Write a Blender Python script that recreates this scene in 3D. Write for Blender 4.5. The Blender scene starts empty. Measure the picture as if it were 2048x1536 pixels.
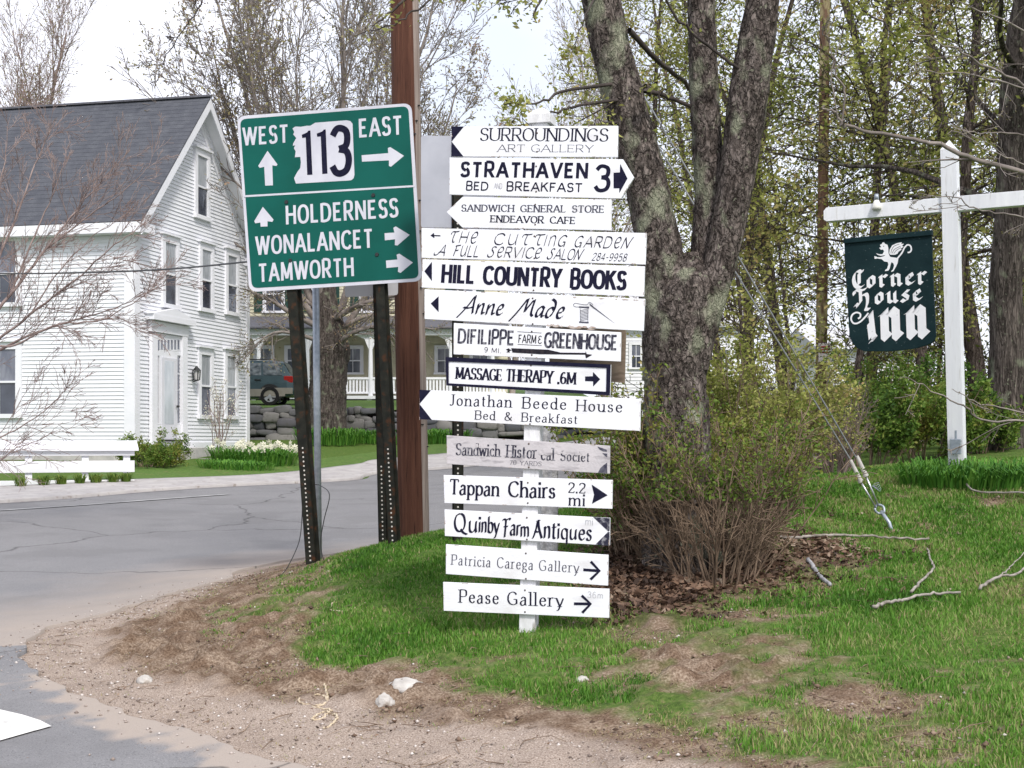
import bpy, math, random
import numpy as np

# ------------------------------------------------------------------ camera, world, sun, exposure
scene = bpy.context.scene
COL = scene.collection
F, CX, HY, ZC = 2800.0, 1024.0, 880.0, 1.6          # focal length and horizon in photo pixels, eye height
cam_d = bpy.data.cameras.new("camera"); cam = bpy.data.objects.new("camera", cam_d); COL.objects.link(cam)
cam.location = (0, 0, ZC); cam.rotation_euler = (math.radians(90), 0, 0)
cam_d.sensor_width = 36; cam_d.lens = F / 2048 * 36
cam_d.shift_y = (HY - 768) / 2048
cam_d.clip_start = 0.1; cam_d.clip_end = 2000
scene.camera = cam
SUN_EL, SUN_AZ = math.radians(47), math.radians(158)   # azimuth clockwise from +Y: behind the camera, to the right
world = bpy.data.worlds.new("World"); scene.world = world; world.use_nodes = True
wn, wl = world.node_tree.nodes, world.node_tree.links
bg = wn["Background"]
sky = wn.new("ShaderNodeTexSky"); sky.sky_type = 'NISHITA'; sky.sun_disc = False
sky.sun_elevation = SUN_EL; sky.sun_rotation = SUN_AZ; sky.dust_density = 3.0; sky.air_density = 1.0
wtc = wn.new("ShaderNodeTexCoord"); wns = wn.new("ShaderNodeTexNoise"); wns.inputs["Scale"].default_value = 2.6
wns.inputs["Detail"].default_value = 6; wl.new(wtc.outputs["Generated"], wns.inputs["Vector"])
wrp = wn.new("ShaderNodeMapRange"); wrp.inputs[1].default_value = 0.36; wrp.inputs[2].default_value = 0.60
wrp.inputs[3].default_value = 0.66; wrp.inputs[4].default_value = 1.0
wl.new(wns.outputs["Fac"], wrp.inputs[0])
wmx = wn.new("ShaderNodeMix"); wmx.data_type = 'RGBA'
wl.new(wrp.outputs[0], wmx.inputs[0]); wl.new(sky.outputs[0], wmx.inputs[6]); wmx.inputs[7].default_value = (7.0, 7.2, 8.0, 1)
wl.new(wmx.outputs[2], bg.inputs[0]); bg.inputs[1].default_value = 0.11
sun_d = bpy.data.lights.new("sun", 'SUN'); sun = bpy.data.objects.new("sun", sun_d); COL.objects.link(sun)
sun_d.energy = 2.1; sun_d.angle = math.radians(9); sun_d.color = (1.0, 0.95, 0.88)
sun.rotation_euler = (math.radians(90) - SUN_EL, 0, -SUN_AZ + math.pi)
scene.view_settings.view_transform = 'Standard'; scene.view_settings.look = 'None'
scene.view_settings.exposure = 0.68; scene.view_settings.gamma = 1.0
scene.cycles.max_bounces = 6; scene.cycles.transparent_max_bounces = 8

rng = np.random.default_rng(7)
def V3(*a): return np.array(a, float)
def unit(v): return v / (np.linalg.norm(v) + 1e-12)
def at(px, py, Y): return V3((px - CX) / F * Y, Y, ZC - (py - HY) / F * Y)
Z = V3(0, 0, 1)

# ------------------------------------------------------------------ noise
def _h(i, j, k, s):
    n = (i * 374761393 + j * 668265263 + k * 2147483647 + s * 974634777).astype(np.uint64) & np.uint64(0xffffffff)
    n = ((n ^ (n >> np.uint64(13))) * np.uint64(1274126177)) & np.uint64(0xffffffff)
    n = ((n ^ (n >> np.uint64(16))) * np.uint64(2246822519)) & np.uint64(0xffffffff)
    return ((n ^ (n >> np.uint64(15))) & np.uint64(0xffff)).astype(float) / 65535.0
def noise3(P, seed=0):
    P = np.asarray(P, float) + 1000.0
    I = np.floor(P).astype(np.int64); f = P - I; f = f * f * (3 - 2 * f)
    out = 0
    for a in (0, 1):
        for b in (0, 1):
            for c in (0, 1):
                w = (f[:, 0] if a else 1 - f[:, 0]) * (f[:, 1] if b else 1 - f[:, 1]) * (f[:, 2] if c else 1 - f[:, 2])
                out = out + w * _h(I[:, 0] + a, I[:, 1] + b, I[:, 2] + c, seed)
    return out
def fbm(P, oct=4, seed=0):
    P = np.asarray(P, float); o = 0; a = .5; t = 0
    for k in range(oct):
        o = o + a * noise3(P * 2 ** k, seed + k); t += a; a *= .55
    return o / t
def fbm2(x, y, sc, oct=4, seed=0):
    x = np.atleast_1d(x); y = np.atleast_1d(y)
    return fbm(np.stack([x * sc, y * sc, np.zeros_like(x)], 1), oct, seed)

# ------------------------------------------------------------------ object helpers
ORG = {}
def tag(o, label=None, cat=None, group=None, kind=None):
    if label: o["label"] = label
    if cat: o["category"] = cat
    if group: o["group"] = group
    if kind: o["kind"] = kind
    return o
def thing(name, loc, label, cat, group=None):
    o = bpy.data.objects.new(name, None); COL.objects.link(o); o.empty_display_size = .2
    o.location = tuple(float(v) for v in loc); ORG[o.name] = V3(*loc)
    return tag(o, label, cat, group)
def link_mesh(name, me, mat, parent, loc=None):
    o = bpy.data.objects.new(name, me); COL.objects.link(o)
    mats = mat if isinstance(mat, (list, tuple)) else [mat]
    for m in mats: me.materials.append(m)
    if parent is not None:
        o.parent = parent; ORG[o.name] = ORG[parent.name]
    else:
        L = V3(0, 0, 0) if loc is None else V3(*loc)
        o.location = tuple(L); ORG[o.name] = L
    return o
def np_mesh(name, V, faces, mat, parent=None, loc=None, smooth=False, attrs=None):
    """faces: list of (n,k) int arrays"""
    org = ORG[parent.name] if parent is not None else (V3(0, 0, 0) if loc is None else V3(*loc))
    V = np.asarray(V, float) - org
    me = bpy.data.meshes.new(name)
    me.vertices.add(len(V)); me.vertices.foreach_set("co", V.astype(np.float32).ravel())
    faces = [np.asarray(f, np.int32) for f in faces if len(f)]
    idx = np.concatenate([f.ravel() for f in faces])
    tot = np.concatenate([np.full(len(f), f.shape[1], np.int32) for f in faces])
    st = np.concatenate([[0], np.cumsum(tot)[:-1]]).astype(np.int32)
    me.loops.add(len(idx)); me.loops.foreach_set("vertex_index", idx)
    me.polygons.add(len(tot)); me.polygons.foreach_set("loop_start", st); me.polygons.foreach_set("loop_total", tot)
    if smooth: me.polygons.foreach_set("use_smooth", np.ones(len(tot), bool))
    me.update(calc_edges=True)
    for k, a in (attrs or {}).items():
        at_ = me.attributes.new(k, 'FLOAT', 'POINT'); at_.data.foreach_set("value", np.asarray(a, np.float32))
    return link_mesh(name, me, mat, parent, loc)

class MB:
    def __init__(s): s.v = []; s.f = []; s.m = []
    def poly(s, pts, m=0):
        b = len(s.v); s.v += [tuple(map(float, p)) for p in pts]; s.f.append(tuple(range(b, b + len(pts)))); s.m.append(m)
    def box(s, c, sx, sy, sz, ax=None, m=0):
        """centre c, full sizes along the axes ax (3 unit vectors)"""
        ax = ax or (V3(1, 0, 0), V3(0, 1, 0), Z); c = np.asarray(c, float)
        b = len(s.v)
        for k in range(8):
            s.v.append(tuple(c + ax[0] * sx * (.5 if k & 1 else -.5) + ax[1] * sy * (.5 if k & 2 else -.5) + ax[2] * sz * (.5 if k & 4 else -.5)))
        for q in ((0, 2, 3, 1), (4, 5, 7, 6), (0, 1, 5, 4), (2, 6, 7, 3), (0, 4, 6, 2), (1, 3, 7, 5)):
            s.f.append(tuple(b + i for i in q)); s.m.append(m)
    def prism(s, pts, n, t, m=0):
        """flat outline pts (front), thickness t going along -n"""
        pts = [np.asarray(p, float) for p in pts]; back = [p - n * t for p in pts]; N = len(pts)
        b = len(s.v); s.v += [tuple(p) for p in pts] + [tuple(p) for p in back]
        s.f.append(tuple(range(b, b + N))); s.m.append(m)
        s.f.append(tuple(range(b + 2 * N - 1, b + N - 1, -1))); s.m.append(m)
        for i in range(N):
            j = (i + 1) % N; s.f.append((b + i, b + N + i, b + N + j, b + j)); s.m.append(m)
    def tube(s, pts, rad, sides=8, caps=True, m=0):
        pts = [np.asarray(p, float) for p in pts]; N = len(pts)
        rad = [rad] * N if np.isscalar(rad) else list(rad)
        b = len(s.v); u = None
        for i, p in enumerate(pts):
            d = unit(pts[min(i + 1, N - 1)] - pts[max(i - 1, 0)])
            if u is None: u = unit(np.cross(d, V3(0, 1, 0) if abs(d[1]) < .9 else V3(1, 0, 0)))
            u = unit(u - d * np.dot(u, d)); w = np.cross(d, u)
            for k in range(sides):
                a = 2 * math.pi * k / sides
                s.v.append(tuple(p + (u * math.cos(a) + w * math.sin(a)) * rad[i]))
        for i in range(N - 1):
            for k in range(sides):
                k2 = (k + 1) % sides
                s.f.append((b + i * sides + k, b + i * sides + k2, b + (i + 1) * sides + k2, b + (i + 1) * sides + k)); s.m.append(m)
        if caps:
            s.f.append(tuple(range(b + sides - 1, b - 1, -1))); s.m.append(m)
            s.f.append(tuple(b + (N - 1) * sides + k for k in range(sides))); s.m.append(m)
    def build(s, name, mat, parent=None, loc=None, smooth=False, bevel=0):
        org = ORG[parent.name] if parent is not None else (V3(0, 0, 0) if loc is None else V3(*loc))
        me = bpy.data.meshes.new(name)
        me.from_pydata([tuple(np.asarray(v) - org) for v in s.v], [], s.f)
        me.polygons.foreach_set("material_index", s.m)
        if smooth: me.polygons.foreach_set("use_smooth", [True] * len(s.f))
        o = link_mesh(name, me, mat, parent, loc)
        if bevel:
            b = o.modifiers.new("bevel", 'BEVEL'); b.width = bevel; b.segments = 2; b.limit_method = 'ANGLE'; b.angle_limit = math.radians(40)
        return o

# ------------------------------------------------------------------ materials
def material(name, c1, c2=None, scale=8.0, rough=.7, bump=0.0, bscale=None, stretch=(1, 1, 1), lo=.35, hi=.65, spec=.3, metal=0.0, detail=6, space="Object"):
    m = bpy.data.materials.new(name); m.use_nodes = True
    n, l = m.node_tree.nodes, m.node_tree.links; b = n["Principled BSDF"]
    b.inputs["Roughness"].default_value = rough; b.inputs["Metallic"].default_value = metal
    b.inputs["Specular IOR Level"].default_value = spec
    b.inputs["Base Color"].default_value = (*c1, 1)
    tc = n.new("ShaderNodeTexCoord"); mp = n.new("ShaderNodeMapping"); mp.inputs["Scale"].default_value = stretch
    l.new(tc.outputs[space], mp.inputs[0])
    if c2 is not None:
        ns = n.new("ShaderNodeTexNoise"); ns.inputs["Scale"].default_value = scale; ns.inputs["Detail"].default_value = detail
        l.new(mp.outputs[0], ns.inputs["Vector"])
        cr = n.new("ShaderNodeValToRGB"); cr.color_ramp.elements[0].position = lo; cr.color_ramp.elements[1].position = hi
        cr.color_ramp.elements[0].color = (*c1, 1); cr.color_ramp.elements[1].color = (*c2, 1)
        l.new(ns.outputs["Fac"], cr.inputs[0]); l.new(cr.outputs[0], b.inputs["Base Color"])
    if bump:
        nb = n.new("ShaderNodeTexNoise"); nb.inputs["Scale"].default_value = bscale or scale * 3; nb.inputs["Detail"].default_value = 5
        l.new(mp.outputs[0], nb.inputs["Vector"])
        bp = n.new("ShaderNodeBump"); bp.inputs["Strength"].default_value = bump; bp.inputs["Distance"].default_value = .02
        l.new(nb.outputs["Fac"], bp.inputs["Height"]); l.new(bp.outputs[0], b.inputs["Normal"])
    return m
def add_layer(m, color, scale, lo, hi, stretch=(1, 1, 1), detail=4, kind="noise", amount=1.0):
    """paint patches (lichen, dirt, rust) of a second colour over a material's base colour"""
    n, l = m.node_tree.nodes, m.node_tree.links; b = n["Principled BSDF"]
    tc = n.new("ShaderNodeTexCoord"); mp = n.new("ShaderNodeMapping"); mp.inputs["Scale"].default_value = stretch
    l.new(tc.outputs["Object"], mp.inputs[0])
    ns = n.new("ShaderNodeTexNoise"); ns.inputs["Scale"].default_value = scale; ns.inputs["Detail"].default_value = detail
    l.new(mp.outputs[0], ns.inputs["Vector"])
    mr = n.new("ShaderNodeMapRange"); mr.inputs[1].default_value = lo; mr.inputs[2].default_value = hi; mr.inputs[4].default_value = amount
    l.new(ns.outputs["Fac"], mr.inputs[0])
    mx = n.new("ShaderNodeMix"); mx.data_type = 'RGBA'; mx.inputs[7].default_value = (*color, 1)
    l.new(mr.outputs[0], mx.inputs[0])
    old = b.inputs["Base Color"]
    if old.links: l.new(old.links[0].from_socket, mx.inputs[6])
    else: mx.inputs[6].default_value = old.default_value
    l.new(mx.outputs[2], b.inputs["Base Color"])
    return m
def leaf_material(name, stops, transl=.35, rough=.6):
    m = bpy.data.materials.new(name); m.use_nodes = True
    n, l = m.node_tree.nodes, m.node_tree.links; b = n["Principled BSDF"]; out = n["Material Output"]
    a = n.new("ShaderNodeAttribute"); a.attribute_name = "tint"
    cr = n.new("ShaderNodeValToRGB"); e = cr.color_ramp.elements
    while len(e) < len(stops): e.new(.5)
    for i, c in enumerate(stops):
        e[i].position = i / (len(stops) - 1); e[i].color = (*c, 1)
    l.new(a.outputs["Fac"], cr.inputs[0]); l.new(cr.outputs[0], b.inputs["Base Color"])
    b.inputs["Roughness"].default_value = rough; b.inputs["Specular IOR Level"].default_value = .25
    if transl:
        t = n.new("ShaderNodeBsdfTranslucent"); l.new(cr.outputs[0], t.inputs[0])
        mx = n.new("ShaderNodeMixShader"); mx.inputs[0].default_value = transl
        l.new(b.outputs[0], mx.inputs[1]); l.new(t.outputs[0], mx.inputs[2]); l.new(mx.outputs[0], out.inputs[0])
    return m
def bark_material(name, c1, c2, lichen=None, scale=9, crack=(.02, .017, .015), stretch=(1, 1, .45), bump=1.0, amount=.8, lo=.58):
    m = material(name, c1, c2, scale=scale * 1.7, rough=.92, stretch=stretch, lo=.32, hi=.68, spec=.08, detail=9)
    n, l = m.node_tree.nodes, m.node_tree.links; b = n["Principled BSDF"]
    tc = n.new("ShaderNodeTexCoord"); mp = n.new("ShaderNodeMapping"); mp.inputs["Scale"].default_value = stretch
    l.new(tc.outputs["Object"], mp.inputs[0])
    def ridge(sc, wid, dist):                                   # dark furrows where the noise crosses its middle value
        t = n.new("ShaderNodeTexNoise"); t.inputs["Scale"].default_value = sc; t.inputs["Detail"].default_value = 5; t.inputs["Distortion"].default_value = dist
        l.new(mp.outputs[0], t.inputs["Vector"])
        s = n.new("ShaderNodeMath"); s.operation = 'SUBTRACT'; s.inputs[1].default_value = .5; l.new(t.outputs["Fac"], s.inputs[0])
        ab = n.new("ShaderNodeMath"); ab.operation = 'ABSOLUTE'; l.new(s.outputs[0], ab.inputs[0])
        mr = n.new("ShaderNodeMapRange"); mr.interpolation_type = 'SMOOTHSTEP'; mr.inputs[2].default_value = wid; l.new(ab.outputs[0], mr.inputs[0]); return mr.outputs[0]
    r1, r2 = ridge(scale * 1.5, .075, .8), ridge(scale * 4.0, .10, .5)
    mul = n.new("ShaderNodeMath"); mul.operation = 'MULTIPLY_ADD'; mul.inputs[1].default_value = .45; l.new(r2, mul.inputs[0]); 
    half = n.new("ShaderNodeMath"); half.operation = 'MULTIPLY'; half.inputs[1].default_value = .55; l.new(r1, half.inputs[0]); l.new(half.outputs[0], mul.inputs[2])
    mx = n.new("ShaderNodeMix"); mx.data_type = 'RGBA'; mx.inputs[6].default_value = (*crack, 1); l.new(mul.outputs[0], mx.inputs[0])
    l.new(b.inputs["Base Color"].links[0].from_socket, mx.inputs[7]); l.new(mx.outputs[2], b.inputs["Base Color"])
    if lichen is not None:
        add_layer(m, lichen, 4.2, lo, lo + .10, (1, 1, .7), 10, amount=amount); add_layer(m, tuple(c * 1.15 for c in lichen), 22, .63, .70, (1, 1, .8), 8, amount=.6)
    bp = n.new("ShaderNodeBump"); bp.inputs["Strength"].default_value = bump; bp.inputs["Distance"].default_value = .022
    l.new(mul.outputs[0], bp.inputs["Height"]); l.new(bp.outputs[0], b.inputs["Normal"])
    return m

M = {}
M["board_white"] = add_layer(material("board_white", (.75, .76, .81), (.80, .81, .85), 5, .45, .08, 60), (.50, .47, .45), 3.6, .56, .80, (1, 1, 3.5), 7, amount=.5)
def add_grain(m, amount=.25, dark=(.55, .53, .52)):
    add_layer(m, dark, 5, .50, .72, (1.2, 1.2, 26), 6, amount=amount)
    return m
add_grain(M["board_white"], .22)
M["board_edge"] = material("board_edge", (.42, .36, .33), (.62, .58, .56), 20, .8)
M["board_old"] = add_layer(material("board_old", (.47, .45, .47), (.55, .52, .54), 7, .7, .15, 60), (.33, .31, .33), 9, .55, .7, (1, 1, 4), 6)
M["flake"] = material("flake", (.36, .27, .22), (.55, .5, .47), 40, .9)
M["post_white"] = add_layer(material("post_white", (.60, .60, .61), (.74, .74, .77), 9, .7, .25, 50, (3, 3, .5)), (.33, .31, .29), 10, .58, .72, (3, 3, .6), 6)
M["ink"] = material("ink", (.009, .009, .026), (.016, .016, .036), 30, .8, spec=.08)
M["ink_brown"] = material("ink_brown", (.012, .012, .02), (.035, .03, .035), 60, .8, spec=.1)
M["ink_faint"] = material("ink_faint", (.38, .38, .42), (.55, .55, .58), 60, .7)
M["ink_soft"] = material("ink_soft", (.03, .03, .055), (.10, .10, .13), 50, .7)
M["ink_worn"] = material("ink_worn", (.02, .02, .04), (.30, .30, .33), 38, .7, lo=.5, hi=.72)
M["sign_green"] = material("sign_green", (.000, .082, .064), (.001, .098, .078), 2.5, .5, spec=.2)
M["sign_silver"] = material("sign_silver", (.55, .55, .62), (.62, .62, .68), 6, .4, spec=.4)
M["sign_back"] = material("sign_back", (.36, .37, .42), (.42, .43, .48), 4, .45, spec=.4, metal=.35)
M["steel_dark"] = add_layer(material("steel_dark", (.010, .011, .009), (.022, .022, .017), 12, .6, .1, 60, spec=.15), (.07, .028, .012), 14, .56, .75)
M["galv"] = material("galv", (.27, .31, .36), (.36, .40, .46), 25, .42, .05, 80, spec=.5, metal=.4)
M["hole"] = material("hole", (.55, .52, .48), None)
M["pole_wood"] = material("pole_wood", (.070, .027, .018), (.150, .066, .042), 5, .8, .9, 20, (6, 6, .25), .3, .75, spec=.2)
add_layer(M["pole_wood"], (.03, .014, .010), 7, .60, .72, (7, 7, .35), 6)
M["pole_grey"] = material("pole_grey", (.22, .17, .15), (.34, .28, .25), 7, .85, .4, 20, (6, 6, .3))
M["clap"] = material("clap", (.70, .71, .75), (.745, .755, .79), 1.2, .5, spec=.3)
M["trim"] = material("trim", (.72, .73, .77), (.77, .77, .81), 2, .5)
M["trim_grey"] = material("trim_grey", (.60, .61, .66), (.64, .64, .68), 2, .55)
M["glass_dark"] = material("glass_dark", (.03, .035, .05), (.07, .08, .11), 1.5, .08, spec=.9)
M["glass_curtain"] = material("glass_curtain", (.26, .28, .30), (.40, .42, .45), 5, .15, spec=.7, stretch=(6, 6, .6))
M["metal_black"] = material("metal_black", (.015, .015, .016), None, rough=.4, spec=.5)
M["stone_pale"] = material("stone_pale", (.38, .37, .36), (.50, .48, .46), 5, .85, .3, 40)
M["granite"] = material("granite", (.24, .24, .26), (.40, .40, .42), 28, .9, .4, 60)
M["rock"] = add_layer(material("rock", (.34, .32, .30), (.56, .54, .51), 9, .95, .6, 30), (.22, .17, .13), 12, .55, .7)
M["yellow_wall"] = material("yellow_wall", (.50, .47, .34), (.56, .53, .40), 3, .6)
M["slate"] = material("slate", (.085, .085, .10), (.13, .13, .15), 14, .8)
M["shutter"] = material("shutter", (.015, .05, .04), None, rough=.5)
M["twig_red"] = material("twig_red", (.19, .135, .122), (.32, .25, .23), 6, .8)
M["twig_grey"] = material("twig_grey", (.24, .20, .185), (.38, .33, .31), 5, .85)
M["twig_maple"] = material("twig_maple", (.15, .125, .115), (.27, .235, .215), 5, .85)
M["strand"] = material("strand", (.22, .23, .25), (.32, .33, .35), 20, .6)
M["twig_dark"] = material("twig_dark", (.035, .028, .026), (.075, .06, .055), 6, .85)
M["twig_brown"] = material("twig_brown", (.11, .075, .052), (.27, .195, .14), 8, .85)
M["dead_wood"] = material("dead_wood", (.17, .15, .13), (.36, .33, .30), 14, .9)
M["bark_cherry"] = bark_material("bark_cherry", (.090, .072, .064), (.24, .203, .186), (.31, .325, .235), 9, (.022, .018, .016), (1, 1, .55), 1.0, lo=.54, amount=.8)
M["bark_grey"] = bark_material("bark_grey", (.085, .07, .064), (.16, .135, .12), (.22, .24, .17), 4, (.03, .025, .022), (2, 2, .3))
M["bark_brown"] = bark_material("bark_brown", (.12, .095, .082), (.23, .185, .165), None, 5, (.025, .018, .015), (2, 2, .35))
M["leaf_spring"] = leaf_material("leaf_spring", [(.12, .15, .028), (.26, .285, .065), (.41, .42, .13), (.38, .28, .12)])
M["leaf_bud"] = leaf_material("leaf_bud", [(.16, .12, .07), (.27, .24, .10), (.36, .33, .16), (.32, .20, .14)])
M["leaf_green"] = leaf_material("leaf_green", [(.04, .095, .015), (.09, .17, .025), (.18, .26, .045), (.27, .25, .06)])
M["leaf_dead"] = leaf_material("leaf_dead", [(.035, .023, .018), (.10, .06, .042), (.20, .125, .085), (.34, .27, .205)], .1)
M["grass"] = leaf_material("grass", [(.042, .12, .013), (.082, .215, .022), (.15, .30, .042), (.36, .31, .16)], .3)
M["daylily"] = leaf_material("daylily", [(.04, .13, .02), (.085, .23, .03), (.17, .34, .055)], .3)
M["post_clean"] = add_layer(material("post_clean", (.70, .71, .75), (.76, .77, .80), 3, .55, .15, 50, (6, 6, .4)), (.48, .46, .44), 7, .60, .74, (6, 6, .5), 6, amount=.55)
M["petal"] = leaf_material("petal", [(.75, .72, .55), (.80, .79, .70)], .3)
M["rope"] = material("rope", (.42, .33, .22), (.58, .50, .38), 60, .9)
# ------------------------------------------------------------------ terrain height (thin plate spline through surveyed points)
CTRL = [(-3, 4, 0), (0, 3.5, .02), (-6, 8, 0), (-1.11, 6.7, .03), (-2.2, 8.05, .02), (-2.97, 9, .02), (-3.55, 10.1, .03), (-3.73, 11.4, .07),
        (-3.41, 12.2, .11), (-2.92, 14, .175), (-2.39, 15.8, .25), (-10, 14, .15), (-14, 20, .33), (-6.5, 20, .36), (-8.8, 24, .49), (-6.85, 26.5, .6),
        (-3.59, 31, .68), (-1.63, 34, .87), (-1.77, 37, 1.18), (-3.93, 34, .93), (-7.8, 28.5, .73), (-9.9, 27, .64), (-8.5, 33, 1.0), (-7, 36.5, 1.2),
        (.2, 6.1, .17), (1.2, 5.7, .264), (1.98, 5.4, .335), (.1, 9, .36), (-1.95, 13.1, .41), (-1.12, 12.9, .63), (-.98, 14, .6), (-.6, 10.8, .5),
        (-1.3, 10.5, .33), (-2.3, 11.5, .22), (1.28, 10.4, .60), (1.9, 11.5, .86), (3.26, 12, .83), (4.43, 14, 1.2), (4.9, 13.5, 1.12), (2.9, 14, 1.18),
        (3.2, 10, .62), (2.2, 8.2, .43), (-.3, 17.2, .38), (2, 19, .8), (4.4, 22, 1.36), (0, 24, .65), (3, 30, 1.1), (9, 16, 1.45), (12, 25, 2.0),
        (-6, 43, 1.65), (0, 43, 1.6), (8, 45, 2.6), (-20, 30, .7), (-40, 5, 0), (-40, 30, .8), (-40, 60, 1.9), (40, 5, .9), (40, 20, 2), (40, 60, 3.4),
        (0, 60, 2.2), (-20, 80, 2.6), (20, 80, 3.6), (0, -6, -.05), (-20, -6, -.05), (20, -6, .4), (0, 140, 5), (-80, 140, 4), (80, 140, 6)]
_c = np.array(CTRL, float); _n = len(_c)
def _phi(r2): return np.where(r2 > 1e-12, r2 * np.log(np.maximum(r2, 1e-12)) * .5, 0)
_K = _phi(((_c[:, None, :2] - _c[None, :, :2]) ** 2).sum(-1)) + np.eye(_n) * .15
_P = np.c_[np.ones(_n), _c[:, :2]]
_A = np.block([[_K, _P], [_P.T, np.zeros((3, 3))]])
_w = np.linalg.solve(_A, np.r_[_c[:, 2], 0, 0, 0])
def height(x, y):
    x = np.atleast_1d(np.asarray(x, float)); y = np.atleast_1d(np.asarray(y, float)); o = np.empty(len(x))
    for i in range(0, len(x), 20000):
        s = slice(i, i + 20000)
        o[s] = _phi((x[s, None] - _c[:, 0]) ** 2 + (y[s, None] - _c[:, 1]) ** 2) @ _w[:_n] + _w[_n] + _w[_n + 1] * x[s] + _w[_n + 2] * y[s]
    return o
def hz(x, y): return float(height(x, y)[0])
def ground_at(px, py):
    Y = np.arange(3.5, 70, .02); X = (px - CX) / F * Y; zr = ZC - (py - HY) / F * Y
    k = np.argmax(zr < height(X, Y)); return V3(X[k], Y[k], zr[k])
def on_ground(x, y, dz=0): return V3(x, y, hz(x, y) + dz)

def crom(pts, n, closed=False):
    """Catmull-Rom through pts, n samples per span"""
    P = [np.asarray(p, float) for p in pts]; N = len(P); out = []
    spans = N if closed else N - 1
    for i in range(spans):
        p1, p2 = P[i], P[(i + 1) % N]
        p0 = P[i - 1] if (i > 0 or closed) else 2 * p1 - p2
        p3 = P[(i + 2) % N] if (i + 2 < N or closed) else 2 * p2 - p1
        for k in range(n):
            t = k / n
            out.append(.5 * (2 * p1 + (p2 - p0) * t + (2 * p0 - 5 * p1 + 4 * p2 - p3) * t * t + (3 * p1 - p0 - 3 * p2 + p3) * t ** 3))
    out.append(P[0] if closed else P[-1])
    return np.array(out)

NEAR_KEYS = [(12, 25), (2, 19.4), (-2.39, 15.8), (-2.92, 14), (-3.41, 12.2), (-3.73, 11.4), (-3.71, 10.7), (-3.55, 10.1), (-3.27, 9.5), (-2.97, 9), (-2.2, 8.05), (-1.47, 7.2), (-1.11, 6.7), (1.5, 4.2), (5, 2)]
OUT_KEYS = [(12, 42), (-1.63, 34), (-3.59, 31), (-6.85, 26.5), (-8.8, 24), (-11, 22), (-14, 20), (-18, 17), (-20, 13), (-18, 9), (-13, 5), (-8, 1), (-4, -2), (1, -3), (5, -3)]
EDGE = crom(NEAR_KEYS, 24)
_jit = (fbm2(EDGE[:, 0], EDGE[:, 1], 3.0, 3, 5) - .5) * .16
_tan = np.gradient(EDGE, axis=0); _tan /= np.linalg.norm(_tan, axis=1)[:, None]
EDGE = EDGE + np.c_[-_tan[:, 1], _tan[:, 0]] * _jit[:, None]
OUTER = crom(OUT_KEYS, 24)
def dist_edge(x, y):
    x = np.atleast_1d(x); y = np.atleast_1d(y); d = np.full(len(x), 1e9)
    for k in range(0, len(EDGE), 2): d = np.minimum(d, (x - EDGE[k, 0]) ** 2 + (y - EDGE[k, 1]) ** 2)
    return np.sqrt(d)
ROADPOLY = np.vstack([EDGE, OUTER[::-1]])
def in_poly(x, y, poly):
    x = np.atleast_1d(x); y = np.atleast_1d(y); ins = np.zeros(len(x), bool); j = len(poly) - 1
    for i in range(len(poly)):
        xi, yi = poly[i]; xj, yj = poly[j]
        c = ((yi > y) != (yj > y)) & (x < (xj - xi) * (y - yi) / (yj - yi + 1e-12) + xi)
        ins ^= c; j = i
    return ins

# masks: which parts of the verge are grass, sand, bare soil, leaf litter
def patch(px, py, rx, ry):
    g = ground_at(px, py); a = ground_at(px, py + ry * .6) if py + ry * .6 < 1600 else g
    b = ground_at(px, py - ry * .6)
    return g[0], (a[1] + b[1]) / 2, rx * g[1] / F, max(abs(b[1] - a[1]) / 1.2, .08)
BARE = [patch(*p) + (w,) for p, w in (((600, 1220, 105, 34), .75), ((420, 1320, 210, 90), 1.3), ((680, 1390, 190, 60), 1.25), ((780, 1405, 90, 40), 1.2), ((300, 1280, 160, 60), 1.2), ((900, 1460, 120, 40), 1.0), ((1420, 1340, 220, 85), .95), ((1300, 1270, 130, 34), .8), ((1560, 1300, 130, 40), .85), ((1480, 1240, 150, 26), .7), ((1700, 1400, 200, 60), .7), ((1500, 1440, 330, 50), .5), ((1000, 1190, 40, 20), .3), ((620, 1170, 90, 18), .45), ((1230, 1360, 70, 40), .55),
                                             ((1400, 1130, 260, 85), 1.0), ((1640, 1110, 110, 40), .9), ((1300, 1170, 110, 60), 1.0), ((1990, 1005, 60, 14), .8), ((1150, 1500, 200, 30), .7), ((1850, 1500, 320, 50), .35), ((480, 1200, 100, 30), .9), ((1600, 960, 60, 12), .5), ((1700, 960, 60, 15), .4))]
BARE += [(-2.5, 14.9, 1.0, 2.0, 1.6), (-1.7, 16.2, 1.0, 1.2, 1.2)]
LITTER = [patch(*p) + (w,) for p, w in (((1290, 1160, 110, 80), 1.0), ((1420, 1130, 170, 60), .55), ((1640, 1100, 110, 30), .5))]
def blob_sum(x, y, L):
    o = np.zeros(len(x))
    for cx, cy, rx, ry, w in L: o = np.maximum(o, w * np.exp(-(((x - cx) / rx) ** 2 + ((y - cy) / ry) ** 2) * .9))
    return o
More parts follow.
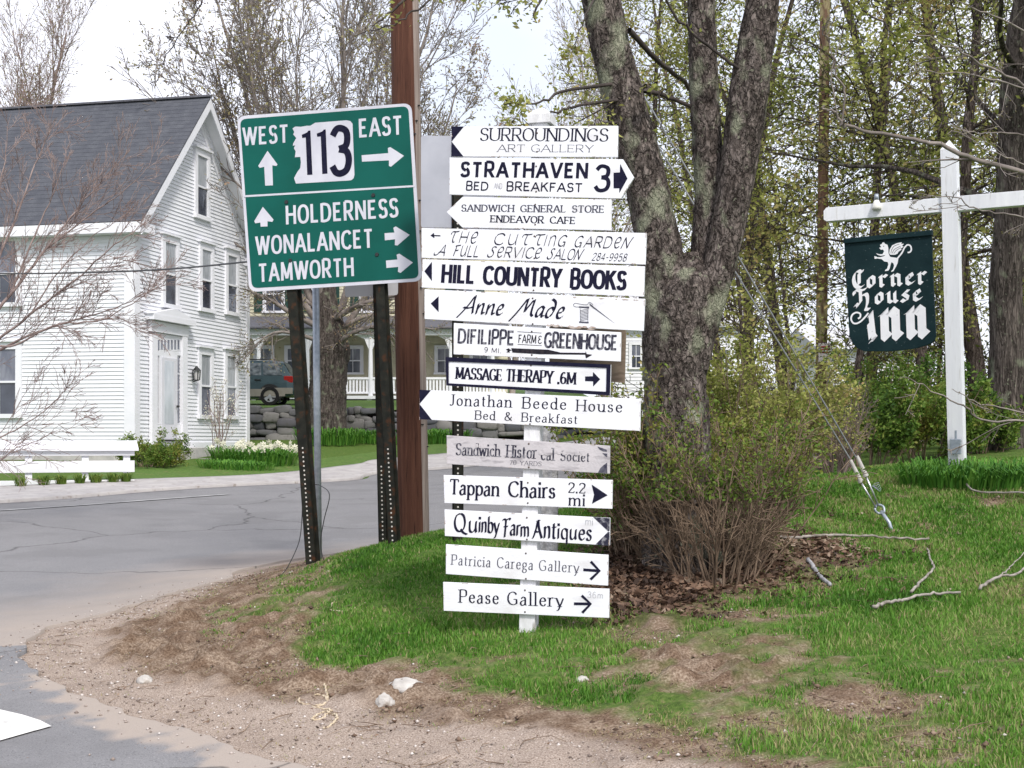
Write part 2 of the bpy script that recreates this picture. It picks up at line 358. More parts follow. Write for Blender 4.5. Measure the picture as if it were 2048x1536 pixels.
def masks(x, y):
    d = dist_edge(x, y); n1 = fbm2(x, y, 1.1, 4, 11); n2 = fbm2(x, y, 5.0, 4, 23); n3 = fbm2(x, y, 17, 3, 31)
    wide = np.clip(.78 - .05 * (y - 8), .25, .8) + np.clip((9 - y) * .12, 0, .4) - np.clip((x - .1) * .55, 0, .75)
    sand = np.clip((wide + (n1 - .5) * .7 + (n2 - .5) * .35 - d) / .22, 0, 1)
    bare = blob_sum(x, y, BARE)
    gr = np.clip((d - wide - .25) / .35, 0, 1) - bare * 1.15 + (n1 - .5) * 1.1 + (n2 - .5) * 1.2 + (n3 - .5) * .7 - .06
    gr = np.clip((gr - .05) / .6, 0, 1) * (1 - sand)
    return gr, sand, np.clip(blob_sum(x, y, LITTER) * 1.4 + (n2 - .5) * .8, 0, 1), d

# ground sheet: one tensor grid, fine near the camera
def axis(segs):
    o = [segs[0][0]]
    for a, b, s in segs: o += list(np.linspace(a, b, max(1, int(round((b - a) / s))) + 1)[1:])
    return np.array(o)
gx = axis([(-260, -60, 25), (-60, -14, 2), (-14, -4.4, .4), (-4.4, 4, .042), (4, 8, .12), (8, 16, .5), (16, 60, 2.2), (60, 260, 25)])
gy = axis([(-30, 2, 2), (2, 4.6, .3), (4.6, 13.5, .045), (13.5, 18, .12), (18, 46, .5), (46, 140, 3), (140, 600, 40)])
GX, GY = np.meshgrid(gx, gy); x = GX.ravel(); y = GY.ravel(); z = height(x, np.minimum(y, 140))
z = np.where(np.abs(x) > 60, height(np.clip(x, -60, 60), np.minimum(y, 140)), z)
near = (x > -4.6) & (x < 8.2) & (y > 3) & (y < 18.2)
g_ = np.ones(len(x)); s_ = np.zeros(len(x)); l_ = np.zeros(len(x))
a, b, c, d = masks(x[near], y[near]); g_[near] = a; s_[near] = b; l_[near] = c
inroad = in_poly(x, y, ROADPOLY)
dn = dist_edge(x[near], y[near]); xn, yn = x[near], y[near]
clod = np.clip(fbm2(xn, yn, 5.5, 4, 41) - .47, 0, 1) * .42 + (fbm2(xn, yn, 22, 3, 43) - .5) * .035 + (fbm2(xn, yn, 60, 2, 47) - .5) * .012
bn = np.clip(blob_sum(xn, yn, BARE[:8]), 0, 1) * (1 - b) * np.clip((8 - xn) / 3, 0, 1)
z[near] += clod * (.15 + .85 * bn) * np.clip((dn - .1) / .3, 0.05, 1) * .75 + (fbm2(xn, yn, 1.6, 3, 51) - .5) * .05 * np.clip(dn - .1, 0, 1)
z = np.where(inroad, z - .06, z)
nx, ny = len(gx), len(gy)
ii = (np.arange(ny - 1)[:, None] * nx + np.arange(nx - 1)[None]).ravel()
def ground_mat():
    m = bpy.data.materials.new("ground"); m.use_nodes = True; n, l = m.node_tree.nodes, m.node_tree.links; bs = n["Principled BSDF"]
    bs.inputs["Roughness"].default_value = .95; bs.inputs["Specular IOR Level"].default_value = .1
    tc = n.new("ShaderNodeTexCoord")
    def nz(sc, det=5):
        t = n.new("ShaderNodeTexNoise"); t.inputs["Scale"].default_value = sc; t.inputs["Detail"].default_value = det; l.new(tc.outputs["Object"], t.inputs["Vector"]); return t
    def ramp(src, stops):
        r = n.new("ShaderNodeValToRGB"); e = r.color_ramp.elements
        while len(e) < len(stops): e.new(.5)
        for i, (p, c) in enumerate(stops): e[i].position = p; e[i].color = (*c, 1)
        l.new(src, r.inputs[0]); return r
    def mix(f, a, b):
        x_ = n.new("ShaderNodeMix"); x_.data_type = 'RGBA'; l.new(f, x_.inputs[0]); l.new(a, x_.inputs[6]); l.new(b, x_.inputs[7]); return x_.outputs[2]
    def attr(nm):
        a_ = n.new("ShaderNodeAttribute"); a_.attribute_name = nm; return a_.outputs["Fac"]
    n1, n2, n3 = nz(3.5), nz(28), nz(120, 3)
    n4 = nz(75, 6); n5 = nz(6.0, 7)
    dirt = ramp(n4.outputs["Fac"], [(.28, (.105, .072, .050)), (.5, (.235, .172, .125)), (.72, (.39, .315, .245))]).outputs[0]
    sand = ramp(n3.outputs["Fac"], [(.3, (.15, .115, .092)), (.5, (.345, .275, .228)), (.72, (.53, .45, .39))]).outputs[0]
    turf = ramp(n2.outputs["Fac"], [(.3, (.045, .085, .018)), (.55, (.085, .15, .028)), (.75, (.19, .17, .075))]).outputs[0]
    litt = ramp(n2.outputs["Fac"], [(.3, (.03, .018, .012)), (.55, (.085, .05, .035)), (.75, (.16, .13, .11))]).outputs[0]
    dark = ramp(n5.outputs["Fac"], [(.42, (.62, .56, .52)), (.58, (1, 1, 1))]).outputs[0]
    dm = n.new("ShaderNodeMix"); dm.data_type = 'RGBA'; dm.blend_type = 'MULTIPLY'; dm.inputs[0].default_value = 1; l.new(dirt, dm.inputs[6]); l.new(dark, dm.inputs[7]); dirt = dm.outputs[2]
    c = mix(attr("sand"), dirt, sand)
    c = mix(attr("grass"), c, turf)
    c = mix(attr("litter"), c, litt)
    l.new(c, bs.inputs["Base Color"])
    bp = n.new("ShaderNodeBump"); bp.inputs["Strength"].default_value = .7; bp.inputs["Distance"].default_value = .012
    ad = n.new("ShaderNodeMath"); ad.operation = 'ADD'; l.new(n4.outputs["Fac"], ad.inputs[0]); l.new(n3.outputs["Fac"], ad.inputs[1])
    l.new(ad.outputs[0], bp.inputs["Height"]); l.new(bp.outputs[0], bs.inputs["Normal"])
    return m
o = np_mesh("ground", np.c_[x, y, z], [np.c_[ii, ii + 1, ii + nx + 1, ii + nx]], ground_mat(), smooth=True, attrs={"grass": g_, "sand": s_, "litter": l_})
tag(o, "grassy corner bank with bare soil and a sandy edge", "ground", kind="structure")

# road: ruled sheet between the verge edge and the far kerb line
def ruled(name, A, B, mat, off, rows, power=1.0, drop=.08, attrs=None):
    N = len(A); t = np.linspace(0, 1, rows) ** power
    P = A[None] * (1 - t[:, None, None]) + B[None] * t[:, None, None]
    P = P.reshape(-1, 2); zz = height(P[:, 0], P[:, 1]) + off
    V = np.c_[P, zz]; k = (np.arange(rows - 1)[:, None] * N + np.arange(N - 1)[None]).ravel()
    Fq = np.c_[k, k + 1, k + N + 1, k + N]
    base = len(V); low0 = V[:N] - Z * drop; low1 = V[-N:] - Z * drop          # skirts along both edges
    V = np.vstack([V, low0, low1]); e = np.arange(N - 1)
    S0 = np.c_[e, base + e, base + e + 1, e + 1]; S1 = np.c_[(rows - 1) * N + e, (rows - 1) * N + e + 1, base + N + e + 1, base + N + e]
    at_ = {}
    for kx, fn in (attrs or {}).items(): at_[kx] = fn(V[:, 0], V[:, 1])
    return np_mesh(name, V, [Fq, S0, S1], mat, smooth=False, attrs=at_)
def road_dust(x, y):
    d = dist_edge(x, y); n = fbm2(x, y, .9, 4, 61) * .6 + fbm2(x, y, 4.5, 3, 63) * .4
    w = np.where(y > 10.5, np.clip(1.5 + (14 - np.abs(y - 13)) * .06, .6, 2.2), .11)
    return np.clip((w + (n - .5) * 1.4 - d) / (w * 1.1), 0, 1)
def road_mat():
    m = material("asphalt", (.200, .198, .206), (.222, .219, .226), 1.3, .9, .35, 90, spec=.15)
    n, l = m.node_tree.nodes, m.node_tree.links; bs = n["Principled BSDF"]
    add_layer(m, (.10, .10, .105), 95, .54, .66, amount=.75); add_layer(m, (.34, .33, .33), 120, .58, .7, amount=.8); add_layer(m, (.15, .148, .152), .9, .52, .60, (1, 1, 1), 8, amount=.35)
    tc = n.new("ShaderNodeTexCoord")
    a_ = n.new("ShaderNodeAttribute"); a_.attribute_name = "dust"
    mx = n.new("ShaderNodeMix"); mx.data_type = 'RGBA'; mx.inputs[7].default_value = (.38, .32, .275, 1)
    fac = n.new("ShaderNodeMath"); fac.operation = 'MULTIPLY'; fac.inputs[1].default_value = .85; l.new(a_.outputs["Fac"], fac.inputs[0])
    l.new(fac.outputs[0], mx.inputs[0]); l.new(bs.inputs["Base Color"].links[0].from_socket, mx.inputs[6]); l.new(mx.outputs[2], bs.inputs["Base Color"])
    # cracks
    nn = n.new("ShaderNodeTexNoise"); nn.inputs["Scale"].default_value = 1.1; nn.inputs["Detail"].default_value = 5; l.new(tc.outputs["Object"], nn.inputs["Vector"])
    vm = n.new("ShaderNodeMix"); vm.data_type = 'VECTOR'; vm.inputs[0].default_value = .45; l.new(tc.outputs["Object"], vm.inputs[4]); l.new(nn.outputs["Color"], vm.inputs[5])
    vo = n.new("ShaderNodeTexVoronoi"); vo.feature = 'DISTANCE_TO_EDGE'; vo.inputs["Scale"].default_value = .42; l.new(vm.outputs[1], vo.inputs["Vector"])
    mr = n.new("ShaderNodeMapRange"); mr.inputs[1].default_value = 0; mr.inputs[2].default_value = .007; mr.inputs[3].default_value = .75; mr.inputs[4].default_value = 0
    l.new(vo.outputs["Distance"], mr.inputs[0])
    m2 = n.new("ShaderNodeMix"); m2.data_type = 'RGBA'; m2.inputs[7].default_value = (.06, .058, .058, 1)
    l.new(mr.outputs[0], m2.inputs[0]); l.new(mx.outputs[2], m2.inputs[6]); l.new(m2.outputs[2], bs.inputs["Base Color"])
    return m
o = ruled("road", EDGE, OUTER, road_mat(), .022, 90, 1.7, attrs={"dust": road_dust})
tag(o, "worn grey asphalt road curving round the grassy corner", "road", kind="structure")
wlo = crom([(12, 42), (-1.63, 34), (-3.59, 31), (-5.3, 28.6), (-6.85, 26.5), (-8.8, 24), (-14, 20)], 16)
whi = crom([(12, 46), (-1.77, 37), (-3.93, 34), (-6.0, 30.5), (-7.8, 28.5), (-9.9, 27), (-18, 23.5)], 16)
o = ruled("sidewalk", wlo, whi, add_layer(material("sidewalk", (.34, .32, .32), (.43, .41, .40), 3, .9, .3, 60), (.25, .22, .2), 6, .6, .7), .075, 12, attrs=None)
tag(o, "pale footpath along the far side of the road", "sidewalk", kind="structure")
# house lawn strip and the raised lawn behind the stone wall
def sheet(name, poly_lo, poly_hi, mat, zf, rows=10):
    t = np.linspace(0, 1, rows)[:, None, None]; P = (poly_lo[None] * (1 - t) + poly_hi[None] * t).reshape(-1, 2)
    N = len(poly_lo); k = (np.arange(rows - 1)[:, None] * N + np.arange(N - 1)[None]).ravel()
    return np_mesh(name, np.c_[P, zf(P[:, 0], P[:, 1])], [np.c_[k, k + 1, k + N + 1, k + N]], mat, smooth=True)
lawn_m = add_layer(material("lawn", (.055, .11, .018), (.10, .175, .03), 14, .9, .6, 60), (.16, .15, .06), 5, .60, .75)
UP_Z = lambda x, y: 2.55 + (y - 42.6) * .055 + x * .0
o = sheet("upper_lawn", np.c_[np.linspace(-30, 3.2, 20), np.full(20, 42.7)], np.c_[np.linspace(-30, 3.2, 20), np.full(20, 75)], lawn_m, UP_Z, 8)
tag(o, "raised lawn behind the stone wall by the yellow house", "lawn", kind="structure")
whi2 = whi[16:81] + np.array([.02, .12]); lawn_hi = whi2 + np.array([.9, 4.6])
o = sheet("lawn", whi2, lawn_hi, lawn_m, lambda x, y: height(x, y) + .05, 10)
tag(o, "green lawn strip between footpath and white house", "lawn", kind="structure")
# painted markings
def ground_poly(name, pts, mat, off, kind_label):
    mb = MB(); mb.poly([on_ground(p[0], p[1], off) for p in pts]); o = mb.build(name, mat); tag(o, kind_label, "road marking", kind="structure"); return o
M["road_paint"] = add_layer(material("road_paint", (.70, .69, .66), (.76, .75, .73), 8, .8), (.33, .32, .315), 16, .52, .70, detail=8, amount=.8)
pts = [ground_at(px, py)[:2] for px, py in ((-70, 1423), (0, 1430), (45, 1440), (80, 1452), (103, 1463), (60, 1475), (0, 1492), (-70, 1505))]
ground_poly("road_marking", pts, M["road_paint"], .030, "white painted road marking in the bottom left corner")
M["road_line"] = material("road_line", (.24, .24, .245), (.42, .42, .42), 3, .9)
mbl = MB(); A = crom([(-13, 17.5), (-8.35, 22.3), (-6.5, 24.6), (-5.3, 26.2)], 10)
for i in range(len(A) - 1):
    t = unit(A[i + 1] - A[i]); nn = V3(-t[1], t[0]) * .06
    mbl.poly([on_ground(*(A[i] - nn), .034), on_ground(*(A[i + 1] - nn), .034), on_ground(*(A[i + 1] + nn), .034), on_ground(*(A[i] + nn), .034)])
tag(mbl.build("edge_line", M["road_line"]), "faded white edge line along the far side of the road", "road marking", kind="structure")
# ------------------------------------------------------------------ lettering: stroke alphabet
GL = {}
def _defs(txt):
    for ln in txt.strip().splitlines():
        k, adv, body = ln.split("|", 2); GL[k] = (float(adv), [(s[0], [tuple(map(float, p.split(","))) for p in s[1:].split()]) for s in body.split("|")])
_defs("""A|8|l0,0 4,10 8,0|h1.5,3.4 6.5,3.4
B|6.9|l.6,0 .6,10|c.6,10 3.4,10 5.6,9.4 5.9,7.6 5.4,5.9 3.4,5.3 .6,5.3|c.6,5.3 3.4,5.3 5.6,4.9 6.5,2.9 5.6,.5 3.4,0 .6,0
C|7.6|c7.2,8.2 5.8,9.7 4.2,10 1.9,9.1 .6,6.8 .5,5 .6,3.2 1.9,.9 4.2,0 5.8,.3 7.3,1.8
D|7.8|l.6,0 .6,10|c.6,10 3.2,10 5.6,9.2 7,6.9 7.2,5 7,3.1 5.6,.8 3.2,0 .6,0
E|6.2|l.6,0 .6,10|t.6,10 5.6,10|t.6,5.2 4.8,5.2|t.6,0 5.9,0
F|6|l.6,0 .6,10|t.6,10 5.6,10|t.6,5.1 4.7,5.1
G|8|c7.1,8.3 5.8,9.7 4.2,10 1.9,9.1 .6,6.8 .5,5 .6,3.2 1.9,.9 4.2,0 6,.4 7.3,1.4|l7.3,.9 7.3,4.4|h4.8,4.4 7.3,4.4
H|7.6|l.6,0 .6,10|l7,0 7,10|h.6,5.2 7,5.2
I|2|l1,0 1,10
J|4.6|v3.4,10 3.4,3 3.1,1 1.8,0 .4,.6
K|7.2|l.6,0 .6,10|l6.3,10 .8,4.4|l2.9,6.1 6.8,0
L|5.8|l.6,0 .6,10|t.6,0 5.6,0
M|9.4|l.6,0 .9,10|l.9,10 4.7,1 8.5,10|l8.5,10 8.8,0
N|7.8|l.6,0 .6,10|l.6,10 7.2,0|l7.2,0 7.2,10
O|8|o4,10 1.7,9.1 .5,6.7 .5,3.3 1.7,.9 4,0 6.3,.9 7.5,3.3 7.5,6.7 6.3,9.1
P|6.5|l.6,0 .6,10|c.6,10 3.4,10 5.6,9.4 6.1,7.4 5.6,5.4 3.4,4.7 .6,4.7
Q|8.2|o4,10 1.7,9.1 .5,6.7 .5,3.3 1.7,.9 4,0 6.3,.9 7.5,3.3 7.5,6.7 6.3,9.1|c4,1.6 5.6,-.2 8.6,-1.2
R|7|l.6,0 .6,10|c.6,10 3.4,10 5.6,9.4 6.1,7.4 5.6,5.4 3.4,4.7 .6,4.7|l3.2,4.7 6.6,0
S|6.2|c5.7,8.2 4.6,9.7 3,10 1.4,9.5 .7,7.9 1.2,6.3 3,5.3 5,4.2 5.7,2.5 5,.7 3.1,0 1.4,.3 .4,1.9
T|7|l3.5,0 3.5,10|T.2,10 6.8,10
U|7.6|v.6,10 .6,3.2 1.3,.9 3.8,0 6.3,.9 7,3.2 7,10
V|8|l.2,10 4,0 7.8,10
W|11.4|l.2,10 3,0 5.7,10 8.4,0 11.2,10
Y|7.4|l3.7,0 3.7,4.6|l.2,10 3.7,4.4 7.2,10
0|6|o3,10 1.2,9 .6,6.7 .6,3.3 1.2,1 3,0 4.8,1 5.4,3.3 5.4,6.7 4.8,9
1|4|l2.4,0 2.4,10|l.4,8.2 2.4,9.9
2|6.2|c.6,7.8 1.5,9.5 3.1,10 4.9,9.3 5.4,7.6 4.7,5.6 2.6,3 .5,0|t.5,0 5.7,0
3|6.2|c.6,8.4 1.8,9.8 3.2,10 4.8,9.3 5.2,7.6 4.6,6 2.6,5.4|c2.6,5.4 4.9,4.8 5.6,2.9 4.9,.8 3.1,0 1.5,.3 .4,1.7
4|6.2|l4.2,0 4.2,10|l4.2,10 .4,3|h.4,3 5.8,3
5|6.2|h1.2,10 5.2,10|l1.2,10 .9,5.4|c.9,5.4 2.8,6.3 4.9,5.4 5.6,3.3 4.9,.9 2.8,0 .5,1.2
6|6.2|c5,9.2 3.6,10 1.8,8.9 .7,6.2 .6,3.2 1.5,.7 3.2,0 5,.9 5.6,3 5,5.1 3.2,6 1.5,5.2 .7,3.4
7|6|h.4,10 5.6,10|l5.5,9.9 2.2,0
8|6|o3,10 1.4,9.4 .9,7.7 1.5,6 3,5.3 4.5,6 5.1,7.7 4.6,9.4|o3,5.3 1.1,4.5 .5,2.6 1.2,.7 3,0 4.8,.7 5.5,2.6 4.9,4.5
9|6.2|c1.2,.8 2.6,0 4.4,1.1 5.5,3.8 5.6,6.8 4.7,9.3 3,10 1.2,9.1 .6,7 1.2,4.9 3,4 4.7,4.8 5.5,6.6
&|8|c7.4,4.6 5.6,1.4 3.2,0 1,.8 .6,2.8 1.8,4.8 4,6.4 4.8,8.2 3.8,9.8 2.4,9.6 1.8,8 2.6,6 5,2.4 7.6,0
+|5|c4.4,8.6 3,10 1.2,9 1.2,6.6 3,5.4|c3,5.4 .8,4.4 .6,1.6 2.4,0 4.6,1.4
.|1.8|d.9,.6
-|4|h.5,4.4 3.5,4.4
'|1.6|l.8,9 .8,10.5
a|5.4|c1,5.2 2.4,6.6 3.9,6 4.2,4.4 4.2,1.2 4.5,.2 5.3,.3|c4.2,3.9 2.2,3.5 .7,2.4 .7,.9 1.8,0 3.2,.5 4.2,1.6
b|5.9|l.9,10.4 .9,.2|c.9,4.8 2.2,6.4 3.4,6.6 4.9,5.6 5.4,3.3 4.9,1 3.4,0 2,.2 .9,1.4
c|5|c4.6,5.3 3.7,6.4 2.8,6.6 1.2,5.6 .6,3.3 1.2,1 2.8,0 3.9,.3 4.8,1.4
d|5.9|l5,10.4 5,0|c5,4.8 3.9,6.4 2.6,6.6 1.1,5.6 .6,3.3 1.1,1 2.6,0 4,.4 5,1.6
e|5.2|h.7,3.7 4.7,3.7|c4.7,3.7 4.3,5.8 2.8,6.6 1.2,5.6 .6,3.3 1.2,1 2.8,0 4,.4 4.8,1.5
f|3.6|v1.5,0 1.5,7.5 1.8,9.4 2.9,10.4 4,9.8|h.3,6.5 3.2,6.5
g|5.4|o2.6,6.6 1.1,5.9 .6,4.5 1.1,3.1 2.6,2.4 4.1,3.1 4.6,4.5 4.1,5.9|c1.4,2.8 .9,1.6 1.8,.7 3.8,.4 4.9,-.7 4.4,-2.4 2.6,-3.1 .8,-2.5 .5,-1.1 1.6,.6|h4.1,6.2 5.4,6.6
h|6.1|l.9,0 .9,10.4|v5.2,0 5.2,4.4 4.6,6.1 3.4,6.6 2,6 .9,4.6
i|2|l1,0 1,6.6|d1,9
k|5.6|l.9,0 .9,10.4|l4.8,6.6 1,3|l2.2,4.1 5.2,0
l|2|l1,0 1,10.4
m|9.4|l.9,0 .9,6.6|v4.7,0 4.7,4.6 4.2,6.1 3.2,6.6 1.9,6 .9,4.6|v8.5,0 8.5,4.6 8,6.1 7,6.6 5.7,6 4.7,4.6
n|6.1|l.9,0 .9,6.6|v5.2,0 5.2,4.4 4.6,6.1 3.4,6.6 2,6 .9,4.6
o|5.7|o2.85,6.6 1.2,5.7 .6,3.3 1.2,.9 2.85,0 4.5,.9 5.1,3.3 4.5,5.7
p|5.9|l.9,-3.2 .9,6.5|c.9,4.8 2.2,6.4 3.4,6.6 4.9,5.6 5.4,3.3 4.9,1 3.4,0 2,.2 .9,1.4
q|5.9|l5,-3.2 5,6.5|c5,4.8 3.9,6.4 2.6,6.6 1.1,5.6 .6,3.3 1.1,1 2.6,0 4,.4 5,1.6
r|4|l.9,0 .9,6.6|c.9,4.4 1.7,6 2.9,6.6 3.8,6.2
s|4.4|c3.8,5.4 2.9,6.5 2,6.6 .9,6 .8,4.6 2,3.6 3.4,2.7 3.8,1.4 3.1,.2 2,0 1,.2 .4,1.4
t|3.8|c1.5,8.6 1.5,5 1.5,1.6 2,.2 3.4,.4|h.3,6.5 3.4,6.5
u|6.1|v.9,6.6 .9,2.2 1.5,.5 2.7,0 4.1,.6 5.2,1.9|l5.2,6.6 5.2,0
w|8.2|l.2,6.6 2.2,0 4.1,6.4 6,0 8,6.6
y|5.8|l.2,6.6 3,0|c5.6,6.6 3,0 1.8,-2.6 .4,-3
~T|7|c3.8,9.6 3.2,5 3.2,2.4 4,.5 5.4,.6|c.4,7 .6,8.6 1.8,9.6 4,9.5 7.2,10
~e|6.6|c1.2,4.6 4.6,5.2 5.8,7.4 4.8,9.6 3,9.6 1.4,7.4 1,4 2.2,.8 4,.2 6,1.8
~n|6.6|c.8,0 .8,5 .8,9|c.8,6.6 2.4,9 4.4,9.4 5.6,7.4 5.6,3.4 6,0
~U|7.4|c.8,9.8 .8,4 1.8,.8 3.6,.2 5.4,1.4 6.4,4|c6.4,9.8 6.4,3 6.8,0
~A|8.6|c-1.6,2.6 -1.2,.6 .8,.8 3,4 5.4,10.2 6,5 7,0|c1.8,3.4 4,3.6 7,3.2
~F|6.4|c1,0 1.6,5 2,9.6|c.6,9.2 3,9.6 6.4,10|c1.8,5.2 3.4,5.2 5,5.4
~S|6.4|c6,9 4.4,10 2.4,9.2 2,7.2 3.6,5.4 4.6,3.4 3.6,.8 1,0 -.8,1.2 -1,2.6
~G|8|c7,8.6 5.6,9.8 3.8,9.8 1.6,7.8 .6,4.6 1.2,1.6 3.2,.2 5.4,1 6.6,3.6 4.6,4.2|c6.6,4 6.6,2 6.4,-.6
~N|8.4|c-.4,-.4 .8,5 1.6,9.8|c1.6,9.8 3.4,5 5.4,.2|c5.4,.2 6.4,5 8.6,10.4
*A|7.6|c-3.6,-2.8 -1,.4 2.6,5.6 5.4,10.6 5.6,7 6,3.6 6.6,.2|c-.8,3.6 2.6,3.2 6.2,4.2
*M|11|c-4,-3.2 -1,1 2,6 4.4,10 4.4,6 4.4,2.6|c4.4,2.6 6,5.6 8.8,9.6 8.8,5 9,1.8 10.4,.4
*a|6|c5,5 3.4,6.2 1.4,4.6 .7,2 1.6,.3 3.2,1.2 4.6,4|c4.8,5.6 4.5,2 5,.4 6.2,1.4
*n|6.6|c.9,6 1,3 1,0|c1,2.6 2.6,5.4 4.2,6.2 4.8,5 4.8,1.6 5.4,.3 6.6,1.4
*e|5.8|c1,3 3.6,3.8 4.2,5.4 3,6.4 1.4,5 .8,2.6 1.6,.5 3.2,.3 5,1.6
*d|6.4|c4.8,4.6 3.4,6 1.4,4.6 .7,2 1.6,.3 3.4,.8 5,4 5.2,7 4.4,9.2 2,10.6
Qn|6.2|c.9,6.6 1.2,3 .9,0|c1,4.4 2.4,6.4 4.4,6.4 5,4 4.9,0
Qu|6.2|c.9,6.6 .8,2 1.6,.2 3.4,.4 5,3|c5.2,6.6 4.9,3 5.3,0
Qf|6.4|c1.8,-1.6 2.2,4 2.4,9.6|c-.8,8.6 .4,9.8 2.6,9.2 6,10.4 6.6,9.4|c.6,5.2 3,5 5,5.6
Qa|8|c-.6,-.6 .4,.2 2.4,5 3.8,9.6 5,5 7.6,-.2|c2.4,9.2 3.8,9.8 5.2,9.6|c1.4,3.6 3.6,3.2 6,3.8
Qq|9|o4,10.6 1.6,9.4 .5,6.4 .8,3 2.4,.6 4.6,.2 6.6,2 7.4,5.2 6.8,8.6 5.6,10.2|c4.6,1.6 6.4,-.4 9,-1.4
Bn|6.8|p.2,5.2 1.5,6.2 1.5,.9 2.5,.2|p1.6,5 3.2,6.3 4.7,5.4 4.7,.9 5.8,.2
Bo|5.6|p1.3,5 1.3,1.3 2.7,.3 4.2,1.4 4.2,5.2 2.8,6.2 1.3,5
Br|5.2|p.2,5.2 1.5,6.2 1.5,.9 2.6,.2|p1.6,5 3.2,6.3 4.4,5.5
Be|5.4|p1.4,2.9 3.9,4.4 3.2,6.2 1.3,5 1.3,1.3 2.7,.3 4.8,1.5
Bu|6.4|p.2,5.4 1.4,6.2 1.4,1.1 2.7,.3 4.3,1.4|p4.4,6.2 4.4,.9 5.5,.2
Bs|5.2|p4.4,6 2.8,6.2 1.4,4.8 3.9,2.6 3.6,.8 2,.2 .6,1.2
Bc|7.6|c6.4,9.6 5,8.6 3.6,9.6 1.6,8.2 .9,5 1.8,1.8 4,.3 6.2,1.2|p3.9,8.4 3.9,2.2|p5,9 6.4,9.9
Bh|7.6|c.4,7 .2,8.8 1.6,9.6 3.4,8.9 5.8,9.8|p3,9 3,2.4 1.6,.4|c.2,.4 .9,1.4 1.6,.4 .8,-.6|c3,5.6 5.2,6.6 6,5 5.8,1 5,-1.8 6.6,-2.2
Bi|8.6|p3.8,8.8 5.3,9.8 5.3,1.5 6.8,.4 3.2,.2 2.4,-.4|p3,6.4 3,1.0|p2,5.2 3.2,5.4
Bj|8|c1.2,9 .6,8 -.4,8.4 -.4,9.8 1.2,10.6 1.8,8.4 .6,6.8 -1.4,7.4 -1.8,9.6|""".rstrip("|"))
STY = {
    "sans": dict(thick=.15, thin=.15), "bold": dict(thick=.20, thin=.185), "xbold": dict(thick=.20, thin=.17), "hwy": dict(thick=.15, thin=.14),
    "thin": dict(thick=.11, thin=.11), "light": dict(thick=.075, thin=.075),
    "serif": dict(thick=.135, thin=.05, ang=12, serif=.36), "serifb": dict(thick=.20, thin=.085, ang=10, serif=.42), "seriff": dict(thick=.11, thin=.045, ang=12, serif=.32),
    "deco": dict(thick=.185, thin=.06, ang=0, serif=.28), "hand": dict(nib=.135, nang=50, slant=.24, mn=.055), "script": dict(nib=.17, nang=38, slant=.22, mn=.06),
    "quinby": dict(nib=.155, nang=35, slant=.0, mn=.06), "black": dict(nib=.25, nang=42, mn=.045), "round": dict(thick=.15, thin=.07, ang=15, serif=.22),
    "digit": dict(thick=.17, thin=.15)}
class Plane:
    def __init__(s, p, h, up=None, n=None):
        s.p = np.asarray(p, float); s.h = unit(h); s.n = unit(n) if n is not None else unit(V3(s.h[1], -s.h[0], 0)); s.Y = s.p[1]
    def px(s, px, py, off=0.0):
        d = V3((px - CX) / F, 1, -(py - HY) / F); o = V3(0, 0, ZC)
        t = np.dot(s.p - o, s.n) / np.dot(d, s.n); return o + d * t + s.n * off
def qstrip(mb, L, R, O, u, v, n, off):
    b = len(mb.v)
    for a, c in zip(L, R):
        mb.v.append(tuple(O + u * a[0] + v * a[1] + n * off)); mb.v.append(tuple(O + u * c[0] + v * c[1] + n * off))
    for i in range(len(L) - 1): mb.f.append((b + 2 * i, b + 2 * i + 1, b + 2 * i + 3, b + 2 * i + 2)); mb.m.append(0)
def layout(txt):
    out = []; i = 0
    while i < len(txt):
        c = txt[i]
        if c in "~*@^" : 
            k = {"~": "~", "*": "*", "@": "Q", "^": "B"}[c] + txt[i + 1]; i += 2
        else: k = c; i += 1
        out.append(k)
    return out
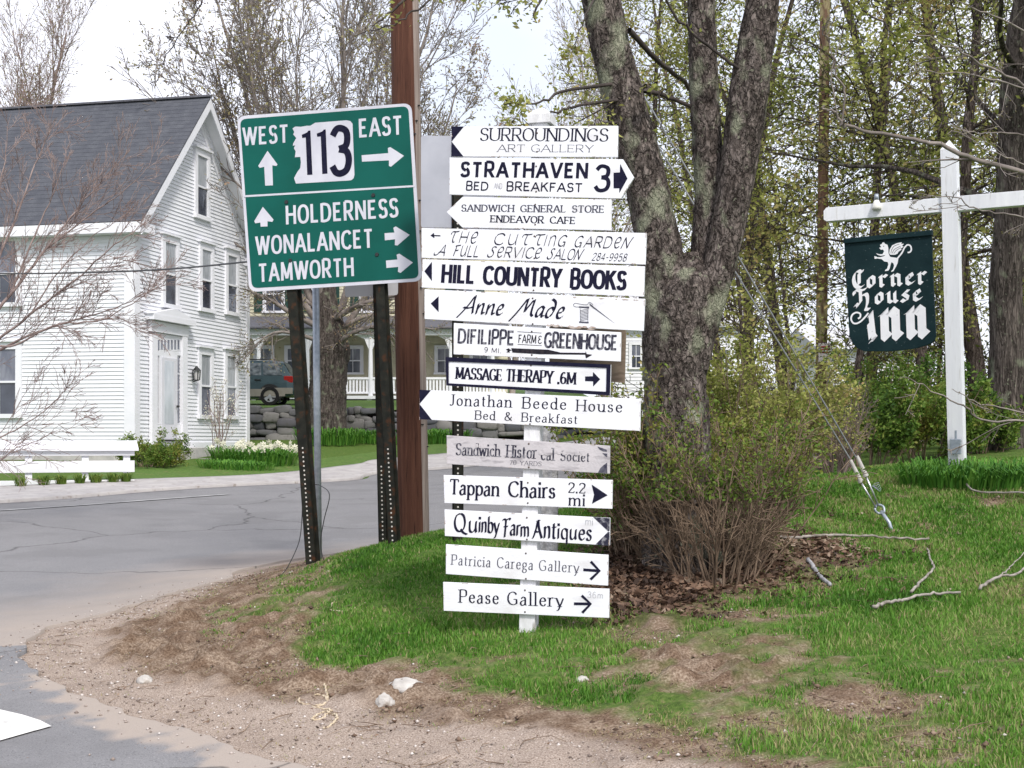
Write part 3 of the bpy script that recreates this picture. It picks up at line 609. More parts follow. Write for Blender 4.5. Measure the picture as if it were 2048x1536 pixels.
def put_text(mb, pl, txt, xl, yl, xr, yr, cap, style, off=.0016, space=3.6, track=1.0):
    S = STY[style]; O = pl.px(xl, yl); R = pl.px(xr, yr); w = np.linalg.norm(R - O); u = (R - O) / w; n = pl.n; v = unit(np.cross(n, u)); v = v if v[2] > 0 else -v
    c = cap * np.linalg.norm(O - V3(0, 0, ZC)) / np.linalg.norm(V3((xl - CX) / F, 1, -(yl - HY) / F)) / F; sy = c / 10
    keys = layout(txt); tot = -track
    for k in keys: tot += space + track if k == " " else GL[k][0] + track
    sx = w / tot; x = 0.0; lift = 0
    for k in keys:
        if k == " ": x += space + track; continue
        adv, strokes = GL[k]
        for si, (kd, pts) in enumerate(strokes):
            sl = S.get("slant", 0)
            P = [np.array([(x + a) * sx + b * sy * sl, b * sy]) for a, b in pts]
            zo = off + .00012 * si
            if kd == "d":
                r = max(S.get("thick", S.get("nib", .1)) * c * .55, .06 * c); q = P[0]
                qstrip(mb, [q + [-r, -r], q + [r, -r]], [q + [-r, r], q + [r, r]], O, u, v, n, zo); continue
            if "nib" in S:
                if kd in "cov": C = crom(P, 6, kd == "o")
                else: C = np.array(P)
                a = math.radians(S["nang"]); nb = np.array([math.cos(a), math.sin(a)]) * S["nib"] * c * .5
                T = np.gradient(C, axis=0); T /= np.linalg.norm(T, axis=1)[:, None] + 1e-9
                N = np.c_[-T[:, 1], T[:, 0]]; sg = np.sign(N @ nb); sg[sg == 0] = 1
                if kd in "p": sg[:] = sg  # straight pen strokes keep the nib direction
                Hh = nb[None] * np.ones((len(C), 1)); prp = N * (sg * S["mn"] * c * .5)[:, None]
                need = np.abs((Hh * N).sum(1)) < S["mn"] * c * .5
                Hh = np.where(need[:, None], Hh * .4 + prp, Hh)
                qstrip(mb, list(C - Hh), list(C + Hh), O, u, v, n, zo); continue
            def hw(d):
                a = math.radians(S.get("ang", 0)); t = abs(d[0] * math.sin(a) - d[1] * math.cos(a)) if S["thick"] != S["thin"] else 1
                return .5 * c * (S["thin"] + (S["thick"] - S["thin"]) * t ** 1.4)
            if kd in "lhtT":
                for i in range(len(P) - 1):
                    d = unit(P[i + 1] - P[i]); h_ = hw(d) if kd == "l" else .5 * c * S["thin"]
                    if abs(d[1]) > .35:
                        e = np.array([h_ / abs(d[1]), 0])
                    else: e = np.array([0, h_ / max(abs(d[0]), .3)])
                    A, B = P[i], P[i + 1]
                    if kd in "htT":                                    # arms sit inside the cap height
                        for yy, sgn in ((0, 1), (10, -1)):
                            if abs(pts[i][1] - yy) < .01 and abs(pts[i + 1][1] - yy) < .01: A = A + [0, h_ * sgn]; B = B + [0, h_ * sgn]
                    qstrip(mb, [A - e, B - e], [A + e, B + e], O, u, v, n, zo + .00005 * i)
                    if kd in "tT" and S.get("serif"):
                        for q, ok in ((B, True), (A, kd == "T")):
                            if ok:
                                tk = S["thin"] * c * .5; ln = c * .16; sg = -1 if q[1] > 5 * sy else 1
                                lo_, hi_ = (q[1] - ln, q[1]) if sg < 0 else (q[1], q[1] + ln)
                                qstrip(mb, [np.array([q[0] - tk, lo_]), np.array([q[0] - tk, hi_])], [np.array([q[0] + tk, lo_]), np.array([q[0] + tk, hi_])], O, u, v, n, zo + .0003)
            else:
                C = crom(P, 7, kd == "o"); T = np.gradient(C, axis=0)
                if kd == "o": T[0] = T[-1] = C[1] - C[-2]
                T /= np.linalg.norm(T, axis=1)[:, None] + 1e-9
                H = np.array([hw(t) for t in T]); N = np.c_[-T[:, 1], T[:, 0]] * H[:, None]
                lim = C.copy()
                if S["thick"] > .13:                                    # keep heavy bowls inside the line
                    top, bot = max(p[1] for p in pts) * sy, min(p[1] for p in pts) * sy
                    k_ = H * np.abs(T[:, 0])
                    mid = (top + bot) / 2
                    full = abs(top - bot) > 6 * sy
                    lim[:, 1] = np.where(C[:, 1] > mid, C[:, 1] - k_ * .8, C[:, 1] + k_ * .8) if (full or kd == "o") else C[:, 1]
                qstrip(mb, list(lim - N), list(lim + N), O, u, v, n, zo)
            if S.get("serif") and kd in "lv":
                for q, q2, yy in ((P[0], P[1], pts[0][1]), (P[-1], P[-2], pts[-1][1])):
                    d = unit(q2 - q)
                    if abs(d[1]) < .72 or min(abs(yy - r) for r in (0, 10, 6.6, 10.4, -3.2, 6.5)) > .15: continue
                    L = S["serif"] * c * .5; tk = S["thin"] * c * .9; x0, x1 = q[0] - L, q[0] + L
                    if yy in (6.6, 10.4, 6.5): x1 = q[0]
                    ya, yb = (q[1], q[1] + tk) if q2[1] > q[1] else (q[1] - tk, q[1])
                    qstrip(mb, [np.array([x0, ya]), np.array([x1, ya])], [np.array([x0, yb]), np.array([x1, yb])], O, u, v, n, zo + .0004)
        x += adv + track
def px_poly(mb, pl, pts, off=.0016): mb.poly([pl.px(a, b, off) for a, b in pts])
def px_line(mb, pl, pts, w, off=.0016, smooth=0):
    """painted line through photo points on plane pl, w wide in photo pixels"""
    P = crom(pts, smooth) if smooth else np.array(pts, float)
    T = np.gradient(P, axis=0); T /= np.linalg.norm(T, axis=1)[:, None] + 1e-9; N = np.c_[-T[:, 1], T[:, 0]] * w * .5
    for i in range(len(P) - 1):
        mb.poly([pl.px(*(P[i] - N[i]), off), pl.px(*(P[i + 1] - N[i + 1]), off), pl.px(*(P[i + 1] + N[i + 1]), off), pl.px(*(P[i] + N[i]), off)])

# ------------------------------------------------------------------ the white guide post and its boards
TH = math.radians(15)
hS = V3(math.cos(TH), -math.sin(TH), 0); nS = V3(-math.sin(TH), -math.cos(TH), 0)
PB = Plane(at(1065, 700, 9), hS)                     # front face of the post = back of the boards
BT = .022
PF = Plane(PB.p + PB.n * BT, hS)                     # front face of the boards
base = PB.px(1053, 1275); topc = PB.px(1079, 246); axv = unit(topc - base)
sp = thing("guide_post", on_ground(base[0], base[1]), "slim leaning white wooden post carrying thirteen direction boards", "post")
mb = MB(); Lp = np.linalg.norm(topc - base) + .25; W_ = .105
back = np.cross(axv, hS); back = unit(back if back[1] > 0 else -back)
mb.box(base + axv * (Lp / 2 - .25) + back * (W_ / 2 + .001), W_, W_, Lp, (hS, back, axv)); mb.build("post", M["post_white"], sp, bevel=.004)
mb = MB(); cc = topc + back * (W_ / 2); 
ring = lambda w, t: [cc + axv * t + hS * w * a + back * w * b for a, b in ((-1, -1), (1, -1), (1, 1), (-1, 1))]
lv = [ring(.076, .0), ring(.076, .055), ring(.045, .085), ring(.012, .105)]
for a, b in zip(lv, lv[1:]):
    for i in range(4): mb.poly([a[i], a[(i + 1) % 4], b[(i + 1) % 4], b[i]])
mb.poly(lv[-1]); mb.poly(lv[0][::-1]); mb.build("post_cap", M["post_white"], sp, bevel=.003)
BG = "direction boards on the white post"
def board(outline, label, mat="board_white", edge=None):
    c = np.mean([PF.px(*p) for p in outline], axis=0)
    t = thing("sign_board", PF.px(*outline[0]) * 0 + c, label, "sign", BG)
    mb = MB(); mb.prism([PF.px(*p) for p in outline], PF.n, BT - .0005)
    mb.build("board", M[mat], t, bevel=.0018)
    cx = 1082 - (np.mean([p[1] for p in outline]) - 215) * .0265 - 6
    ys = [p[1] for p in outline]
    chips(t, outline, 9, int(ys[0]))
    for fy in (.16, .84):
        q = PF.px(cx, min(ys) + 6 + (max(ys) - min(ys) - 8) * fy); s = MB(); ring_ = [[q + PF.n * h + (hS * math.cos(a) + Z * math.sin(a)) * r for a in np.linspace(0, 6.283, 9)[:-1]] for r, h in ((.0062, .0), (.0052, .0028), (.0015, .004))]
        for a, b in zip(ring_, ring_[1:]):
            for i in range(8): s.poly([a[i], a[(i + 1) % 8], b[(i + 1) % 8], b[i]])
        s.poly(ring_[-1]); s.build("screw", M["screw"], t)
    return t
def chips(t, outline, n, seed, size=1.0):
    """small flakes of missing paint along the board's edges"""
    rg = np.random.default_rng(seed); mb = MB(); N = len(outline)
    for k in range(n):
        i = rg.integers(N); a, b = np.array(outline[i]), np.array(outline[(i + 1) % N]); L = np.linalg.norm(b - a)
        if L < 20: continue
        d = (b - a) / L; nn = np.array([-d[1], d[0]]); q = a + d * rg.uniform(.03, .97) * L; w = rg.uniform(.8, 5.5) * size; h = rg.uniform(.5, 2.2) * size
        px_poly(mb, PF, [tuple(q + d * u * w + nn * (v * h + .15)) for u, v in ((-1, 0), (-.5, .7 + rg.random() * .4), (.1, .5), (.6, 1.0), (1, 0))], .0014 + .00008 * (k % 8))
    mb.build("flaked_paint", M["flake"], t)
M["screw"] = material("screw", (.05, .045, .045), (.12, .08, .06), 40, .6)
def letters(t, items, mat="ink", name="lettering"):
    for it in items:
        mb = MB(); put_text(mb, PF, *it); mb.build(name, M[mat], t)
def arrow(t, polys, mat="ink", off=.0016, lines=()):
    mb = MB()
    for p in polys: px_poly(mb, PF, p, off)
    for i, (pts, w) in enumerate(lines): px_line(mb, PF, pts, w, off + .0002 * i)
    return mb.build("arrow", M[mat], t)
c1 = lambda pts: [(820 + a / 4.096, 180 + b / 4.096) for a, b in pts]
c2 = lambda pts: [(820 + a / 4.096, 540 + b / 4.096) for a, b in pts]
c3 = lambda pts: [(820 + a / 3.49, 850 + b / 3.49) for a, b in pts]

t = board([(903, 253), (1236, 251.5), (1235, 314), (903, 313)], "white board reading SURROUNDINGS ART GALLERY, topmost on the post")
arrow(t, [[(903, 253), (928, 253), (904, 282.5), (903, 283)], [(903, 283.5), (904, 284), (927, 313), (903, 313)]])
letters(t, [("SURROUNDINGS", 960, 281.5, 1216, 283, 25.5, "serif")]); letters(t, [("ART GALLERY", 995, 303.5, 1187, 304.5, 14.5, "seriff")], "ink_soft")
t = board([(899, 314.8), (1246, 318.5), (1268, 355), (1242, 397), (898.6, 389)], "white board reading STRATHAVEN BED AND BREAKFAST with a big 3, pointed at its right end")
letters(t, [("STRATHAVEN", 922, 354, 1174, 357, 30.5, "bold", .0016, 3.6, 2.6)]); letters(t, [("BED", 932, 380, 976, 381.5, 17.5, "sans", .0016, 3.6, 1.6), ("BREAKFAST", 1013, 381.5, 1164, 384.5, 18, "sans", .0016, 3.6, 1.6)])
letters(t, [("3", 1188, 380.5, 1219, 381.5, 48.5, "digit")]); letters(t, [("AND", 988, 377, 1004, 377.5, 11, "thin")], "ink_faint")
arrow(t, [c1([(1668, 678), (1720, 675), (1722, 605), (1782, 725), (1715, 845), (1715, 805), (1668, 805)])])
t = board([(925, 393.6), (1223, 399.2), (1222, 460.5), (924.5, 455), (893, 424)], "white board reading SANDWICH GENERAL STORE ENDEAVOR CAFE, pointed at its left end")
letters(t, [("SANDWICH GENERAL STORE", 923, 423, 1208, 425.5, 14, "serifb", .0016, 5.5, 1.6)], "ink_soft"); letters(t, [("ENDEAVOR CAFE", 981, 444.5, 1150, 448, 14, "serifb", .0016, 5.5, 1.4)])
t = board([(843, 456), (1293, 466), (1290.7, 529), (843, 515.5)], "long white board hand lettered THE CUTTING GARDEN A FULL SERVICE SALON")
letters(t, [("~TH~e", 897, 485, 952, 487, 23, "hand", .0016, 3, 2.4), ("C~U~T~T", 986, 489, 1084, 491, 22, "hand", .0016, 3, 2.6), ("I~n~G", 1086, 492, 1131, 493, 22, "hand", .0016, 3, 2.2), ("~GARD~e~N", 1147, 494, 1260, 497, 22, "hand", .0016, 3, 1.8)])
letters(t, [("~A", 871, 511, 892, 512, 21, "hand"), ("~F~ULL", 905, 512, 956, 513.5, 22, "hand", .0016, 3, 1.6), ("~S~eRVIC~e", 976, 514, 1080, 517, 21, "hand", .0016, 3, 1.4), ("~SALO~N", 1095, 518, 1162, 520, 21, "hand", .0016, 3, 1.0)])
letters(t, [("284-9958", 1183, 520.5, 1252, 522.5, 14.5, "hand", .0016, 3, 1.4)])
arrow(t, [[(861, 471), (868, 465.5), (869, 476.5)]], lines=[([(866, 471), (881, 471.6)], 2.2)])
t = board([(845, 518.5), (1289.5, 532.5), (1287.5, 593.2), (843, 575)], "long white board reading HILL COUNTRY BOOKS in heavy capitals")
letters(t, [("HILL COUNTRY BOOKS", 884, 565.5, 1250, 580.5, 37, "xbold", .0016, 4.6, 2.0)])
arrow(t, [c2([(118, 10), (180, -68), (180, 90)])])
t = board([(849, 578.5), (1290, 597.6), (1287, 662), (849, 638)], "long white board lettered Anne Made in script beside a spool of thread")
letters(t, [("*A*n*n*e", 926, 626.5, 1006, 631, 34, "script", .0016, 3, .6), ("*M*a*d*e", 1033, 632, 1127, 638, 36, "script", .0016, 3, .6)])
arrow(t, [c2([(170, 275), (235, 215), (235, 345)])])
sp_ = MB()
for q in ([(1385, 297), (1468, 302), (1468, 314), (1385, 309)], [(1385, 420), (1464, 424), (1464, 437), (1385, 433)]): px_poly(sp_, PF, c2(q))
for k in range(8): px_line(sp_, PF, c2([(1395, 332 + k * 12), (1460, 318 + k * 12)]), .9, .0019 + .0001 * k)
px_line(sp_, PF, c2([(1395, 310), (1397, 420)]), .8, .003); px_line(sp_, PF, c2([(1460, 312), (1458, 424)]), .8, .0032)
px_poly(sp_, PF, c2([(1470, 270), (1484, 284), (1690, 446)]) + c2([(1500, 310), (1474, 288)]), .0022)
px_line(sp_, PF, c2([(1465, 300), (1410, 303), (1352, 300), (1340, 284), (1356, 272), (1400, 280), (1450, 284), (1468, 264), (1486, 272), (1500, 286)]), .9, .0026, 5)
sp_.build("spool_drawing", M["ink_soft"], t)
fl = MB()
for k in range(16):
    q = rng.uniform(1060, 1560); y0 = 445 + (q - 1060) * .072 + rng.uniform(-6, 10); w = rng.uniform(10, 38)
    px_poly(fl, PF, c2([(q - w, y0 + 2), (q - w * .4, y0 - rng.uniform(4, 13)), (q + w * .5, y0 - rng.uniform(2, 9)), (q + w, y0 + 4), (q, y0 + 7)]), .0012 + .0001 * k)
for k in range(7):
    q = (1570, 1760, 1780, 1840, 1860, 1690, 1350)[k]; y0 = 231 + (q - 1570) * .045; w = (26, 30, 14, 9, 12, 8, 16)[k]
    px_poly(fl, PF, c2([(q - w, y0), (q - w * .3, y0 + 9), (q + w * .6, y0 + 6), (q + w, y0 + 2), (q, y0 - 2)]), .0012 + .0001 * k)
fl.build("flaked_paint", M["flake"], t)
t = board([(907.5, 646), (1242, 664.6), (1241, 723), (907, 708.5)], "white board reading DIFILIPPE FARM and GREENHOUSE over a long thin arrow")
letters(t, [("DIFILIPPE", 916, 686.5, 1027, 691, 29.5, "sans", .0016, 3, 1.6), ("GREENHOUSE", 1089, 695.5, 1233, 701, 31, "sans", .0016, 3, 1.6)], "ink_worn")
letters(t, [("FARM", 1037, 685.5, 1072, 687, 16.5, "thin", .0016, 3, 1.6), ("+", 1076, 687, 1084, 687, 15, "thin")], "ink_brown"); letters(t, [("9 MI.", 968.5, 704, 1002, 706.5, 9.5, "thin", .0016, 3, 2)])
arrow(t, [c2([(830, 640), (960, 646), (1130, 652), (1235, 676), (1440, 678), (1440, 694), (1240, 692), (1060, 690), (840, 676)]), c2([(1440, 662), (1448, 688), (1495, 694), (1442, 724), (1436, 700)]), c2([(785, 650), (812, 640), (816, 650), (836, 656), (816, 664), (818, 676), (790, 674), (802, 662)])], "ink_brown", lines=[(c2([(880, 505), (1078, 516)]), .9), (c2([(882, 608), (1080, 620)]), .9)])
t = board([(891.5, 714), (1221.6, 729), (1220, 791), (893, 771)], "white board with thick black border reading MASSAGE THERAPY .6M")
fr = MB(); o4 = [(891.5, 714), (1221.6, 729), (1220, 791), (893, 771)]; i4 = [(897.5, 723), (1213.5, 736), (1212.6, 783.5), (897.5, 766.5)]
for i in range(4):
    j = (i + 1) % 4; fr.prism([PF.px(*o4[i], .006), PF.px(*o4[j], .006), PF.px(*i4[j], .006), PF.px(*i4[i], .006)], PF.n, .0058)
fr.build("border", M["ink"], t)
letters(t, [("MASSAGE", 912, 757.5, 1003, 762, 23.5, "deco", .0016, 3, 1.3), ("THERAPY", 1012.5, 762.5, 1105, 767, 25, "deco", .0016, 3, 1.3), (".6M", 1115, 767.5, 1151, 769, 24, "deco", .0016, 3, 1.3)])
arrow(t, [c2([(1435, 872), (1498, 870), (1500, 835), (1558, 895), (1500, 955), (1500, 912), (1435, 910)])])
t = board([(839, 779.5), (1281, 797.6), (1280, 862), (839, 838.5)], "long white board reading Jonathan Beede House Bed and Breakfast with a black left end")
arrow(t, [[(839, 779.5), (862, 780.5), (839.5, 807.5)], [(839.5, 808.5), (864, 839.8), (839, 838.5)]])
letters(t, [("Jonathan", 899, 811, 1023, 815, 22.5, "serif", .0016, 3, 2.0), ("Beede", 1045, 816.5, 1132, 819.5, 22.5, "serif", .0016, 3, 2.2), ("House", 1153, 822, 1244, 825, 23, "serif", .0016, 3, 2.2)])
letters(t, [("Bed & Breakfast", 950, 838.5, 1155, 848, 17.5, "serif", .0016, 6.5, 1.8)])
t = board([(893, 870.6), (1219.7, 891.5), (1219, 947.4), (894, 928)], "weathered grey board with flaking letters reading Sandwich Historical Society", "board_old")
letters(t, [("Sandwich", 912, 910, 1000, 913.5, 24, "serif", .0016, 3, 1.2), ("Histor", 1013, 914.5, 1073, 917.5, 25, "serif", .0016, 3, 1.2), ("cal", 1082, 920, 1108, 921, 24, "serif", .0016, 3, 1.6), ("Societ", 1121, 921.5, 1179, 924, 20, "serif", .0016, 3, 1.8)], "ink_worn")
letters(t, [("70 YARDS", 1019, 929, 1083, 932, 8.5, "seriff", .0016, 4, 1.6)], "ink_soft")
arrow(t, [c3([(1308, 150), (1345, 162), (1372, 172), (1376, 186), (1348, 184), (1325, 172)]), c3([(1342, 196), (1378, 200), (1376, 224), (1362, 216)]), c3([(1312, 332), (1330, 300), (1352, 280), (1376, 262), (1377, 336)])], "ink_soft")
fl = MB()
for k, (q, y0, w) in enumerate(((1045, 190, 20), (1080, 196, 16), (925, 196, 26), (965, 200, 22), (1170, 200, 20), (505, 150, 9), (1215, 205, 14), (470, 145, 8))):
    px_poly(fl, PF, c3([(q - w, y0 - 12), (q + w * .5, y0 - 16), (q + w, y0 + 6), (q, y0 + 14), (q - w * .9, y0 + 10)]), .0030 + .00005 * k)
fl.build("flaked_paint", M["board_old"], t)
t = board([(887, 950), (1224.6, 960), (1224, 1017.6), (888.8, 1006)], "white board reading Tappan Chairs 2.2 mi with a black triangle")
letters(t, [("Tappan", 900, 988.5, 998, 993, 31, "round", .0016, 3, 1.0), ("Chairs", 1017, 994, 1110, 997, 32, "round", .0016, 3, 1.0)]); letters(t, [("2.2", 1136, 985.5, 1171, 987, 21, "round"), ("mi", 1137, 1011, 1170, 1012.5, 24, "round", .0016, 3, 1.4)])
arrow(t, [c3([(1268, 415), (1380, 490), (1270, 550), (1285, 487)])])
t = board([(888.8, 1019), (1219.7, 1036), (1219, 1091), (889.6, 1072)], "stained white board reading Quinby Farm Antiques with a dark arrow end")
arrow(t, [c3([(1278, 642), (1395, 650), (1393, 738), (1383, 742)]), c3([(1383, 745), (1393, 748), (1393, 842), (1292, 836)])], "ink_worn")
letters(t, [("@q@u", 908, 1063, 955, 1065, 34, "quinby", .0016, 3, .9), ("i@nby", 957, 1064, 998, 1066.5, 31, "quinby", .0016, 3, .9), ("@far", 1006, 1069, 1040, 1071.5, 32, "quinby", .0016, 3, .9), ("m", 1041, 1073, 1058, 1073.5, 30, "quinby"), ("@a@nt", 1066, 1074.5, 1112, 1077.5, 35, "quinby", .0016, 3, .9), ("iq@ues", 1114, 1077, 1183, 1081, 31, "quinby", .0016, 3, 1.2)])
letters(t, [("mi", 1170, 1050, 1186, 1051, 15, "thin")], "ink_faint")
t = board([(891.6, 1088.7), (1216.3, 1110), (1215.4, 1171.5), (891.6, 1148)], "white board reading Patricia Carega Gallery in thin letters")
letters(t, [("Patricia", 903, 1129, 981, 1134.5, 20, "seriff", .0016, 3, 2.0), ("Carega", 994, 1135, 1066, 1140, 20.5, "seriff", .0016, 3, 2.0), ("Gallery", 1078, 1140.5, 1158, 1145.5, 20.5, "seriff", .0016, 3, 2.0)], "ink_soft")
AR = lambda a, b, u_, d_: [([a, b], 5.6), ([u_, b, d_], 5.4)]
arrow(t, [], lines=AR((1166.7, 1139.4), (1199, 1141.7), (1181.6, 1123), (1181, 1159)))
t = board([(886, 1164.3), (1218.3, 1178), (1217.7, 1236), (887.3, 1221.6)], "white board reading Pease Gallery, lowest on the post above the grass")
letters(t, [("Pease", 919, 1205, 997, 1208.5, 26, "serif", .0016, 3, 2.0), ("Gallery", 1015, 1209.5, 1127, 1214, 26.5, "serif", .0016, 3, 2.0)]); letters(t, [("36m", 1175, 1195, 1206, 1197, 12, "thin", .0016, 3, 2)], "ink_faint")
arrow(t, [], lines=AR((1148, 1207.3), (1181.4, 1207.8), (1163.5, 1191), (1164.5, 1225.5)))
t = thing("back_board", at(1246, 700, 9.2), "bare brown board end sticking out behind the farm board", "board")
mb = MB(); PK = Plane(at(1200, 700, 9.16), hS); mb.prism([PK.px(*p) for p in ((1100, 628), (1252, 640), (1249, 766), (1098, 752))], PK.n, .02); mb.build("board", material("board_brown", (.16, .12, .09), (.26, .2, .15), 12, .85, stretch=(1, 1, 5)), t)
# ------------------------------------------------------------------ green road sign
c4 = lambda pts: [(450 + a / 3.657, 180 + b / 3.657) for a, b in pts]
hG = V3(math.cos(math.radians(12)), -math.sin(math.radians(12)), 0)
PG_ = Plane(at(658, 395, 13), hG)
def rounded(q, r, n=6):
    out = []; N = len(q); q = [np.array(p, float) for p in q]
    for i in range(N):
        a, b, c = q[i - 1], q[i], q[(i + 1) % N]; u, v = unit(a - b), unit(c - b)
        for k in range(n + 1):
            t = k / n; out.append((1 - t) ** 2 * (b + u * r) + 2 * t * (1 - t) * b + t * t * (b + v * r))
    return [tuple(p) for p in out]
gs = thing("road_sign", ground_at(700, 1112), "large green route 113 road sign leaning on two dark steel posts", "road sign")
mb = MB(); mb.prism([PG_.px(*p) for p in rounded(c4([(88, 192), (1362, 95), (1442, 1398), (178, 1478)]), 17)], PG_.n, .012); mb.build("border", M["sign_silver"], gs)
mb = MB(); px_poly(mb, PG_, rounded(c4([(110, 214), (1341, 118), (1418, 1376), (197, 1450)]), 13), .002); mb.build("panel", M["sign_green"], gs)
for tx, a, b, cap in (("WEST", (137, 408), (462, 384), 132), ("EAST", (987, 349), (1294, 325), 138), ("HOLDERNESS", (452, 984), (1265, 930), 137), ("WONALANCET", (232, 1208), (1080, 1153), 136), ("TAMWORTH", (252, 1405), (940, 1361), 134)):
    (xa, ya), (xb, yb) = c4([a, b]); mb = MB(); put_text(mb, PG_, tx, xa, ya, xb, yb, cap / 3.657, "hwy", .004, 3, 2.6); mb.build("lettering", M["sign_silver"], gs)
for p in ([(312, 445), (385, 545), (378, 556), (347, 552), (352, 698), (295, 700), (288, 562), (255, 570), (244, 556)],
          [(1000, 478), (1195, 462), (1192, 425), (1210, 418), (1310, 482), (1215, 562), (1200, 556), (1200, 515), (1003, 525)],
          [(278, 855), (356, 948), (348, 965), (312, 960), (312, 998), (262, 1000), (260, 970), (222, 975), (215, 960)],
          [(1168, 1048), (1240, 1043), (1232, 1008), (1250, 998), (1352, 1060), (1262, 1138), (1243, 1135), (1245, 1092), (1170, 1100)],
          [(1178, 1248), (1262, 1240), (1256, 1205), (1275, 1197), (1375, 1262), (1285, 1338), (1265, 1330), (1268, 1294), (1182, 1302)]):
    mb = MB(); px_poly(mb, PG_, c4(p), .004); mb.build("arrow", M["sign_silver"], gs)
mb = MB(); px_line(mb, PG_, c4([(139, 778), (760, 741), (1388, 703)]), 3.8, .004); mb.build("divider", M["sign_silver"], gs)
mb = MB(); px_poly(mb, PG_, c4([(495, 282), (515, 268), (555, 270), (600, 262), (625, 262), (660, 240), (890, 222), (918, 228), (934, 248), (948, 620), (942, 645), (925, 660), (900, 663), (520, 685), (506, 645), (530, 600), (552, 570), (556, 530), (552, 490), (512, 492), (518, 450), (505, 425), (515, 405), (497, 408), (500, 392), (522, 352), (500, 325), (508, 308)]), .004)
shd = mb.build("route_shield", M["sign_silver"], gs)
mb = MB()
px_poly(mb, PG_, c4([(563, 328), (600, 312), (612, 298), (626, 297), (641, 620), (603, 622), (592, 348), (566, 352)]), .0055)
px_poly(mb, PG_, c4([(672, 320), (712, 304), (724, 290), (738, 289), (751, 612), (713, 615), (702, 340), (676, 343)]), .0055)
(xa, ya), (xb, yb) = c4([(778, 614), (922, 606)]); put_text(mb, PG_, "3", xa, ya, xb, yb, 90, "sans", .0055)
mb.build("route_number", M["ink"], shd)
for a in c4([(450, 820), (1085, 770), (478, 1248), (1112, 1204)]):
    mb = MB(); q = PG_.px(*a, .004); mb.poly([q + PG_.n * .006 + (hG * math.cos(t) + Z * math.sin(t)) * .017 for t in np.linspace(0, 6.28, 9)[:-1]]); 
    for k in range(8):
        t, t2 = k * math.pi / 4, (k + 1) * math.pi / 4
        mb.poly([q + (hG * math.cos(t) + Z * math.sin(t)) * .02, q + (hG * math.cos(t2) + Z * math.sin(t2)) * .02, q + PG_.n * .006 + (hG * math.cos(t2) + Z * math.sin(t2)) * .017, q + PG_.n * .006 + (hG * math.cos(t) + Z * math.sin(t)) * .017])
    mb.build("bolt", M["metal_black"], gs)
def channel_post(parent, P0, P1, w, h, n, mat, holes=(0.0, .42), ext=.3, name="post"):
    """steel U channel from P0 (ground) to P1 (top), w wide, perforated near the bottom"""
    ax_ = unit(P1 - P0); P0 = P0 - ax_ * ext; L = np.linalg.norm(P1 - P0); h = unit(h - ax_ * np.dot(h, ax_)); bk = np.cross(ax_, h); bk = bk if np.dot(bk, n) < 0 else -bk
    mb = MB(); d = w * .55; t = w * .14; c = (P0 + P1) / 2
    mb.box(c + bk * (t / 2), w * .42, t, L, (h, bk, ax_))
    for s in (-1, 1):
        mb.box(c + h * s * w * .255 + bk * (d / 2), t, d - .001, L - .002, (h, bk, ax_)); mb.box(c + h * s * w * .40 + bk * (d - t / 2), w * .2, t, L - .004, (h, bk, ax_))
    k = 0; zz = ext + .03
    while zz < ext + (L - ext) * holes[1]:
        q = P0 + ax_ * zz - bk * .0015
        if zz > ext + (L - ext) * holes[0]: mb.poly([q + (h * math.cos(a) + ax_ * math.sin(a)) * .0085 for a in np.linspace(0, 6.283, 9)[:-1]], 1)
        zz += .042
    return mb.build(name, [mat, M["hole"]], parent)
PPk = Plane(PG_.p - PG_.n * .02, hG)
def lean_post(parent, pl, top, foot, w, holes, mat=M["steel_dark"], name="post"):
    f = pl.px(*foot); g = ground_at(*foot)
    return channel_post(parent, pl.px(*foot), pl.px(*top), w, pl.h, pl.n, mat, holes, name=name)
lean_post(gs, PPk, (566, 330), (622, 1136), .14, (0, .30)); lean_post(gs, PPk, (746, 310), (786, 1096), .12, (0, .26))
# sign seen from behind on its own post, and two more posts
PB2 = Plane(at(915, 400, 12.3), V3(1, .06, 0))
t = thing("road_sign", ground_at(915, 1040), "back of a plain grey metal road sign between utility pole and guide boards", "road sign")
mb = MB(); mb.prism([PB2.px(*p) for p in rounded([(842, 271), (990, 273), (988, 456), (842, 455)], 5)], PB2.n, .004); mb.build("panel", M["sign_back"], t)
PB2b = Plane(PB2.p + PB2.n * .06, PB2.h); lean_post(t, PB2b, (915, 284), (916, 1040), .10, (0, .8), name="post")
PB3 = Plane(at(760, 500, 13.9), V3(1, -.1, 0))
t = thing("road_sign", ground_at(766, 1088), "pale back of a smaller road sign hidden behind the green sign", "road sign")
mb = MB(); mb.prism([PB3.px(*p) for p in rounded([(688, 445), (796, 442), (796, 590), (690, 594)], 6)], PB3.n, .004); mb.build("panel", material("sign_back_pale", (.50, .49, .52), (.56, .55, .58), 3, .5), t)
PB3b = Plane(PB3.p + PB3.n * .05, PB3.h); lean_post(t, PB3b, (752, 450), (766, 1092), .105, (0, .26), name="post")
t = thing("metal_pole", ground_at(638, 1125), "thin galvanised steel pole behind the left green sign post", "pole")
PM = Plane(at(636, 800, 13.7), V3(1, 0, 0)); mb = MB()
f0, f1 = PM.px(638, 1132), PM.px(629, 330); mb.tube([f0 - Z * .3, f1], .034, 16); mb.build("pole", M["galv"], t, smooth=True)
mb = MB(); mb.tube([f1, f1 + Z * .03], [.038, .02], 16); mb.build("cap", M["galv"], t)
t = thing("loose_wire", ground_at(600, 1150), "thin dark wire hanging loose at the foot of the green sign posts", "wire")
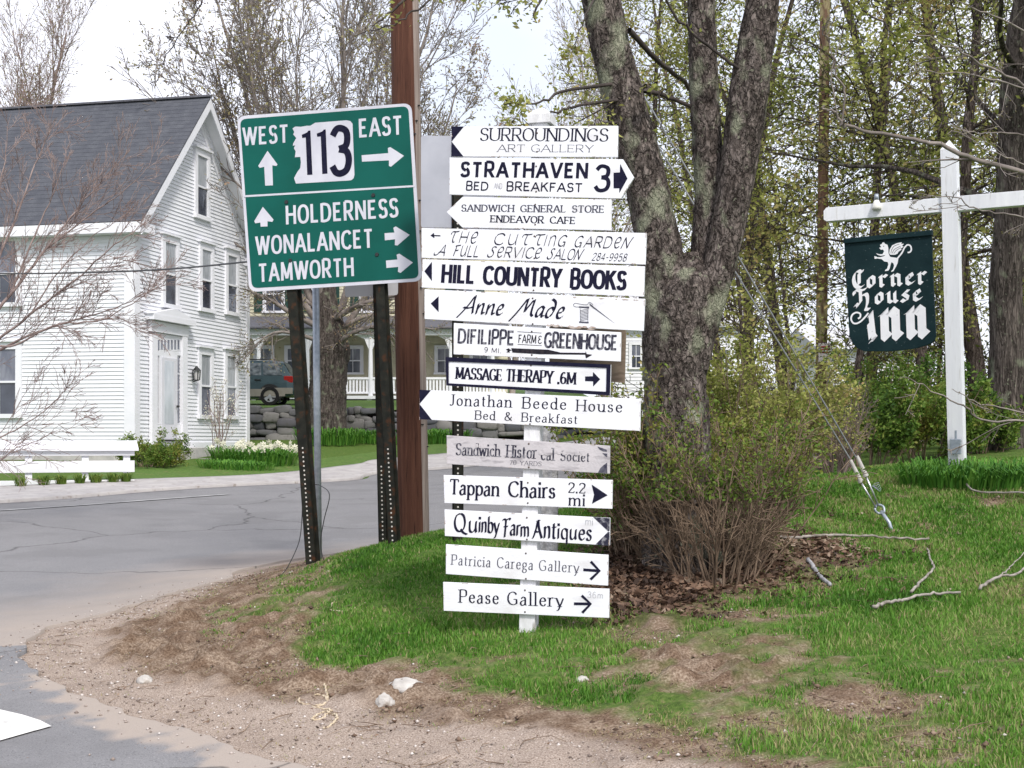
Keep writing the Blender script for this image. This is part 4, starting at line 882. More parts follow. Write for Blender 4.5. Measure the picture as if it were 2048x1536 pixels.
mb = MB(); mb.tube(crom([at(606, 985, 13.2), at(602, 1060, 13.1), at(592, 1100, 12.9), at(565, 1148, 12.7), at(528, 1172, 12.55)], 6), .0045, 6); mb.build("wire", M["metal_black"], t)
mb = MB(); mb.tube(crom([at(626, 968, 13.5), at(642, 972, 13.4), at(659, 990, 13.2), at(648, 1040, 13.2), at(641, 1090, 13.2), at(652, 1135, 13.0)], 6), .0045, 6); mb.build("wire", M["metal_black"], t)

# ------------------------------------------------------------------ utility pole, guy wires, service cable
t = thing("utility_pole", on_ground(*at(828, 1085, 14)[:2]), "thick reddish brown wooden utility pole behind the green sign", "utility pole")
P0, P1 = at(828, 1085, 14), at(794.5, -766, 14.0); ax_ = unit(P1 - P0); P0 = P0 - ax_ * .4; NS, NR = 36, 90; L = np.linalg.norm(P1 - P0)
th = np.linspace(0, 2 * math.pi, NS, endpoint=False); tt = np.linspace(0, 1, NR)
TT, TH_ = np.meshgrid(tt, th, indexing="ij"); r = (.158 - .03 * TT)
nn = fbm(np.stack([np.cos(TH_).ravel() * 2.2, np.sin(TH_).ravel() * 2.2, TT.ravel() * 7], 1), 4, 3).reshape(TT.shape); r = r + (nn - .5) * .018
V = P0 + ax_ * (TT * L)[..., None] + V3(1, 0, 0) * (r * np.cos(TH_))[..., None] + V3(0, 1, 0) * (r * np.sin(TH_))[..., None]
k = (np.arange(NR - 1)[:, None] * NS + np.arange(NS)[None]).ravel(); k2 = (np.arange(NR - 1)[:, None] * NS + (np.arange(NS)[None] + 1) % NS).ravel()
Fq = np.c_[k, k2, k2 + NS, k + NS]
o = np_mesh("pole", V.reshape(-1, 3), [Fq], [M["pole_wood"], M["pole_grey"]], t, smooth=True)
angq = TH_[:-1].ravel(); grey = ((angq < 1.2) | (angq > 2 * math.pi - .98)) & (nn[:-1].ravel() > .18)
o.data.polygons.foreach_set("material_index", grey.astype(np.int32))
mb = MB(); mb.poly([V[-1, i] for i in range(NS)]); mb.build("pole_top", M["pole_grey"], t)
top_att = P0 + ax_ * (L - .6)
mb = MB()
for k in range(26):
    f = .02 + .8 * rng.random(); a = rng.uniform(-1.1, -.2); q = P0 + ax_ * L * f + V3(math.cos(a), math.sin(a), 0) * (.166 - .03 * f); mb.box(q, .02, .02, .012, (V3(math.cos(a), math.sin(a), 0), V3(-math.sin(a), math.cos(a), 0), Z))
mb.build("staples", M["metal_black"], t)
gw = thing("guy_wire", ground_at(1786, 1060), "twin strand steel guy wire running down to a ground anchor in the lawn", "guy wire")
eye = at(1757, 1017, 12.0); anc = at(1790, 1064, 11.9)
A_, B_ = at(1712, 915, 12.04), at(1700, 918, 12.04)
up = top_att
mb = MB(); mb.tube([A_, A_ + (up - A_)], .0075, 6); mb.tube([B_, B_ + (up - Z * .45 - B_)], .0075, 6); mb.build("strand", M["strand"], gw, smooth=True)
for a, b in (((1714, 912), (1731, 950)), ((1701, 920), (1721, 962))):
    mb = MB(); mb.tube([at(*a, 12.0), at(*b, 12.0)], [.014, .022], 12); mb.tube([at(*b, 12.0) - unit(at(*b, 12.) - at(*a, 12.)) * .004, at(*b, 12.0) + unit(at(*b, 12.) - at(*a, 12.)) * .012], .0245, 12); mb.build("grip", material("grip", (.42, .40, .38), (.52, .50, .47), 20, .6), gw, smooth=False)
mb = MB(); mb.tube([at(1731, 950, 12), at(1757, 1012, 12)], .0085, 8); mb.tube([at(1721, 962, 12), at(1752, 1016, 12)], .0085, 8)
mb.build("rod", material("steel_bright", (.55, .56, .58), None, rough=.3, metal=.8), gw, smooth=True)
mb = MB(); mb.tube(crom([at(1750, 1020, 12), at(1755, 1010, 12.02), at(1766, 1013, 12), at(1768, 1024, 11.98), at(1758, 1027, 12)], 5, True), .011, 8, False); mb.build("eye_bolt", M["galv"], gw, smooth=True)
mb = MB(); mb.tube([at(1762, 1022, 12), at(1778, 1045, 11.95), anc - Z * .08], [.015, .017, .017], 10); mb.build("anchor_rod", M["galv"], gw, smooth=True)
mb = MB()
for k in range(5): mb.tube([at(1745, 972, 12), at(1750 + k * 2.5, 967 + k * 4, 12 - .02 * k), at(1758 + k, 965 + k * 3, 12)], .0022, 4)
mb.build("wire_tail", M["galv"], gw)
t = thing("service_cable", at(0, 546, 19), "thin dark overhead cable crossing in front of the white house", "cable")
mb = MB(); mb.tube(crom([at(-260, 542, 23), at(0, 547, 21), at(180, 545, 19), at(340, 538, 17.5), at(490, 524, 16), at(650, 508, 15), at(800, 488, 14.0)], 6), .011, 6); mb.build("cable", M["metal_black"], t)

# ------------------------------------------------------------------ inn sign post
c6 = lambda pts: [(1660 + a / 5.908, 450 + b / 5.908) for a, b in pts]
hI = unit(V3(math.cos(math.radians(29)), -math.sin(math.radians(29)), 0)); PI_ = Plane(at(1905, 600, 14), hI); nI = PI_.n
foot = at(1916, 968, 14); topI = at(1899, 300, 14); axI = unit(topI - foot); foot = foot - axI * .3
t = thing("sign_post", on_ground(*at(1915, 915, 14)[:2]), "tall white wooden cross post with a pointed top beside the inn sign", "post")
bk = unit(np.cross(axI, hI)); bk = bk if bk[1] > 0 else -bk; w = .15; L = np.linalg.norm(topI - foot)
mb = MB(); mb.box(foot + axI * L / 2, w, w, L, (hI, bk, axI))
apx = topI + axI * .10; cr = [topI + hI * w / 2 * a + bk * w / 2 * b for a, b in ((-1, -1), (1, -1), (1, 1), (-1, 1))]
for i in range(4): mb.poly([cr[i], cr[(i + 1) % 4], apx])
mb.build("post", M["post_clean"], t)
PAx = Plane(PI_.p - nI * 0.0, hI)
aL, aR = PI_.px(1650, 431), PI_.px(2085, 394); aL = aL; L2 = np.linalg.norm(aR - aL); ad = unit(aR - aL); an = np.cross(ad, nI); an = an if an[2] > 0 else -an
mb = MB()
for (s0, s1) in ((0, 1),):
    e = .03
    pr = [aL + an * .072 + ad * e, aR + an * .072 - ad * e, aR + an * .04, aR - an * .05, aR - an * .072 - ad * e, aL - an * .072 + ad * e, aL - an * .05, aL + an * .04]
    mb.prism([p + nI * .055 for p in pr], nI, .11)
mb.build("crossarm", M["post_clean"], t, bevel=.004)
mb = MB(); q = PI_.px(1757, 402) + nI * .075; mb.tube([q + Z * .06, q], [.02, .026], 10); mb.build("lamp_socket", M["galv"], t, smooth=True)
q2 = q; mb = MB(); mb.tube([q2, q2 - Z * .035, q2 - Z * .075, q2 - Z * .10], [.022, .038, .05, .046], 14); mb.build("floodlight", material("lamp_glass", (.72, .71, .66), None, rough=.2), t, smooth=True)
q = PI_.px(1916, 893) + nI * .105; mb = MB(); mb.box(q, .1, .05, .15, (hI, nI, Z)); mb.build("junction_box", M["galv"], t, bevel=.006)
mb = MB(); mb.tube([q + Z * .07, q + Z * .16], .012, 8); mb.build("conduit", M["galv"], t)
PS = Plane(PI_.p + nI * .02, hI)
M["inn_green"] = add_layer(material("inn_green", (.005, .018, .022), (.009, .026, .030), 5, .65, .1, 40, spec=.12), (.09, .12, .13), 26, .66, .74, (1, 1, 2), 6, amount=.8)
t = thing("hanging_sign", PS.px(1780, 470), "dark green hanging board with white griffin reading Corner House Inn", "sign")
mb = MB(); mb.prism([PS.px(*p) for p in c6([(165, 175), (1200, 80), (1215, 560), (1250, 1310), (1235, 1360), (1200, 1395), (1150, 1418), (1000, 1462), (700, 1495), (400, 1492), (320, 1455), (265, 1400), (230, 1310), (190, 700)])], PS.n, .03); mb.build("board", M["inn_green"], t, bevel=.003)
mb = MB(); PS2 = Plane(PS.p + PS.n * .022, hI); mb.prism([PS2.px(*p) for p in c6([(158, 160), (1204, 58), (1203, 118), (162, 218)])], PS2.n, .07); mb.build("cap_rail", M["inn_green"], t, bevel=.003)
for a in ((330, 138), (1040, 70)):
    q = PS.px(*c6([a])[0]) - nI * .02; dz = PI_.px(c6([a])[0][0], 431 - (c6([a])[0][0] - 1650) * .085)[2] - .07; mb = MB(); mb.tube([q, V3(q[0], q[1], dz)], .006, 6); mb.build("hanger", M["metal_black"], t)
M["inn_white"] = add_layer(material("inn_white", (.74, .74, .78), (.79, .79, .82), 9, .6), (.3, .33, .36), 40, .66, .72, amount=.6)
mb = MB(); B6 = lambda a: c6([a])[0]
def inn(txt, a, b, cap, off=.002, track=.7):
    global mb
    put_text(mb, PS, txt, *B6(a), *B6(b), cap, "black", off, 3, track)
inn("^c", (262, 752), (425, 742), 36); inn("^o^r^n^e^r", (424, 742), (1150, 690), 35); mb.build("lettering", M["inn_white"], t); mb = MB()
inn("^h", (288, 968), (490, 948), 35); inn("^o^u^s^e", (520, 934), (1098, 890), 34)
mb.build("lettering", M["inn_white"], t); mb = MB()
inn("^i", (452, 1368), (560, 1352), 56); mb2 = mb
inn("^n^n", (590, 1352), (1180, 1312), 90, .002, .6)
px_line(mb, PS, c6([(332, 1108), (358, 1088), (356, 1048), (312, 1034), (266, 1060), (250, 1110), (272, 1155), (312, 1164), (362, 1140), (412, 1092), (455, 1040)]), 3.4, .0032, 5)
mb.build("lettering", M["inn_white"], t)
mb = MB()
px_poly(mb, PS, c6([(590, 235), (612, 225), (620, 205), (640, 203), (650, 222), (680, 235), (690, 270), (692, 330), (705, 365), (715, 378), (790, 388), (808, 400), (800, 450), (782, 490), (765, 520), (752, 545), (722, 555), (728, 540), (745, 525), (758, 480), (748, 452), (726, 440), (716, 470), (706, 515), (690, 540), (648, 545), (655, 530), (675, 515), (690, 465), (682, 438), (640, 430), (612, 404), (560, 395), (528, 402), (524, 368), (545, 372), (560, 380), (600, 380), (640, 368), (652, 356), (600, 364), (562, 352), (545, 332), (575, 345), (620, 345), (640, 312), (628, 290), (600, 292), (582, 270), (606, 262)]), .002)
px_poly(mb, PS, c6([(700, 335), (706, 290), (735, 240), (790, 215), (850, 203), (840, 222), (876, 222), (850, 248), (872, 256), (835, 282), (848, 290), (808, 318), (800, 338), (770, 352), (715, 352)]), .0022)
px_line(mb, PS, c6([(796, 396), (850, 330), (880, 270), (915, 236), (948, 245), (962, 285), (948, 318), (918, 326)]), 3.0, .0024, 5)
gr_ = mb.build("griffin", M["inn_white"], t)
mb = MB()
for p in ([(720, 335), (730, 290), (760, 250), (820, 225)], [(738, 335), (760, 290), (835, 250)], [(755, 338), (785, 300), (838, 268)]): px_line(mb, PS, c6(p), .9, .0030, 4)
px_poly(mb, PS, c6([(625, 250), (640, 246), (638, 258)]), .0032); mb.build("wing_lines", M["inn_green"], gr_)

# ------------------------------------------------------------------ white clapboard house
gv = unit(V3(1.6, 6.7, 0)); lv_ = unit(V3(-6.7, 1.6, 0)); C1 = at(268, 897, 34)
PG = Plane(C1, gv); PL = Plane(C1, -lv_)
HW = float(np.dot(PG.px(497, 700) - C1, gv)); ZE = float(PG.px(268, 428)[2] - C1[2]); 
def Hh(s, t_, z): return C1 + gv * s + lv_ * t_ + Z * z
OV = .42
_zr = [(abs(HY - F * (Hh(HW / 2, -OV, q)[2] - ZC) / Hh(HW / 2, -OV, q)[1] - 206), q) for q in np.arange(5, 12, .01)]; ZR = min(_zr)[1]
LEN = 13.0
hs = thing("white_house", C1, "white clapboard house with grey shingle roof and panelled front door", "house")
mb = MB(); eh = .098
def half(z): return 0.0 if z <= ZE else (z - ZE) / (ZR - ZE) * HW / 2
z = .12
while z < ZR - .1:
    z1 = min(z + eh, ZR - .02); a0, a1 = half(z), half(z1)
    lo0, lo1 = Hh(a0, 0, z) + PG.n * .026, Hh(HW - a0, 0, z) + PG.n * .026; hi0, hi1 = Hh(a1, 0, z1) + PG.n * .004, Hh(HW - a1, 0, z1) + PG.n * .004
    mb.poly([lo0, lo1, hi1, hi0]); mb.poly([Hh(a0, 0, z) + PG.n * .004, Hh(HW - a0, 0, z) + PG.n * .004, lo1, lo0])
    if z < ZE - .3:
        lo0, lo1 = Hh(0, LEN, z) + PL.n * .026, Hh(0, 0, z) + PL.n * .026; hi0, hi1 = Hh(0, LEN, z1) + PL.n * .004, Hh(0, 0, z1) + PL.n * .004
        mb.poly([lo0, lo1, hi1, hi0]); mb.poly([Hh(0, LEN, z) + PL.n * .004, Hh(0, 0, z) + PL.n * .004, lo1, lo0])
    z += eh
mb.poly([Hh(0, LEN, -.8), Hh(0, LEN, ZE), Hh(HW / 2, LEN, ZR), Hh(HW, LEN, ZE), Hh(HW, LEN, -.8)]); mb.poly([Hh(HW, 0, -.8), Hh(HW, LEN, -.8), Hh(HW, LEN, ZE), Hh(HW, 0, ZE)])
mb.poly([Hh(0, 0, 0), Hh(HW, 0, 0), Hh(HW, 0, ZE), Hh(HW / 2, 0, ZR - .02), Hh(0, 0, ZE)]); mb.poly([Hh(0, LEN, 0), Hh(0, 0, 0), Hh(0, 0, ZE), Hh(0, LEN, ZE)])
mb.build("wall", M["clap"], hs)
AX = (gv, lv_, Z)
mb = MB(); mb.box(Hh(HW / 2, LEN / 2, -.42), HW - .06, LEN - .06, .96, AX); mb.build("foundation", M["stone_pale"], hs)
mb = MB()
mb.box(Hh(HW - .11, -.022, ZE / 2), .22, .045, ZE - .02, AX); mb.build("corner_board", M["trim"], hs); mb = MB(); mb.box(Hh(.11, -.022, ZE / 2), .22, .045, ZE - .02, AX)
mb.box(Hh(-.022, .10, ZE / 2), .045, .29, ZE - .02, AX); mb.build("corner_board", M["trim"], hs)
mb = MB(); mb.box(Hh(-.035, LEN / 2 - .03, ZE - .22), .055, LEN, .42, AX); mb.box(Hh(HW / 2, -.034, .06), HW - .45, .05, .17, AX); mb.box(Hh(-.034, LEN / 2 + .2, .06), .05, LEN - .5, .17, AX); mb.build("frieze", M["trim"], hs)
# roof with rake and eave boards
mb = MB(); sl = (ZR - ZE) / (HW / 2); OE = .38
def roofpt(s, t_, lift): return Hh(s, t_, ZE + sl * (s if s <= HW / 2 else HW - s) + lift)
nseg = 30
for side in (0, 1):
    E = -OE if side == 0 else HW + OE
    a, b, c, d = roofpt(E, -OV, .16), roofpt(E, LEN + .4, .16), Hh(HW / 2, LEN + .4, ZR + .16), Hh(HW / 2, -OV, ZR + .16)
    if side: a, b, c, d = [Hh(HW + OE, -OV, ZE - sl * OE + .16), Hh(HW + OE, LEN + .4, ZE - sl * OE + .16), c, d]
    for k in range(nseg):                                    # shingle courses
        f0, f1 = k / nseg, (k + 1) / nseg; nn_ = unit(np.cross(b - a, d - a)); nn_ = nn_ if nn_[2] > 0 else -nn_
        mb.poly([a + (d - a) * f0 + nn_ * .0045, b + (c - b) * f0 + nn_ * .0045, b + (c - b) * f1, a + (d - a) * f1]); mb.poly([a + (d - a) * f0 + nn_ * .001, b + (c - b) * f0 + nn_ * .001, b + (c - b) * f0 + nn_ * .0045, a + (d - a) * f0 + nn_ * .0045])
    mb.poly([a - Z * .03, d - Z * .03, c - Z * .03, b - Z * .03]); mb.poly([a - Z * .03, a + Z * .014, d + Z * .014, d - Z * .03])
M["roof_grey"] = add_layer(material("roof_grey", (.060, .064, .078), (.098, .103, .118), 3.5, .9, .4, 30, (1, 1, 1), .3, .7), (.065, .07, .085), 30, .5, .62)
mb.build("roof", M["roof_grey"], hs)
mb = MB(); mb.box(Hh(HW / 2, LEN / 2, ZR + .185), .16, LEN + .85, .05, AX); mb.build("ridge_cap", M["slate"], hs)
mb = MB(); rk = []
for side in (0, 1):
    f = (lambda s: s) if side == 0 else (lambda s: HW - s)
    lo, hi = -OE, HW / 2
    def P(s, z, t_): return Hh(f(s), t_, ZE + sl * s + z)
    for (z0, z1, t0, t1) in ((-.16, .125, -OV - .0, -OV + .04),):            # fascia along the rake
        mb.poly([P(lo, z0, t0), P(hi, z0, t0), P(hi, z1, t0), P(lo, z1, t0)]); mb.poly([P(lo, z0, t0), P(hi, z0, t0), P(hi, z0, t1), P(lo, z0, t1)])
    mb.poly([P(lo, -.06, -OV + .04), P(hi, -.06, -OV + .04), P(hi, -.06, .0), P(lo, -.06, .0)])   # soffit
    mb.poly([P(0, -.42, -.05), P(hi, -.42, -.05), P(hi, -.06, -.05), P(0, -.06, -.05)]); mb.poly([P(0, -.42, -.05), P(hi, -.42, -.05), P(hi, -.42, 0), P(0, -.42, 0)])   # frieze under the soffit
    mb.poly([P(0, -.16, -.09), P(hi, -.16, -.09), P(hi, -.06, -.09), P(0, -.06, -.09)]); mb.poly([P(0, -.16, -.09), P(hi, -.16, -.09), P(hi, -.16, -.05), P(0, -.16, -.05)])
zb = ZE - sl * OE
mb.box(Hh(-OE + .02, LEN / 2 - .02, zb + .02), .045, LEN + .76, .25, AX); mb.box(Hh(-OE / 2 - .02, LEN / 2, zb - .09), OE - .05, LEN + .7, .03, AX)
mb.box(Hh(HW + OE - .02, LEN / 2 - .02, zb + .02), .045, LEN + .76, .25, AX)
mb.box(Hh(-.02, -OV / 2, zb + .02), .62, OV - .03, .22, AX); mb.box(Hh(HW + .02, -OV / 2, zb + .02), .62, OV - .03, .22, AX)    # cornice returns
mb.build("eaves", M["trim"], hs)
def win(parent, pl, x0, x1, y0, y1, ys=None, trim=.13, frame_m="trim", up="glass_curtain", lo="glass_dark", hood=True, bars=0):
    a, b = pl.px(x0, (y0 + y1) / 2), pl.px(x1, (y0 + y1) / 2); xm = (x0 + x1) / 2
    zt, zb_ = pl.px(xm, y0)[2], pl.px(xm, y1)[2]; w = np.linalg.norm(b - a); h = zt - zb_; c = (a + b) / 2; c = V3(c[0], c[1], (zt + zb_) / 2)
    ax_ = (pl.h, pl.n, Z); mb = MB(); d = .07; c0 = c + pl.n * (d / 2)
    for s in (-1, 1): mb.box(c0 + pl.h * s * (w / 2 + trim / 2), trim, d, h, ax_)
    mb.box(c0 + Z * (h / 2 + trim * .7), w + 2 * trim, d + .004, trim * 1.4, ax_); mb.box(c0 - Z * (h / 2 + trim * .4) + pl.n * .02, w + 2 * trim + .06, d + .04, trim * .8, ax_)
    if hood: mb.box(c0 + Z * (h / 2 + trim * 1.4 + .025) + pl.n * .03, w + 2 * trim + .12, d + .07, .05, ax_)
    o = mb.build("window", M[frame_m], parent)
    zs = pl.px(xm, ys)[2] if ys else (zt + zb_) / 2
    e = .035
    mb = MB()
    mb.box(V3(c[0], c[1], zs) + pl.n * .045, w - .004, .05, .05, ax_)
    for s in (-1, 1): mb.box(c + pl.n * .05 + pl.h * s * (w / 2 - e / 2 - .001), e, .03, h - .004, ax_)
    for k in range(bars): mb.box(c + pl.n * .047 + pl.h * w * ((k + 1) / (bars + 1) - .5), .022, .02, h - .004, ax_)
    mb.build("sash", M[frame_m], o)
    for z0, z1, m in ((zs, zt, up), (zb_, zs, lo)):
        mb = MB(); cc = V3(c[0], c[1], (z0 + z1) / 2) + pl.n * .034; mb.poly([cc + pl.h * w / 2 * s + Z * (z1 - z0) / 2 * q for s, q in ((-1, -1), (1, -1), (1, 1), (-1, 1))]); mb.build("pane", M[m], o)
    return o
M["glass_mid"] = material("glass_mid", (.10, .11, .15), (.20, .21, .25), 2.0, .1, spec=.8, stretch=(3, 3, 1))
for r_ in ((391, 412, 314, 432, 375), (326, 350, 487, 609, 549), (400, 420, 501, 617, 561), (452, 471, 513, 624, 571), (398, 419, 710, 830, 772), (450, 469, 713, 831, 774)): win(hs, PG, *r_, lo="glass_dark" if r_[2] < 700 else "glass_mid")
win(hs, PL, -34, 36, 484, 606, 548, up="glass_mid", bars=1); win(hs, PL, -34, 36, 699, 828, 764, up="glass_mid", bars=1)
# front door with pilasters, transom, sidelights and little pediment
def rectbox(mb, pl, x0, x1, y0, y1, n0, n1, m=0):
    a, b = pl.px(x0, (y0 + y1) / 2), pl.px(x1, (y0 + y1) / 2); xm = (x0 + x1) / 2; zt, zb_ = pl.px(xm, y0)[2], pl.px(xm, y1)[2]; c = (a + b) / 2
    mb.box(V3(c[0], c[1], (zt + zb_) / 2) + pl.n * (n0 + n1) / 2, np.linalg.norm(b - a), n1 - n0, zt - zb_, (pl.h, pl.n, Z), m)
mb = MB(); rectbox(mb, PG, 296, 307, 668, 893, .03, .12); rectbox(mb, PG, 357.5, 367, 668, 893, .03, .12); rectbox(mb, PG, 294, 368, 647, 668, .03, .13); rectbox(mb, PG, 307.2, 357.3, 669, 700.5, .03, .06); rectbox(mb, PG, 307.2, 357.3, 849, 893, .03, .062); rectbox(mb, PG, 314.5, 350.5, 701, 848.5, .03, .061)
rectbox(mb, PG, 307.2, 314.3, 700.8, 711, .03, .06); rectbox(mb, PG, 350.7, 357.3, 700.8, 711, .03, .06)
a = PG.px(292, 646) ; b = PG.px(371, 648); c_ = (a + b) / 2; zc_ = PG.px(330, 640)[2]; wd = np.linalg.norm(b - a)
mb.box(V3(c_[0], c_[1], zc_) + PG.n * .14, wd + .16, .26, .14, (PG.h, PG.n, Z))
pk = V3(c_[0], c_[1], zc_ + .071) + PG.n * .26
mb.prism([pk - PG.h * (wd / 2 + .13), pk + PG.h * (wd / 2 + .13), pk + Z * .22], PG.n, .26)
dr = mb.build("door", M["trim"], hs)
mb = MB(); rectbox(mb, PG, 318, 348, 716, 879, .063, .085); pnl = mb.build("door_panel", M["trim_grey"], dr)
mb = MB(); rectbox(mb, PG, 323, 341, 722, 848, .0852, .090); mb.build("door_glass", material("door_glass", (.44, .48, .52), (.60, .63, .67), 2.2, .12, spec=.8, stretch=(2, 2, .6)), dr)
mb = MB(); q = PG.px(346, 813, .11); mb.tube([q, q + PG.n * .05], [.03, .035], 10); mb.build("knob", M["metal_black"], dr, smooth=True)
mb = MB()
for k in range(7): rectbox(mb, PG, 310.5 + k * 6.7, 314.4 + k * 6.7, 680, 699, .0605, .064)
for k in range(4):
    rectbox(mb, PG, 308, 313.6, 713 + k * 34, 744 + k * 34, .030, .036); rectbox(mb, PG, 351.2, 356, 715 + k * 33.5, 745 + k * 33.5, .030, .036)
mb.build("sidelights", M["glass_mid"], dr)
mb = MB(); rectbox(mb, PG, 309, 357, 879.6, 882.4, .0625, .14); mb.build("threshold", M["metal_black"], dr)
mb = MB(); s0 = float(np.dot(PG.px(296, 895) - C1, gv)); s1 = float(np.dot(PG.px(400, 895) - C1, gv)); mb.box(Hh((s0 + s1) / 2 - .1, -.45, -.2), (s1 - s0) * .8, .8, .42, AX); mb.box(Hh((s0 + s1) / 2 + .35, -1.2, -.42), (s1 - s0) * .7, .75, .32, AX); mb.build("steps", M["stone_pale"], hs, bevel=.01)
ln = thing("wall_lantern", PG.px(382, 748), "small black carriage lantern on the white house beside the door", "lantern")
q = PG.px(382, 749, .16); mb = MB()
for a in range(6): 
    e_ = V3(math.cos(a * 1.047), math.sin(a * 1.047), 0) * .085; mb.tube([q + e_ - Z * .14, q + e_ * 1.25 + Z * .1], .012, 5)
mb.tube([q + Z * .10, q + Z * .18, q + Z * .22], [.125, .05, .02], 8); mb.tube([q - Z * .17, q - Z * .14], [.05, .095], 8); mb.tube([q - Z * .16, q - Z * .19 - PG.n * .08, q - PG.n * .15 - Z * .12], .014, 5); mb.build("cage", M["metal_black"], ln)
mb = MB(); mb.tube([q - Z * .13, q + Z * .09], [.06, .075], 8); mb.build("lantern_glass", material("lantern_glass", (.5, .5, .5), None, rough=.1), ln)

# ------------------------------------------------------------------ fence by the footpath
fA, fB = at(263, 972, 28.3), at(-230, 990, 26.6); fd = unit(V3(*(fB - fA)[:2], 0)); fn = V3(-fd[1], fd[0], 0); fn = fn if fn[1] < 0 else -fn; FL = np.linalg.norm((fB - fA)[:2])
fx = (fd, fn, Z); zb0 = hz(fA[0], fA[1]) + .03
t = thing("fence", V3(fA[0], fA[1], zb0), "low white board fence with a wide sloping cap", "fence")
FP = Plane(V3(fA[0], fA[1], zb0), -fd)
zt = FP.px(240, 898)[2]
mb = MB()
def frail(z0, z1, th, off=0.0, name="rail", x0=-.05):
    mb = MB(); mb.box(V3(fA[0], fA[1], 0) + fd * (FL / 2 + x0) + Z * (z0 + z1) / 2 + fn * off, FL, th, z1 - z0, fx); mb.build(name, M["trim"], t, bevel=.006)
zz = [FP.px(250, q)[2] for q in (911, 921, 944, 959, 981, 894)]
frail(zz[0], zz[5] - .06, .05, .075); frail(zz[2], zz[1], .04, .075); frail(zz[4], zz[3], .04, .075)
capA, capB = V3(fA[0], fA[1], zz[5] - .06) - fd * .12, V3(fA[0], fA[1], zz[5] - .06) + fd * FL
mb = MB(); prof = [(.17, -.015), (.17, .02), (-.17, .19), (-.17, .15)]
P_a = [capA + fn * u_ + Z * w_ for u_, w_ in prof]; P_b = [capB + fn * u_ + Z * w_ for u_, w_ in prof]
for i in range(4): mb.poly([P_a[i], P_a[(i + 1) % 4], P_b[(i + 1) % 4], P_b[i]])
mb.poly(P_a[::-1]); mb.poly(P_b); mb.build("cap", M["trim"], t)
for px in (253, 170, 57, -60, -170):
    q = FP.px(px, 960); mb = MB(); mb.box(V3(q[0], q[1], (zb0 - .25 + zz[5] - .08) / 2), .13, .1, zz[5] - .08 - zb0 + .25, fx); mb.build("post", M["trim"], t)

# ------------------------------------------------------------------ yellow house with a porch
YH = Plane(at(700, 700, 55), V3(1, 0, 0)); YP = Plane(at(700, 700, 52.6), V3(1, 0, 0))
zg = float(UP_Z(0, 52.6)); t = thing("yellow_house", V3(YH.px(745, 800)[0], 55, zg), "pale yellow house with white porch beyond the stone wall", "house")
xl, xr = YH.px(430, 700)[0], YH.px(1015, 700)[0]; ztop = YH.px(700, 470)[2]; mb = MB(); eh = .13; z = zg
while z < ztop:
    mb.poly([V3(xl, 55 - .03, z), V3(xr, 55 - .03, z), V3(xr, 54.996, z + eh), V3(xl, 54.996, z + eh)]); mb.poly([V3(xl, 55, z), V3(xr, 55, z), V3(xr, 55 - .03, z), V3(xl, 55 - .03, z)]); z += eh
mb.box(V3((xl + xr) / 2, 59, (zg + z) / 2), xr - xl, 7.9, z - zg); mb.build("wall", M["yellow_wall"], t)
mb = MB(); mb.prism([V3(xl - .5, 54.4, z), V3(xl - .5, 63.6, z), V3(xl - .5, 59, z + 3.0)], V3(-1, 0, 0), xr - xl + 1.0); mb.build("roof", M["slate"], t)
for xx in (548, 640, 740, 930): win(t, YH, xx - 17, xx + 17, 555, 622, None, .1, up="glass_mid", hood=False, bars=1)
for xx in (548, 640, 740, 930):
    for s in (-1, 1):
        mb = MB(); rectbox(mb, YH, xx + s * 31 - 8, xx + s * 31 + 8, 553, 624, .03, .08); mb.build("shutter", M["shutter"], t)
for xx in (528, 590, 706, 890, 960): win(t, YH, xx - 16, xx + 16, 698, 745, None, .1, up="glass_mid", hood=False, bars=1)
px_, py_ = YP.px(430, 0)[0], YP.px(1015, 0)[0]; ze = YP.px(700, 662)[2]; zd = YP.px(700, 792)[2]
mb = MB(); mb.prism([V3(px_, 54.95, ze + .75), V3(px_, 52.1, ze + .12), V3(px_, 52.1, ze + .06), V3(px_, 54.95, ze + .06)], V3(-1, 0, 0), py_ - px_); mb.build("porch_roof", M["slate"], t)
mb = MB(); mb.box(V3((px_ + py_) / 2, 52.45, ze - .06), py_ - px_ - .04, .3, .22); mb.build("fascia", M["trim"], t)
mb = MB(); mb.box(V3((px_ + py_) / 2, 53.6, zd - .06), py_ - px_, 2.7, .12); mb.box(V3((px_ + py_) / 2, 52.33, (zd - .13 + zg - .2) / 2), py_ - px_ - .02, .06, zd - .13 - zg + .2); mb.build("porch_floor", M["trim"], t)
mb = MB()
for a, b in ((440, 505), (515, 600), (612, 680), (690, 735), (745, 810), (820, 880), (890, 960)): rectbox(mb, YP, a, b, 798, 807, .31, .315)
mb.build("skirt_vents", M["metal_black"], t)
cols = (440, 519, 616, 742, 902, 985)
for cx in cols:
    q = YP.px(cx, 700); mb = MB(); mb.tube([V3(q[0], 52.45, zd), V3(q[0], 52.45, zd + 1.0), V3(q[0], 52.45, ze - .55), V3(q[0], 52.45, ze - .17)], [.085, .085, .07, .085], 10)
    for s in (-1, 1): mb.prism([V3(q[0] + s * .07, 52.42, ze - .17), V3(q[0] + s * .55, 52.42, ze - .17), V3(q[0] + s * .22, 52.42, ze - .32), V3(q[0] + s * .07, 52.42, ze - .7)], V3(0, -1, 0), .05)
    mb.build("column", M["trim"], t)
zr_ = YP.px(700, 757)[2]; mb = MB(); mb.box(V3((px_ + py_) / 2, 52.45, zr_), py_ - px_ - .1, .09, .08); mb.box(V3((px_ + py_) / 2, 52.45, zd + .12), py_ - px_ - .1, .07, .07)
xx = px_ + .1
